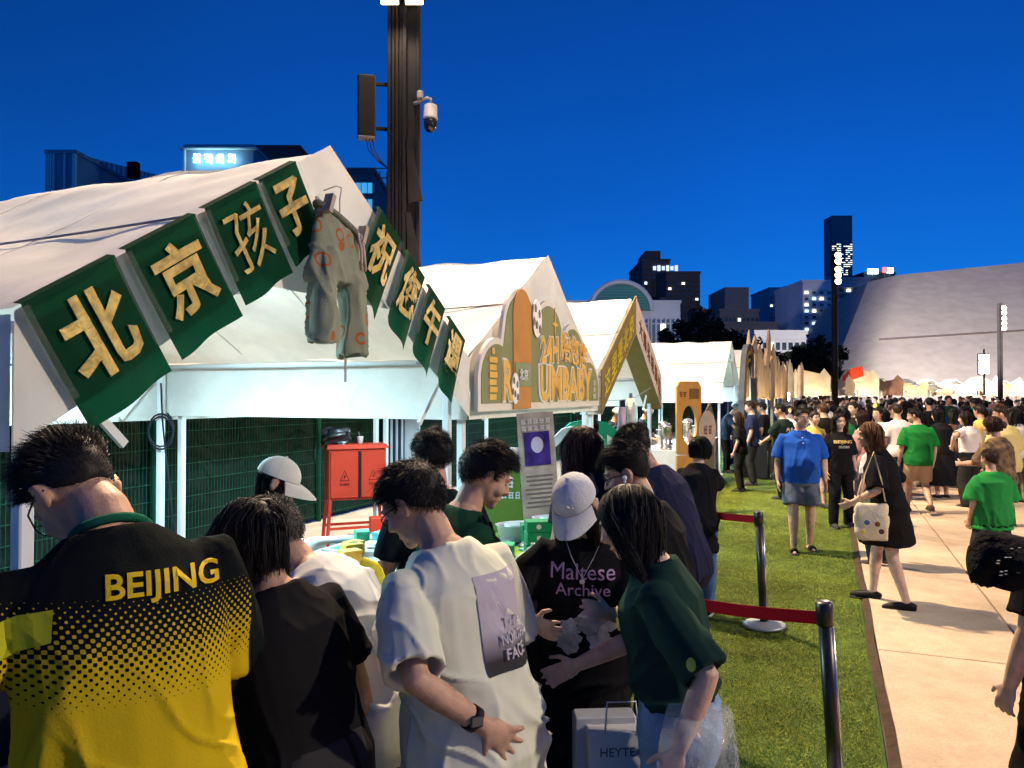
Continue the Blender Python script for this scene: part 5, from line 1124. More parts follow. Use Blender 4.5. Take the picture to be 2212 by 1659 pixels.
# ================================================================== caps, bags, tables, goods
def cap(P, col, label, back=False, brim=.075, badge=None):
    X = P['X']; k = P['k']; o = thing('cap', label, 'cap', P['root'].location, P['root'].rotation_euler.z); m = mat('cap_cloth_%d' % int(col[0] * 1000), col, .8, var=.06, vscale=20, bump=.15, bscale=90)
    C = Vector((0, -.010, .058)); ra = (.090, .112, .100); b = MB(); n, mm = 28, 12
    def dp(u, v):
        a = 2 * math.pi * u; t_ = v * math.pi / 2 * .98; c = math.cos(t_); r_ = 1 - .012 * abs(math.sin(a * 3)) * c
        return X @ ((C + Vector((ra[0] * math.cos(a) * c * r_, ra[1] * math.sin(a) * c * r_, ra[2] * math.sin(t_)))) * k)
    b.grid(dp, n, mm); b.build('crown', m, o, True)
    b = MB(); b.ell(X @ ((C + Vector((0, 0, ra[2]))) * k), (.009 * k, .009 * k, .006 * k), 10, 6); b.build('button', m, o, True)
    b = MB()
    def br(u, v):
        a = math.pi * (.12 + .76 * u); e = 1 + v * brim / .1 * (.35 + .65 * math.sin(a)); z = -.002 - .030 * v * v - .012 * v - .022 * abs(math.cos(a)) * v
        return X @ ((C + Vector((ra[0] * math.cos(a) * (1 + .12 * v), ra[1] * math.sin(a) * e, z))) * k)
    b.grid(br, 20, 5); b.build('brim', m, o, True)
    if badge:
        me = fit_text(badge, .05 * k, .05 * k, bold=.02, extrude=.001); me.transform((X @ Matrix.Translation((0, 0, 0))) @ Matrix.Translation(Vector((-.02, ra[1] * .93 - .005, .105)) * k) @ Matrix.Rotation(R(180), 4, 'Z') @ Matrix.Rotation(R(35), 4, 'X')); link('badge', me, M_white, o)
    return o
cap(P7, (.50, .52, .56), 'pale grey cap on the woman with lilac lettering', badge='NY'); cap(P13, (.66, .68, .62), 'white cap with dark embroidery on the stall woman in profile', brim=.095)
# prints of the pale cap woman
for tx, z, wdt, hh in (('Maltese', 1.225, .235, .055), ('Archive', 1.160, .20, .045)):
    me = project(flat_text(tx, wdt, hh, .0), P7['top'], Vector((-.0, 0, z - .02)), (-1, 0, 0), (0, 0, 1), (0, -1, 0), off=.006, cut=.012); link('lettering', me, mat('lilac_print', (.42, .26, .46), .8), P7['top'])
rr = random.Random(4)
for q in range(9):
    cx, cz, r0 = rr.uniform(-.09, .09), rr.uniform(.93, 1.05), rr.uniform(.03, .055)
    me = project(flat_poly([(cx + r0 * (1 + .25 * math.sin(5 * a + q)) * math.cos(a), cz - 1.05 + r0 * (1 + .25 * math.sin(4 * a + q)) * math.sin(a)) for a in [2 * math.pi * i / 18 for i in range(18)]]), P7['top'], Vector((0, 0, 1.05)), (-1, 0, 0), (0, 0, 1), (0, -1, 0), off=.004 + q * .0007, cut=.02); link('cloud_print', me, mat('cloud_print%d' % (q % 3), ((.42, .47, .56), (.30, .33, .40), (.50, .54, .62))[q % 3], .85, var=.3, vscale=30), P7['top'])
b = MB(); c7 = P7['sp'](1.44)[0]; b.tube([c7 + Vector((-.07, .035, .0)), c7 + Vector((-.04, .105, -.06)), c7 + Vector((0, .135, -.13)), c7 + Vector((.04, .105, -.06)), c7 + Vector((.07, .035, .0))], .0016, 5)
nk = b.build('necklace', mat('silver', (.6, .6, .6), .3, metal=.9)); nk.location = P7['root'].location; nk.rotation_euler = P7['root'].rotation_euler; tag(nk, 'thin silver necklace over the black lilac lettered T-shirt', 'necklace')
b = MB(); b.ell(c7 + Vector((0, .138, -.14)), (.010, .004, .009), 8, 6); b.build('pendant', mat('silver'), nk)
# lettering on the green tee of the woman in jeans
me = project(flat_text('G', .06, .075, .03), P8['top'], P8['sp'](1.26)[0] + Vector((-.055, 0, 0)), (-1, 0, 0), (0, 0, 1), (0, -1, 0), off=.004); link('lettering', me, mat('gold_print', (.60, .45, .18), .7), P8['top'])
me = project(flat_poly([(.014 * math.cos(a), .018 * math.sin(a)) for a in [i * .7 for i in range(9)]]), P8['top'], P8['sh'][-1].lerp(P8['el'][-1], .75), (0, -1, 0), (0, 0, 1), (1, 0, 0), off=.004, cut=.02); link('sleeve_badge', me, mat('badge_lime', (.40, .48, .08), .7), P8['top'])
def in_root(P, v): return P['root'].matrix_basis @ Vector(v)
# earbud
b = MB(); X = P9['X']; k9 = P9['k']; b.ell(X @ (Vector((-.094, .002, .020)) * k9), (.010, .010, .010), 10, 8); b.tube([X @ (Vector((-.094, .004, .018)) * k9), X @ (Vector((-.094, .012, -.012)) * k9)], .0042, 7)
eb = b.build('earbud', mat('gloss_white', (.8, .8, .8), .25), None, True); eb.location = P9['root'].location; eb.rotation_euler = P9['root'].rotation_euler; tag(eb, 'white earbud in the ear of the man in glasses', 'earbud')
# generic soft bag
def soft_bag(name, label, loc, rz, size, m, strap=None, strap_m=None, seed=0, crumple=.02, cat='bag', alpha=None):
    o = thing(name, label, cat, loc, rz); b = MB(); sx, sy, sz = size; N = 22
    vs = []; rows = 14
    for j in range(rows + 1):
        v = j / rows; pr = math.sin(math.pi * min(1, .12 + v * .80)) ** .55 if v < .98 else .4
        for i in range(N):
            a = 2 * math.pi * i / N; c, s_ = math.cos(a), math.sin(a); vs.append((math.copysign(abs(c) ** .6, c) * sx / 2 * (.72 + .28 * pr), math.copysign(abs(s_) ** .8, s_) * sy / 2 * pr, v * sz))
    V = np.array(vs); nn = vnoise(V * 18 + seed, seed) * crumple + vnoise(V * 40, seed + 1) * crumple * .5; V[:, 0] += nn; V[:, 1] += nn * 1.2; V[:, 2] += nn * .5
    fs = [(j * N + i, j * N + (i + 1) % N, (j + 1) * N + (i + 1) % N, (j + 1) * N + i) for j in range(rows) for i in range(N)] + [tuple(range(N - 1, -1, -1)), tuple(range(rows * N, rows * N + N))]
    b.add(V.tolist(), fs); b.build('body', m, o, True)
    if strap: b = MB(); b.tube(strap, .012, 8, flat=.35); b.build('strap', strap_m or m, o, True)
    return o
M_clear = mat('clear_plastic', (.75, .78, .78), .12, alpha=.24, spec=.8, bump=.8, bscale=30)
M_lime = mat('lime_cloth', (.14, .26, .035), .8, var=.12, vscale=8)
# clear plastic bag carried by the woman in jeans
wl = in_root(P8, P8['wr'][-1]); soft_bag('plastic_bag', 'clear plastic shopping bag hanging from the hand of the woman in jeans', wl + Vector((.06, .02, -.30)), .4, (.24, .16, .40), M_clear, seed=3, crumple=.03)
b = MB(); b.rbox(wl + Vector((.06, .02, -.2)), (.12, .08, .13), .02); q = b.build('packed_goods', mat('pack_olive', (.10, .13, .07), .6)); tag(q, 'dark green packet inside the clear plastic bag', 'packet')
# black round handbag on the cap woman
soft_bag('handbag', 'small black round handbag at the hip of the pale cap woman', in_root(P7, (.24, .02, .74)), .2, (.22, .12, .24), mat('bag_black', (.010, .010, .012), .6), strap=[(-.02, 0, .2), (-.08, 0, .45), (-.12, .02, .62)], seed=5, crumple=.008)
# white paper carrier bag
o = thing('paper_bag', 'white paper carrier bag with thin grey lettering beside the jeans', 'bag', in_root(P7, (-.13, .28, .40)), R(4)); o.scale = (.82, .82, .82); b = MB(); b.rbox((0, 0, .19), (.28, .12, .38), .006); b.build('body', mat('paper_white', (.72, .70, .70), .7, var=.05), o)
b = MB(); b.rbox((-.05, .07, .21), (.26, .10, .40), .006); b.build('second_panel', mat('paper_grey', (.50, .52, .56), .7), o)
for dx in (-.06, .06): pass
b = MB(); b.tube([(-.07, -.06, .37), (-.06, -.05, .50), (.06, -.05, .50), (.07, -.06, .37)], .004, 6); b.build('handle', mat('paper_white'), o, True)
me = fit_text('HEYTEA', .18, .035, bold=.004, extrude=.0008); link('lettering', me, mat('print_dkgrey', (.12, .12, .14), .7), o, loc=(0, -.063, .30))
# yellow lanyard strap across the blouse
b = MB(); tb = bmesh.new(); tb.from_mesh(P3['top'].data); tr3 = BVHTree.FromBMesh(tb)
pts = []
for i in range(18):
    f = i / 17; q = P3['sp'](1.40 - .30 * f)[0] + Vector((.10 + .10 * f, 0, 0)); h_, nn, ii, dd = tr3.ray_cast(q + Vector((0, -1, .3)), Vector((0, 1, -.3)).normalized())
    if h_ is not None: pts.append(h_ + nn * .008)
tb.free(); b.tube(pts, .022, 8, flat=.28); st = b.build('shoulder_strap', mat('strap_yellow', (.50, .46, .04), .7, var=.2, vscale=40), None, True); st.location = P3['root'].location; st.rotation_euler = P3['root'].rotation_euler; tag(st, 'yellow woven bag strap over the white blouse', 'strap')
# phone in the hands of the man in green
ph = thing('phone', 'glowing smartphone held by the man in the dark green shirt', 'phone', in_root(P5, P5['wr'][1]) + Vector((.07, -.06, .03)), R(30)); b = MB(); b.rbox((0, 0, 0), (.075, .155, .009), .004, rot=(.35, 0, 0)); b.build('case', M_black, ph); b = MB(); b.box((0, 0, .006), (.068, .145, .002), rot=(.35, 0, 0)); b.build('screen', mat('screen', (.2, .4, .8), .3, emit=(.35, .45, .95), estr=1.3), ph)
# ------------------------------------------------------------------ queue posts with red belts
M_post = mat('post_black', (.012, .012, .013), .35, spec=.5); M_chr = mat('chrome', (.55, .52, .46), .22, metal=.9); M_red = mat('belt_red', (.42, .008, .016), .6, var=.1)
def qpost(loc, tilt, lab, h=.90):
    o = thing('queue_post', lab, 'queue post', loc); o.rotation_euler = tilt
    b = MB(); b.lathe([(.16, 0), (.17, .012), (.15, .025), (.04, .04)], n=28); b.build('base', mat('base_grey', (.35, .36, .38), .4, metal=.3), o, True)
    b = MB(); b.tube([(0, 0, .03), (0, 0, h - .10)], .031, 18); b.build('pole', M_post, o, True); b = MB(); b.tube([(.024, -.012, .04), (.024, -.012, h - .11)], .011, 8); b.build('chrome_strip', M_chr, o, True)
    b = MB(); b.lathe([(.031, h - .10), (.037, h - .098), (.037, h), (.030, h + .006)], n=18); b.build('head', M_post, o, True); return o
q1 = spot(1803, 3.45); q1.z = .02; q2 = spot(1648, 6.1); q2.z = .02
qpost(q1, (R(0), R(-3.4), 0), 'black queue post with red belt at the turf edge beside the paving'); qpost(q2, (0, R(-2.6), 0), 'black queue post with red belt and pale round foot on the turf')
q3 = spot(1400, 3.9); q4 = spot(1440, 6.9)
for (a, c, z, lab) in ((q1, q3, .85, 'red retractable belt running from the post at the turf edge'), (q2, q4, .86, 'red retractable belt of the queue post with the pale foot')):
    b = MB(); d = (c - a); a = a + Vector((-.05, 0, 0)); b.grid(lambda u, v: (a.x + d.x * u, a.y + d.y * u, z + (v - .5) * .058 - .02 * math.sin(math.pi * u) + .0), 20, 2); q = b.build('red_belt', M_red); md = q.modifiers.new('t', 'SOLIDIFY'); md.thickness = .002; tag(q, lab, 'belt')
# ------------------------------------------------------------------ tables with goods
def table(label, t0, t1, n0, n1, z, m, cloth=None, drop=.32):
    o = thing('table', label, 'table', W((t0 + t1) / 2, (n0 + n1) / 2, 0), TH); L, wd = t1 - t0, n1 - n0
    b = MB(); b.rbox((0, 0, z - .015), (L, wd, .03), .006); b.build('table_top', m, o)
    for x in (-L / 2 + .08, L / 2 - .08):
        for y in (-wd / 2 + .06, wd / 2 - .06): b = MB(); b.tube([(x, y, 0), (x, y, z - .03)], .016, 8); b.build('leg', M_chr, o, True)
    if cloth:
        b = MB(); b.grid(lambda u, v: ((u - .5) * (L + .02), -wd / 2 - .008 - .012 * math.sin(u * 26) * v, z + .004 - v * drop), 50, 4); b.grid(lambda u, v: ((u - .5) * (L + .02), (v - .5) * (wd + .016), z + .006), 2, 2)
        b.grid(lambda u, v: (-L / 2 - .012 - .008 * math.sin(u * 9) * v, (u - .5) * wd, z + .004 - v * drop), 12, 3); b.build('tablecloth', cloth, o, True)
    return o
table('stall table with pale cloth under the near customers hands', -2.9, .45, -.80, -.20, .82, M_pipe, mat('cloth_grey', (.42, .43, .42), .8))
table('stall table with lime green cloth before the second tent', .62, 4.6, -.95, -.30, .82, M_pipe, M_lime, .45)
table('inner stall table crowded with goods beside the white folding chairs', -.7, 1.7, .05, .6, .80, M_pipe, mat('cloth_grey'))
rg = random.Random(12)
PAL = [(.55, .62, .6), (.03, .30, .16), (.6, .58, .5), (.55, .25, .35), (.10, .35, .4), (.65, .45, .08), (.4, .4, .45), (.08, .12, .2)]
kinds = ['flat printed booklet', 'small clear wrapped packet', 'little paper gift box']
for i in range(74):
    left = i < 24; t = rg.uniform(-2.7, .3) if left else rg.uniform(.75, 4.2); n = rg.uniform(-.74, -.27) if left else rg.uniform(-.85, -.4); inner_ = i >= 46; t = rg.uniform(-.6, 1.6) if inner_ else t; n = rg.uniform(.1, .55) if inner_ else n; kd = i % 3; c = PAL[rg.randrange(8)]; ci = PAL.index(c)
    cname = ('pale grey', 'green', 'cream', 'pink', 'teal', 'yellow', 'silver grey', 'navy')[ci]; m = mat('goods%d' % ci, c, .45, var=.2, vscale=30)
    where = 'inner stall table' if inner_ else 'near stall table' if left else 'lime stall table'; o = thing('stall_goods', '%s %s lying on the %s' % (cname, kinds[kd], where), 'goods', W(t, n, .809 if inner_ else .829), TH + rg.uniform(-.8, .8), 'small goods on the stall tables')
    if kd == 0: b = MB(); b.rbox((0, 0, .006), (.15, .21, .011), .002); b.build('cover', m, o); b = MB(); b.box((.01, .02, .0125), (.10, .08, .001)); b.build('print', mat('goods%d' % ((ci + 3) % 8), PAL[(ci + 3) % 8], .45), o)
    elif kd == 1:
        b = MB(); b.ell((0, 0, .022), (.075, .055, .022), 12, 8); me = b.mesh('wrap', True); V = get_co(me); V += (vnoise(V * 60, i)[:, None] * .008).astype(np.float32); set_co(me, V); link('wrap', me, M_clear, o); b = MB(); b.rbox((0, 0, .016), (.09, .06, .018), .006); b.build('content', m, o)
    else: b = MB(); b.rbox((0, 0, .035), (.12, .09, .07), .004); b.build('carton', m, o); b = MB(); b.rbox((0, 0, .072), (.125, .095, .02), .003); b.build('lid', m, o)
# stacked green boxes
M_gbox = mat('box_green', (.012, .20, .085), .5, var=.08)
p = at(1166, 852, 4.95); base = Vector((p.x, p.y, .832))
for s, (dx, dy, nbx) in enumerate(((0, 0, 3), (.20, .16, 4), (-.02, .30, 2))):
    for k in range(nbx):
        o = thing('gift_box', ('bottom', 'second', 'third', 'top')[k] + ' green gift box of the ' + ('front', 'tall', 'rear')[s] + ' stack on the lime table', 'box', base + Vector((dx + rg.uniform(-.008, .008), dy, k * .071)), R(8) + rg.uniform(-.06, .06), 'stacked green gift boxes')
        b = MB(); b.rbox((0, 0, .034), (.19, .13, .068), .003); b.build('carton', M_gbox, o); b = MB(); b.lathe([(.016, 0), (.016, .002), (.004, .003)], (-.02, -.0655, .036), 12, M=Matrix.Rotation(R(90), 3, 'X')); b.build('round_print', mat('box_print', (.5, .62, .55), .5), o)
# white plastic tub and clear bags heap behind
for i, (px, D, lab) in enumerate(((1130, 5.4, 'low white plastic tub beside the green boxes'), (1205, 5.7, 'low white plastic tub behind the green boxes'))):
    p = at(px, 852, D); o = thing('plastic_tub', lab, 'tub', (p.x, p.y, .829), R(12)); b = MB(); b.lathe([(.16, 0), (.19, .11), (.20, .115), (.185, .113), (.155, .01)], n=20, sy=.7); b.build('body', M_pipe, o, True); b = MB(); b.rbox((0, 0, .10), (.25, .16, .03), .012); b.build('content', mat('goods0', PAL[0], .45), o)
for i in range(7):
    p = at(1140 + i * 11, 852, 4.4 + .12 * i); soft_bag('clear_bag', 'crumpled clear bag of trinkets on the lime table', Vector((p.x, p.y, .83)), i, (.16, .11, .10), M_clear, seed=20 + i, crumple=.02)['group'] = 'clear trinket bags on the lime table'
# pink tote and black bag at the near end of the table
o = soft_bag('tote_bag', 'pink printed tote bag lying at the near end of the table', at(38, 852, 2.75) * 1 + Vector((0, 0, -1.05)), .5, (.34, .14, .36), mat('tote_pink', (.55, .20, .32), .7, var=.4, vscale=14), seed=9, crumple=.02)
o = soft_bag('sport_bag', 'navy sports bag with white edged lettering by the jersey man', at(-10, 852, 2.15) + Vector((0, 0, -1.02)), .9, (.34, .2, .46), mat('bag_navy', (.010, .014, .03), .6), seed=10, crumple=.012)
me = fit_text('孩', .11, .16, bold=.02, extrude=.002); link('lettering', me, mat('print_maroon', (.10, .02, .02), .6), o, loc=(.08, -.125, .22)); me = fit_text('孩', .12, .17, bold=.06, extrude=.001); link('lettering', me, M_white, o, loc=(.08, -.118, .22))
# ------------------------------------------------------------------ white folding chairs
def chair(px, D, rz, lab):
    p = at(px, 852, D); o = thing('folding_chair', lab, 'chair', (p.x, p.y, 0), R(rz)); N = 26
    outer = []; 
    for i in range(N):
        a = 2 * math.pi * i / N; c, s_ = math.cos(a), math.sin(a); outer.append((math.copysign(abs(c) ** .35, c) * .22, .71 + math.copysign(abs(s_) ** .45, s_) * .13))
    hole = [(.055 * math.cos(2 * math.pi * i / N), .775 + .018 * math.sin(2 * math.pi * i / N)) for i in range(N)]
    vs = [(x, y + (z - .7) * -.12, z) for (x, z) in hole for y in (-.012, .012)] + [(x, y + (z - .7) * -.12 + .25 * x * x, z) for (x, z) in outer for y in (-.012, .012)]; fs = []
    for i in range(N):
        j = (i + 1) % N; fs += [(2 * i, 2 * j, 2 * N + 2 * j, 2 * N + 2 * i), (2 * i + 1, 2 * N + 2 * i + 1, 2 * N + 2 * j + 1, 2 * j + 1), (2 * i, 2 * i + 1, 2 * j + 1, 2 * j), (2 * N + 2 * i, 2 * N + 2 * j, 2 * N + 2 * j + 1, 2 * N + 2 * i + 1)]
    b = MB(); b.add(vs, fs); b.build('backrest', mat('chair_white', (.70, .73, .74), .4), o, True)
    b = MB(); b.rbox((0, .24, .44), (.42, .40, .025), .01); b.build('seat', mat('chair_white'), o)
    for s in (-1, 1):
        b = MB(); b.tube([(s * .21, -.06, .84), (s * .21, .0, .5), (s * .21, .42, .01)], .012, 8); b.build('leg', M_chr, o, True); b = MB(); b.tube([(s * .19, .38, .43), (s * .19, -.05, .01)], .012, 8); b.build('leg', M_chr, o, True)
chair(722, 5.5, 12, 'white folding chair before the red cabinet'); chair(842, 5.3, -20, 'white folding chair tilted toward the man in white'); chair(1178, 7.9, 10, 'white folding chair beside the tall printed banner'); chair(1090, 8.6, 25, 'white folding chair by the green panda bin')
# ------------------------------------------------------------------ red electrical cabinet and bits behind
M_redc = mat('cabinet_red', (.42, .035, .018), .45, var=.10, vscale=4); p = at(768, 852, 9.6)
o = thing('electric_cabinet', 'red electrical cabinet on splayed legs with warning signs', 'cabinet', (p.x, p.y, 0), R(22))
b = MB(); b.rbox((0, 0, .87), (.70, .34, .62), .008); b.build('body', M_redc, o); b = MB(); b.add([(-.38, -.20, 1.185), (.38, -.20, 1.185), (.38, .20, 1.185), (-.38, .20, 1.185), (-.36, -.17, 1.235), (.36, -.17, 1.235), (.36, .17, 1.235), (-.36, .17, 1.235)], [(0, 3, 2, 1), (4, 5, 6, 7), (0, 1, 5, 4), (1, 2, 6, 5), (2, 3, 7, 6), (3, 0, 4, 7)]); b.build('roof', M_redc, o)
for s, w2 in ((-1, .33), (1, .29)):
    x = -.165 if s < 0 else .185; b = MB(); b.rbox((x, -.182, .87), (w2, .018, .56), .004); d = b.build('door', M_redc, o)
    b = MB(); b.prism([(x - .06, .80), (x + .06, .80), (x, .93)], -.197, -.193); b.build('warning_sign', mat('warn_dark', (.10, .012, .010), .6), d); b = MB(); b.prism([(x - .046, .808), (x + .046, .808), (x, .912)], -.200, -.197); b.build('warning_face', M_redc, d)
    me = fit_text('⚡', .03, .07, bold=.02, extrude=.001); link('bolt_mark', me, mat('warn_dark'), d, loc=(x, -.203, .85)); me = fit_text('当心触电', .12, .035, bold=.01, extrude=.001) if s < 0 else strokes(.12, .035, 4, 9); link('lettering', me, mat('warn_dark'), d, loc=(x, -.195, .755))
b = MB(); b.box((.02, -.186, .87), (.035, .012, .57)); b.build('door_gap', M_black, o)
for x in (-.33, .33):
    for y in (-.15, .15): b = MB(); b.tube([(x, y, .57), (x * 1.12, y * 1.25, 0)], .022, 8); b.build('leg', M_redc, o)
for y in (-.17, .17): b = MB(); b.box((0, y, .22), (.72, .025, .03)); b.build('rail', M_redc, o)
soft_bag('rubbish_sack', 'crumpled black plastic sack on top of the red cabinet', Vector((p.x - .22, p.y - .08, 1.236)), .3, (.34, .24, .20), mat('sack_black', (.008, .008, .010), .3, spec=.5), seed=31, crumple=.04)
o = thing('paper_cup', 'small white cup with straw on the red cabinet', 'cup', (p.x + .06, p.y, 1.236), 0); b = MB(); b.lathe([(.032, 0), (.042, .09), (.044, .092)], n=16); b.build('cup', M_white, o, True); b = MB(); b.tube([(0, 0, .05), (-.02, 0, .15)], .004, 6); b.build('straw', M_bolt, o)
p2 = at(822, 852, 9.0); o = thing('red_stand', 'small red metal stand with cut-out feet beside the cabinet', 'stand', (p2.x, p2.y, 0), R(15)); b = MB(); b.rbox((0, 0, .24), (.24, .20, .36), .006); b.build('body', M_redc, o)
for x in (-.09, .09): b = MB(); b.box((x, 0, .03), (.06, .2, .06)); b.build('foot', M_redc, o)
p2 = at(786, 852, 8.9); soft_bag('rubbish_bag', 'clear rubbish bag with yellow wrappers on the ground', Vector((p2.x, p2.y, .0)), .8, (.42, .3, .26), M_clear, seed=33, crumple=.05)
for i in range(4): soft_bag('food_wrapper', 'crumpled yellow wrapper inside the clear rubbish bag', Vector((p2.x + rg.uniform(-.1, .1), p2.y + rg.uniform(-.05, .05), .01)), i, (.14, .1, .12), mat('wrap_yellow', (.62, .42, .03), .5), seed=40 + i, crumple=.03)['group'] = 'yellow wrappers in the rubbish bag'
# ribbed white column panel and cable coil
p2 = at(868, 852, 11.0); o = thing('ribbed_panel', 'white ribbed metal panel standing behind the tents', 'panel', (p2.x, p2.y, 0), R(8))
for k in range(4): b = MB(); b.rbox((-.22 + k * .075, 0, 1.0), (.034, .05, 2.0), .008); b.build('rib', mat('rib_white', (.48, .5, .55), .5), o)
b = MB(); b.rbox((.15, .02, 1.0), (.22, .06, 2.0), .01); b.build('plate', mat('rib_white'), o); b = MB(); b.box((-.06, .05, 1.0), (.42, .02, 1.98)); b.build('back_plate', mat('rib_navy', (.03, .04, .08), .6), o)
p2 = W(1.63, 2.86, 0); b = MB(); b.tube([(p2.x + .11 * math.cos(a), p2.y - .06, 1.5 + .15 * math.sin(a) + .004 * a) for a in [i * .35 for i in range(40)]], .008, 6); b.tube([(p2.x, p2.y - .07, 1.95), (p2.x + .02, p2.y - .08, 1.62), (p2.x + .12, p2.y - .1, .8), (p2.x + .32, p2.y - .2, .01)], .008, 6); q = b.build('cable_coil', mat('cable_dark', (.015, .02, .03), .6), None, True); tag(q, 'dark coiled cable tied to a white tent leg', 'cable')
# green panda bin
p2 = at(1112, 852, 6.6); o = thing('fabric_bin', 'large olive green box bin with white lettering and a panda print', 'bin', (p2.x, p2.y, 0), R(-14)); mg = mat('bin_green', (.12, .20, .03), .6, var=.12)
b = MB(); b.rbox((0, 0, .65), (.56, .5, 1.3), .01); b.build('body', mg, o); me = strokes(.17, .1, 2, 3); link('lettering', me, M_white, o, loc=(-.02, -.254, 1.12)); me = strokes(.24, .07, 4, 4); link('lettering', me, M_white, o, loc=(-.0, -.254, 1.02))
b = MB(); b.prism([(.20 + .075 * math.cos(a), 1.03 + .085 * math.sin(a)) for a in [i * .349 for i in range(18)]], -.258, -.253); q = b.build('panda_print', M_white, o)
for (dx, dz, r_) in ((-.03, .01, .022), (.03, .01, .022), (-.065, .075, .026), (.065, .075, .026), (0, -.025, .012)): b = MB(); b.prism([(.20 + dx + r_ * math.cos(a), 1.03 + dz + r_ * math.sin(a)) for a in [i * .628 for i in range(10)]], -.262, -.2585); b.build('panda_patch', M_black, q)
for i in range(3): soft_bag('rubbish_sack', 'white crumpled plastic bag on the olive bin', Vector((p2.x - .14 + .12 * i, p2.y, 1.301)), i, (.16, .14, .09), mat('sack_white', (.6, .58, .66), .5), seed=50 + i, crumple=.03)['group'] = 'white bags on the olive bin'
# tall printed banner
p2 = at(1186, 852, 6.2); o = thing('roll_banner', 'tall leaning banner with a glowing egg picture and text block', 'banner', (p2.x, p2.y, 0), R(10)); o.rotation_euler = (R(0), R(-4), R(10)); mk = mat('banner_tan', (.40, .36, .33), .6, var=.25, vscale=8)
b = MB(); b.rbox((0, 0, 1.0), (.30, .012, 1.42), .003); b.build('sheet', mk, o); b = MB(); b.box((0, -.010, 1.42), (.21, .004, .27)); b.build('picture', mat('banner_blue', (.05, .03, .22), .5, var=.5, vscale=9), o); b = MB(); b.prism([(.05 * math.cos(a), 1.45 + .065 * math.sin(a)) for a in [i * .349 for i in range(18)]], -.016, -.0125); b.build('egg_print', mat('egg_pale', (.55, .55, .75), .5), o)
for j, (tx, z, w2) in enumerate((('', 1.64, .25), ('', 1.585, .25))): me = strokes(w2, .045, 5, j); link('lettering', me, M_white, o, loc=(0, -.010, z))
for j in range(8): b = MB(); b.box((rg.uniform(-.01, .01), -.0085, 1.20 - j * .035), (.22 - .03 * (j % 3 == 2), .002, .014)); b.build('text_line', mat('txt_grey', (.16, .15, .16), .7), o)
b = MB(); b.rbox((0, 0, .26), (.36, .12, .06), .01); b.build('foot', M_pole, o)
# hanging shirts, socks and towel in the third tent
def hung_shirt(px, py, D, col, lab, w2=.42, h2=.66, rz=10):
    p = at(px, py, D); o = thing('hung_t_shirt', lab, 'T-shirt', p, R(rz), 'T-shirts hung in the third tent'); m = mat('hung%d' % int(col[0] * 999 + col[1] * 99), col, .8, var=.06)
    poly = [(-w2 * .5, -h2), (w2 * .5, -h2), (w2 * .5, -.16), (w2 * .72, -.24), (w2 * .80, -.12), (w2 * .5, 0), (w2 * .16, .03), (0, -.02), (-w2 * .16, .03), (-w2 * .5, 0), (-w2 * .80, -.12), (-w2 * .72, -.24), (-w2 * .5, -.16)]
    b = MB(); b.prism(poly, -.02, .02); b.build('cloth', m, o); b = MB(); b.tube([(-.12, 0, .0), (0, 0, .06), (.12, 0, 0)], .006, 6); b.tube([(0, 0, .06), (0, 0, .12)], .004, 6); b.build('hanger', M_bolt, o); return o
hung_shirt(1248, 925, 10.2, (.60, .66, .68), 'white T-shirt with small green print hung in the tent'); q = hung_shirt(1272, 912, 10.4, (.01, .26, .15), 'green T-shirt with yellow print hung in the tent', .5, .7); me = strokes(.26, .2, 2, 6); link('print', me, M_yel, q, loc=(.02, -.026, -.25)); hung_shirt(1330, 928, 10.8, (.58, .64, .66), 'plain white T-shirt hung beside the green one')
p = at(1335, 900, 9.5); o = thing('giant_sock', 'pale lilac giant display sock hanging under the third tent', 'sock', p, R(20)); b = MB(); b.tube([(.06, 0, .12), (.05, 0, -.1), (.03, 0, -.26), (-.01, -.01, -.36), (-.07, -.02, -.42)], [.075, .08, .075, .07, .045], 14, flat=.6); b.build('knit', mat('sock_lilac', (.55, .42, .55), .9, bump=.3), o, True); b = MB(); b.box((.06, 0, .16), (.06, .04, .09)); b.build('clip', M_black, o)
p = at(1362, 905, 9.3); o = thing('rolled_towel', 'long white rolled towel hanging under the third tent', 'towel', p, 0); b = MB(); b.tube([(0, 0, .25), (.01, 0, 0), (-.01, .01, -.3), (0, 0, -.52)], [.05, .055, .06, .065], 12); b.build('cloth', mat('towel_white', (.62, .63, .6), .95, bump=.6, bscale=60), o, True); b = MB(); b.box((0, 0, .28), (.04, .03, .07)); b.build('clip', M_bolt, o)
p = at(1300, 862, 9.3); b = MB(); b.tube([at(1262, 845, 9.2), at(1310, 866, 9.3), at(1365, 862, 9.4), at(1405, 838, 9.5)], .005, 5); tag(b.build('hanging_line', M_bolt), 'thin line with clips strung across the third tent opening', 'line')
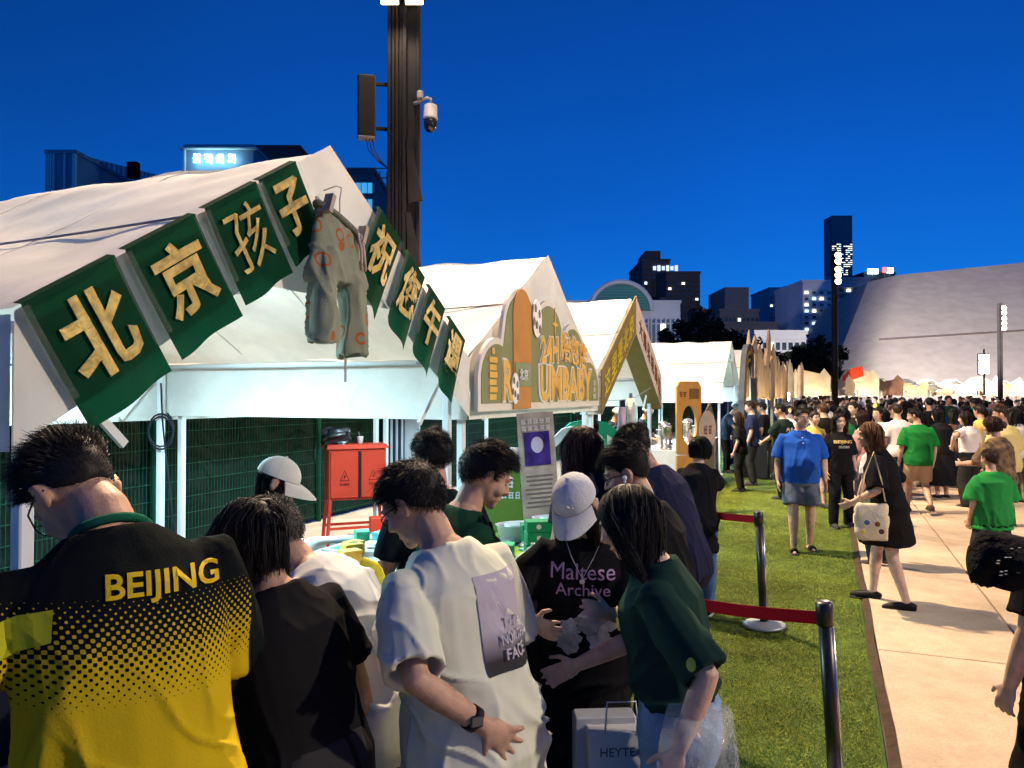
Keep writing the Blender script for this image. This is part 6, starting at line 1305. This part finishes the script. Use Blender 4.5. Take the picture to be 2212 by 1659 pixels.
# ------------------------------------------------------------------ drinks counter and black clothed counter
o = table('drinks counter with white front between the third and fourth tent', 9.2, 13.6, -.35, .35, .92, M_pipe, mat('cloth_white', (.5, .5, .5), .8), .8)
o = table('counter with long black cloth under the striped arch', 13.9, 18.6, -1.35, -.75, .92, M_pipe, mat('cloth_black', (.012, .012, .014), .8), .88)
for i in range(16):
    t = 9.4 + i * .26; z = .926; k = i % 4; c = W(t, rg.uniform(-.2, .25), z); o = thing('dispenser' if k == 0 else 'drink_cup', ('tall steel drink dispenser on the drinks counter', 'clear plastic cup on the drinks counter', 'stacked clear cups on the drinks counter', 'brown drink bottle on the drinks counter')[k], 'dispenser' if k == 0 else ('cup', 'cup', 'cup', 'bottle')[k], c, TH, 'things on the drinks counter')
    if k == 0: b = MB(); b.lathe([(.10, 0), (.10, .04), (.085, .05), (.085, .36), (.10, .37), (.10, .40), (.02, .44)], n=18); b.build('body', M_chr, o, True); b = MB(); b.box((0, -.10, .10), (.03, .06, .03)); b.build('tap', M_black, o)
    elif k == 3: b = MB(); b.lathe([(.035, 0), (.035, .14), (.014, .19), (.014, .24)], n=14); b.build('glass', mat('bottle_brown', (.12, .05, .02), .2, spec=.5), o, True); b = MB(); b.lathe([(.016, .24), (.016, .262)], n=10); b.build('lid', M_bolt, o)
    else: b = MB(); b.lathe([(.032, 0), (.045, .13 if k == 1 else .30), (.047, .132 if k == 1 else .302)], n=14); b.build('body', M_clear, o, True); b = MB(); b.lathe([(.048, .134 if k == 1 else .304), (.048, .142 if k == 1 else .312)], n=14); b.build('lid', M_white, o, True)
for i in range(14):
    t = 14.1 + i * .31; o = thing('table_ware', ('steel canister', 'white paper tray', 'dark bottle')[i % 3] + ' on the black clothed counter', ('canister', 'tray', 'bottle')[i % 3], W(t, rg.uniform(-1.2, -.9), .932), TH, 'wares on the black counter')
    if i % 3 == 0: b = MB(); b.lathe([(.07, 0), (.07, .16), (.074, .165), (.03, .2)], n=16); b.build('body', M_chr, o, True)
    elif i % 3 == 1: b = MB(); b.rbox((0, 0, .03), (.22, .16, .06), .01); b.build('body', M_white, o)
    else: b = MB(); b.lathe([(.035, 0), (.035, .15), (.014, .2), (.014, .25)], n=14); b.build('body', mat('bottle_dark', (.02, .03, .02), .2, spec=.5), o, True)
    b = MB(); b.lathe([(.02, .2), (.02, .222)], n=10); b.build('lid', M_bolt, o) if i % 3 != 1 else b.build('topping', M_bolt, o)
# ================================================================== people further off
def gspot(px, py): return ground_at(px, py)
M1 = person('heavy man in a bright blue polo shirt and slides walking on the turf', gspot(1728, 1190), 172, h=1.66, lean=0, head=(4, 22, 0), bw=1.16, belly=.09, feet=((-.12, -.06), (.11, .16)), top=dict(col=(.018, .085, .42), ease=.026, hem=.83, sleeve=.88, sl_r=.084, wr=.008, collar=(.016, .075, .36), name='polo_shirt'), bottom=dict(kind='shorts', col=(.10, .12, .17), len=.80, wide=.012), shoes=((.012, .012, .012, 1), 'sandal'), hair=dict(dense=0, style='fade', thick=.014, len=.6), glasses='silver', skin=SK, near=True, vox=.010, seed=41)
def flat_strip(P, zt, zb, col):
    me = project(flat_poly([(-.017, zb - zt), (.017, zb - zt), (.017, 0), (-.017, 0)]), P['top'], Vector((0, 0, zt)), (-1, 0, 0), (0, 0, 1), (0, -1, 0), off=.004, cut=.03); link('placket', me, col, P['top'])
    for k_ in range(2):
        me = project(flat_poly([(.006 * math.cos(a), .006 * math.sin(a)) for a in [i * .9 for i in range(7)]]), P['top'], Vector((0, 0, zt - .04 - .06 * k_)), (-1, 0, 0), (0, 0, 1), (0, -1, 0), off=.007); link('button', me, M_white, P['top'])
flat_strip(M1, 1.385, 1.24, mat('placket_blue', (.014, .065, .33), .9))
for s in (-1, 1):
    me = project(flat_poly([(s * .005, .0), (s * .075, .03), (s * .085, -.02), (s * .03, -.055)][::s]), M1['top'], Vector((0, 0, 1.40)), (-1, 0, 0), (0, 0, 1), (0, -1, 0), off=.008, cut=.02); link('collar_leaf', me, mat('placket_blue'), M1['top'])
M2 = person('woman in glasses with a black club T-shirt and wide black trousers', gspot(1812, 1138), 184, h=1.56, lean=0, head=(4, -4, 0), male=False, near=True, vox=.010, top=dict(col=BLK, ease=.03, hem=.80, sleeve=.95, sl_r=.085, wr=.008), feet=((-.15, 0), (.14, .12)), bottom=dict(kind='trousers', col=BLK, wide=.008), hair=dict(dense=0, style='long', thick=.018, length=.18, col=(.030, .014, .010, 1)), glasses='silver', skin=SK3, seed=43)
me = project(flat_text('BEIJING', .26, .055, .03), M2['top'], Vector((0, 0, 1.19)), (-1, 0, 0), (0, 0, 1), (0, -1, 0)); link('lettering', me, mat('gold_print'), M2['top']); me = project(flat_text('GUOAN', .15, .035, .03), M2['top'], Vector((0, 0, 1.125)), (-1, 0, 0), (0, 0, 1), (0, -1, 0)); link('lettering', me, mat('pale_print', (.5, .47, .42), .7), M2['top'])
M3 = person('woman in a black top and short black skirt with long brown hair', gspot(1908, 1308), 58, h=1.60, lean=15, head=(8, 16, 0), male=False, near=True, vox=.009, feet=((-.16, -.17), (.13, .15)), armL=(-.22, .22, .92), armR=(.26, .0, .86), top=dict(col=BLK, ease=.035, hem=.90, sleeve=.98, sl_r=.085, wr=.008), bottom=dict(kind='skirt', col=(.010, .009, .009), len=.60, flare=.12, wr=.010), shoes=((.012, .010, .010, 1), 'shoe'), hair=dict(dense=0, style='long', thick=.018, length=.36, col=(.10, .042, .018, 1)), skin=SK3, seed=45)
tb_ = in_root(M3, (-.30, .06, .62)); o = soft_bag('tote_bag', 'cream canvas tote bag with small badges on the shoulder of the skirted woman', tb_, R(-18), (.27, .09, .31), mat('tote_cream', (.62, .53, .38), .85, var=.12, vscale=12, bump=.3), strap=[(-.10, -.02, .33), (-.06, -.03, .55), (.02, .04, .74), (.07, -.01, .52), (.10, -.02, .33)], seed=61, crumple=.014)
for (dx, dz, c) in ((-.05, .16, (.05, .10, .3)), (.03, .15, (.2, .07, .03)), (-.08, .08, (.6, .45, .1)), (.06, .09, (.08, .04, .03))): b = MB(); b.lathe([(.022, 0), (.022, .006), (.01, .009)], (dx, -.092, dz), 12, M=Matrix.Rotation(R(90), 3, 'X')); b.build('badge', mat('badge%d' % int(c[0] * 100), c, .5), o)
M4 = person('man in a green T-shirt and beige shorts walking away with head turned', gspot(1982, 1112), -8, h=1.62, lean=5, head=(14, 62, 0), bw=1.08, feet=((-.10, .22), (.10, -.22, .10)), near=True, vox=.010, top=dict(col=(.012, .15, .03), ease=.034, sleeve=.92, sl_r=.085, wr=.009), bottom=dict(kind='shorts', col=(.42, .30, .19), len=.85), shoes=((.06, .04, .035, 1), 'shoe'), hair=dict(dense=0, style='short', thick=.018, len=.8), skin=SK, seed=47)
M5 = person('woman in a long black dress beside the green shirted man', gspot(2032, 1078), 10, h=1.58, lean=6, head=(12, 30, 0), male=False, near=True, vox=.011, top=dict(col=BLK, ease=.045, hem=.85, sleeve=1.0, sl_r=.09, wr=.008), bottom=dict(kind='skirt', col=BLK, len=.28, flare=.14), hair=dict(dense=0, style='long', thick=.018, length=.16), skin=SK3, seed=49)
M6 = person('boy in a bright green T-shirt seen from behind', gspot(2140, 1268), 4, h=1.30, lean=2, head=(4, 10, 0), bw=1.02, near=True, vox=.009, feet=((-.14, .05), (.10, -.16)), top=dict(col=(.02, .20, .045), ease=.055, hem=.74, sleeve=1.0, sl_r=.115, wr=.012), bottom=dict(kind='shorts', col=(.03, .035, .04), len=.95, wide=.02), shoes=((.35, .33, .30, 1), 'shoe', (.5, .5, .48, 1)), hair=dict(dense=0, style='short', thick=.016, len=.6, col=(.03, .017, .012, 1)), skin=SK, seed=51)
M7 = person('woman with a hair bun and brown patterned shirt holding paper', gspot(2155, 1190), 28, h=1.57, lean=6, head=(10, 12, 0), male=False, near=True, vox=.010, bw=1.1, armL=(-.22, .30, 1.02), top=dict(col=(.10, .065, .04), ease=.04, hem=.80, sleeve=1.15, sl_r=.085, wr=.008, mat=mat('camo_brown', (.11, .075, .045), .85, var=.7, vscale=16)), bottom=dict(kind='trousers', col=(.03, .03, .03)), hair=dict(dense=0, style='bun', thick=.016, length=.05, bun=(.02, -.125, .02), col=(.035, .018, .012, 1)), skin=SK, seed=53)
M8 = person('broad man in a pale yellow T-shirt seen from behind', gspot(2168, 1140), 22, h=1.66, lean=3, head=(6, 40, 0), bw=1.2, near=True, vox=.011, top=dict(col=(.52, .43, .17), ease=.04, sl_r=.09, sleeve=.95, wr=.010), bottom=dict(kind='trousers', col=(.05, .045, .04)), hair=dict(dense=0, style='fade', thick=.010, len=.4, col=(.03, .022, .018, 1)), skin=SK2, seed=55)
M9 = person('woman in a white cropped T-shirt and black trousers seen from behind', gspot(2092, 1098), 18, h=1.56, lean=4, head=(12, 40, 0), male=False, near=True, vox=.010, armL=(-.30, .05, 1.02), poleL=(-1, -.4, 0), top=dict(col=(.62, .55, .52), ease=.02, hem=.99, sleeve=.7, wr=.006), bottom=dict(kind='trousers', col=(.02, .02, .02), wide=.03), hair=dict(dense=0, style='long', thick=.014, length=.14, col=(.02, .013, .012, 1)), skin=SK3, seed=57)
M10 = person('man in a dark jersey with a pale number on his back by the counter', Vector((at(1692, 0, 13.5).x, 13.5, 0)), 38, h=1.66, lean=4, head=(10, 20, 0), bw=1.08, near=True, vox=.011, armL=(-.1, .35, 1.0), top=dict(col=(.012, .022, .018), ease=.03, sl_r=.085, wr=.008), bottom=dict(kind='trousers', col=BLK), hair=dict(dense=0, style='fade', thick=.014, len=.5), skin=SK2, seed=59)
me = project(flat_text('29', .20, .24, .02), M10['top'], M10['sp'](1.18)[0], (1, 0, 0), (0, 0, 1), (0, 1, 0)); link('lettering', me, mat('pale_print'), M10['top'])
M13 = person('person in a white top and dark trousers behind the skirted woman', gspot(1890, 1222), 30, h=1.46, lean=8, head=(10, 10, 0), male=False, near=True, vox=.011, top=dict(col=(.58, .56, .58), ease=.025), bottom=dict(kind='trousers', col=(.02, .02, .025)), shoes=((.05, .03, .025, 1), 'shoe', (.6, .6, .6, 1)), hair=dict(dense=0, style='long', thick=.016, length=.15), skin=SK, seed=63)
M11 = person('woman in a pink blouse with a patterned cloth bag in the crowd', Vector((at(1868, 0, 11.8).x, 11.8, 0)), 24, h=1.58, lean=4, head=(8, 15, 0), male=False, near=True, vox=.011, top=dict(col=(.42, .20, .19), ease=.04, sleeve=1.1, wr=.010, name='blouse'), bottom=dict(kind='trousers', col=(.03, .03, .04)), hair=dict(dense=0, style='long', thick=.02, length=.10, col=(.035, .016, .012, 1)), skin=SK3, seed=65)
# person at the right edge with a quilted black bag
PR = person('person in black at the paving edge carrying a puffy quilted bag', Vector((2.02, 2.75, 0)), 10, h=1.60, lean=4, head=(8, 0, 0), male=False, bw=1.05, top=dict(col=BLK, ease=.03, sleeve=.8), bottom=dict(kind='skirt', col=(.008, .008, .009), len=.12, flare=.07, wr=.015), hair=dict(dense=0, style='long', thick=.016, length=.25), skin=SK3, seed=67)
p = at(2150, 1262, 2.6); o = soft_bag('quilted_bag', 'black puffy quilted shoulder bag with pale stitch dots', Vector((p.x + .10, p.y, p.z)), R(10), (.40, .20, .17), mat('quilt_black', (.008, .008, .009), .9, bump=.8, bscale=60), strap=[(.05, 0, .13), (.10, .06, .30), (.2, .1, .5)], seed=71, crumple=.03)
for i in range(26): b = MB(); a = rnd.uniform(-.2, .05); z = rnd.uniform(.06, .19); b.box((a, -.098 + abs(z - .09) * .35, z * .85), (.010, .004, .002)); b.build('stitch', mat('stitch_grey', (.4, .4, .42), .6), o)
# ---------------- vendors in the stalls
V1 = person('drinks vendor in black with a clear hygiene cap and green lanyard', W(11.2, .75), math.degrees(TH) + 165, h=1.62, lean=8, head=(26, 0, 0), near=True, vox=.011, armL=(-.15, .32, 1.0), armR=(.15, .32, 1.0), top=dict(col=BLK, ease=.025), bottom=dict(kind='trousers', col=BLK), hair=dict(dense=0, style='short', thick=.012), skin=SK, seed=73)
def lanyard(P, col, lab):
    b = MB(); c = P['sp'](1.44)[0]; b.tube([c + Vector((-.07, .03, .01)), c + Vector((-.05, .115, -.08)), c + Vector((0, .14, -.30)), c + Vector((.05, .115, -.08)), c + Vector((.07, .03, .01))], .007, 6, flat=.4); b.box(c + Vector((0, .145, -.35)), (.06, .006, .09)); q = b.build('lanyard', mat('lanyard_green', (.02, .35, .12), .6), None); q.location = P['root'].location; q.rotation_euler = P['root'].rotation_euler; tag(q, lab, 'lanyard')
lanyard(V1, None, 'green lanyard on the drinks vendor in a clear cap')
def hygiene_cap(P, lab):
    X = P['X']; k = P['k']; b = MB(); b.grid(lambda u, v: X @ ((Vector((0, -.012, .05)) + Vector((.108 * math.cos(6.2832 * u) * math.cos(v * 1.55) * (1 + .05 * math.sin(u * 60)), .125 * math.sin(6.2832 * u) * math.cos(v * 1.55), .115 * math.sin(v * 1.55)))) * k), 40, 8); q = b.build('hygiene_cap', mat('cap_film', (.7, .75, .8), .25, alpha=.45, spec=.6), None, True); q.location = P['root'].location; q.rotation_euler = P['root'].rotation_euler; tag(q, lab, 'cap')
hygiene_cap(V1, 'clear hygiene cap on the vendor with the green lanyard')
V2 = person('vendor in a dark shirt with a clear cap at the drinks counter end', W(10.2, 1.1), math.degrees(TH) + 175, h=1.60, lean=12, head=(24, 0, 0), near=True, vox=.012, top=dict(col=(.02, .02, .03), ease=.025), bottom=dict(kind='trousers', col=BLK), hair=dict(dense=0, style='short', thick=.012), skin=SK, seed=75); hygiene_cap(V2, 'clear hygiene cap on the vendor at the counter end')
V3 = person('vendor in a slate blue shirt with badge bending over the black counter', W(15.2, -.35), math.degrees(TH) + 170, h=1.66, lean=26, head=(30, 0, 0), near=True, vox=.012, armL=(-.2, .42, .95), armR=(.2, .42, .95), top=dict(col=(.05, .075, .12), ease=.03), bottom=dict(kind='trousers', col=BLK), hair=dict(dense=0, style='short', thick=.014), skin=SK, seed=77); hygiene_cap(V3, 'white cap on the bending slate blue vendor')
V4 = person('vendor in a white hat under the striped arch', W(16.9, -.3), math.degrees(TH) + 150, h=1.64, lean=8, head=(20, 10, 0), near=True, vox=.012, top=dict(col=(.03, .03, .04), ease=.025), bottom=dict(kind='trousers', col=BLK), hair=dict(dense=0, style='short', thick=.012), skin=SK, seed=79); hygiene_cap(V4, 'pale hat on the vendor under the striped arch')
V5 = person('stall woman with a hair bun and green top behind the second tent table', W(6.2, .3), math.degrees(TH) + 120, h=1.54, lean=14, head=(26, -30, 0), male=False, near=True, vox=.011, top=dict(col=(.03, .30, .17), ease=.025), bottom=dict(kind='trousers', col=BLK), hair=dict(dense=0, style='bun', thick=.016, length=.05), skin=SK3, seed=81)
# ---------------- crowd: a few kinds, copied
def proto(label, **k):
    P = person(label, (0, 0, 0), 0, near=False, vox=.018, face=k.pop('face', False), **k); return P['root']
protos = {
 'short haired man': proto('x', h=1.66, lean=3, head=(8, 10, 0), top=dict(col=BLK, ease=.03, wr=.006), bottom=dict(kind='trousers', col=BLK), hair=dict(dense=0, style='short', thick=.018), seed=101),
 'broad man': proto('x', h=1.66, lean=4, head=(10, -25, 0), bw=1.18, belly=.05, top=dict(col=BLK, ease=.03, sl_r=.085, wr=.006), bottom=dict(kind='shorts', col=BLK), hair=dict(dense=0, style='fade', thick=.014), seed=102),
 'long haired woman': proto('x', h=1.56, lean=3, head=(6, 15, 0), male=False, top=dict(col=BLK, ease=.025, wr=.006), bottom=dict(kind='trousers', col=BLK), hair=dict(dense=0, style='long', thick=.018, length=.32), seed=103),
 'woman with a bob': proto('x', h=1.55, lean=4, head=(12, -20, 0), male=False, top=dict(col=BLK, ease=.03, wr=.006), bottom=dict(kind='skirt', col=BLK, len=.45), hair=dict(dense=0, style='long', thick=.02, length=.12), seed=104),
 'man with phone raised': proto('x', h=1.67, lean=2, head=(14, 5, 0), armR=(.12, .34, 1.30), poleR=(.6, -.4, -1), top=dict(col=BLK, ease=.03, wr=.006), bottom=dict(kind='trousers', col=BLK), hair=dict(dense=0, style='short', thick=.02), seed=105),
 'walking man': proto('x', h=1.68, lean=5, head=(4, 0, 0), feet=((-.1, .2), (.1, -.2)), top=dict(col=BLK, ease=.03, wr=.006), bottom=dict(kind='shorts', col=BLK), hair=dict(dense=0, style='short', thick=.016), face=True, seed=106),
 'woman facing this way': proto('x', h=1.57, lean=2, head=(6, 0, 0), male=False, top=dict(col=BLK, ease=.03, wr=.006), bottom=dict(kind='trousers', col=BLK), hair=dict(dense=0, style='long', thick=.018, length=.2), face=True, seed=107),
}
CC = [('black', (.010, .010, .011), 9), ('dark green', (.012, .05, .03), 4), ('white', (.55, .53, .51), 5), ('bright green', (.02, .18, .05), 3), ('navy', (.015, .02, .05), 3), ('grey', (.2, .2, .2), 2), ('brown', (.13, .07, .045), 2), ('pink', (.40, .2, .2), 1), ('yellow', (.48, .38, .1), 1), ('blue', (.03, .12, .4), 1)]
bag = [c for c in CC for _ in range(c[2])]; rc = random.Random(99); names = list(protos); first = {n: True for n in names}; taken = []
avoid = [P['root'].location for P in (M1, M2, M3, M4, M5, M6, M7, M8, M9, M10, M11, M13)]
def place(nm, p, yaw, c):
    r0 = protos[nm]
    if first[nm]: r = r0; first[nm] = False
    else: r = copy_tree(r0)
    facing = nm in ('walking man', 'woman facing this way'); r.location = p; r.rotation_euler = (0, 0, yaw + (math.pi if facing else 0)); s = rc.uniform(.92, 1.07); r.scale = (s, s, s); carry(nm, p, yaw, s)
    for ch in r.children:
        if ch.name.startswith('t_shirt'): ch.color = (*c[1], 1)
        elif ch.name.startswith(('trousers', 'shorts', 'skirt')): ch.color = rc.choice([(.012, .012, .014, 1), (.03, .04, .07, 1), (.25, .2, .14, 1), (.02, .02, .02, 1)])
        elif ch.name.startswith('hair'): ch.color = rc.choice([BLACKHAIR, (.02, .012, .01, 1), BROWNHAIR, BLACKHAIR])
        elif ch.name.startswith('body'): ch.color = rc.choice([SK, SK2, SK3])
    r['label'] = '%s in a %s T-shirt in the crowd on the square' % (nm, c[0]); r['group'] = 'crowd on the square'; r['category'] = 'person'
# things the crowd carries
pk = thing('backpack', 'backpack worn in the crowd on the square', 'backpack', (0, 0, -50), 0, 'backpacks in the crowd')
b = MB(); b.rbox((0, -.20, 1.12), (.27, .15, .40), .05); MBK = [mat('pack%d' % i, c, .8, var=.15) for i, c in enumerate(((.015, .015, .018), (.03, .05, .09), (.16, .05, .04), (.12, .12, .12), (.05, .09, .05)))]
pkm = b.mesh('body', True); pkm.materials.append(None); pkb = link('body', pkm, None, pk); b = MB(); b.rbox((0, -.285, 1.04), (.19, .05, .18), .02); pkp = b.mesh('pocket', True); pkp.materials.append(None); pkq = link('pocket', pkp, None, pk)
for q in (pkb, pkq): q.material_slots[0].link = 'OBJECT'; q.material_slots[0].material = MBK[0]
phn = thing('phone', 'lit smartphone held up in the crowd', 'phone', (0, 0, -50), 0, 'lit phones in the crowd'); b = MB(); b.rbox((.09, .42, 1.34), (.078, .012, .155), .004, rot=(-.5, 0, 0)); b.build('case', M_black, phn); b = MB(); b.box((.09, .411, 1.334), (.068, .003, .14), rot=(-.5, 0, 0)); b.build('screen', mat('screen_crowd', (.5, .6, .8), .3, emit=(.7, .82, 1), estr=2.5), phn)
used_pk = [0, 0]
def carry(nm, p, yaw, s):
    if nm == 'man with phone raised': k_, src = 1, phn
    elif nm in ('short haired man', 'long haired woman', 'broad man') and rc.random() < .30: k_, src = 0, pk
    else: return
    q = src if used_pk[k_] == 0 else copy_tree(src); used_pk[k_] += 1; q.location = p; q.rotation_euler = (0, 0, yaw); q.scale = (s, s, s)
    if k_ == 0:
        i = rc.randrange(5); q['label'] = ('black', 'navy', 'dark red', 'grey', 'olive green')[i] + ' backpack worn by someone in the crowd'
        for c_ in q.children: c_.material_slots[0].material = MBK[i]
n_ = 0; tries = 0
while n_ < 165 and tries < 6000:
    tries += 1; D = 12.5 + 46 * rc.random() ** 1.25; px = rc.uniform(1640, 2290); p = at(px, 852, D); p.z = 0
    if D < 22 and px < 1760 : continue
    if D < 19 and 2010 < px < 2085: continue
    q = p - A0; nn = q.dot(NV); tt = q.dot(DV)
    if nn > -1.1: continue
    if any((p - a).length < 1.0 for a in avoid) or any((p - a).length < .55 for a in taken): continue
    taken.append(p); place(rc.choice(names), p, rc.gauss(0, .7), rc.choice(bag)); n_ += 1
print('crowd', n_)
for px, D, nm, yaw, ci in ((1756, 12.6, 'walking man', .2, 8), (1735, 15, 'short haired man', -.2, 2), (1780, 14.5, 'short haired man', .3, 0), (1840, 15.5, 'long haired woman', .2, 0), (1905, 14, 'long haired woman', -.1, 0), (1940, 13.2, 'broad man', .1, 2), (1972, 15.2, 'short haired man', -.3, 0), (2010, 16.5, 'broad man', .2, 0), (2065, 15, 'long haired woman', .3, 6), (2120, 13.5, 'short haired man', .2, 8), (2195, 13, 'long haired woman', .1, 2), (1650, 17, 'short haired man', 1.0, 0), (1625, 15.6, 'short haired man', 1.1, 4), (1598, 14.6, 'long haired woman', 1.0, 0)):
    p = at(px, 852, D); p.z = 0; place(nm, p, yaw, CC[ci])
bpy.data.scenes.remove(BENCH)
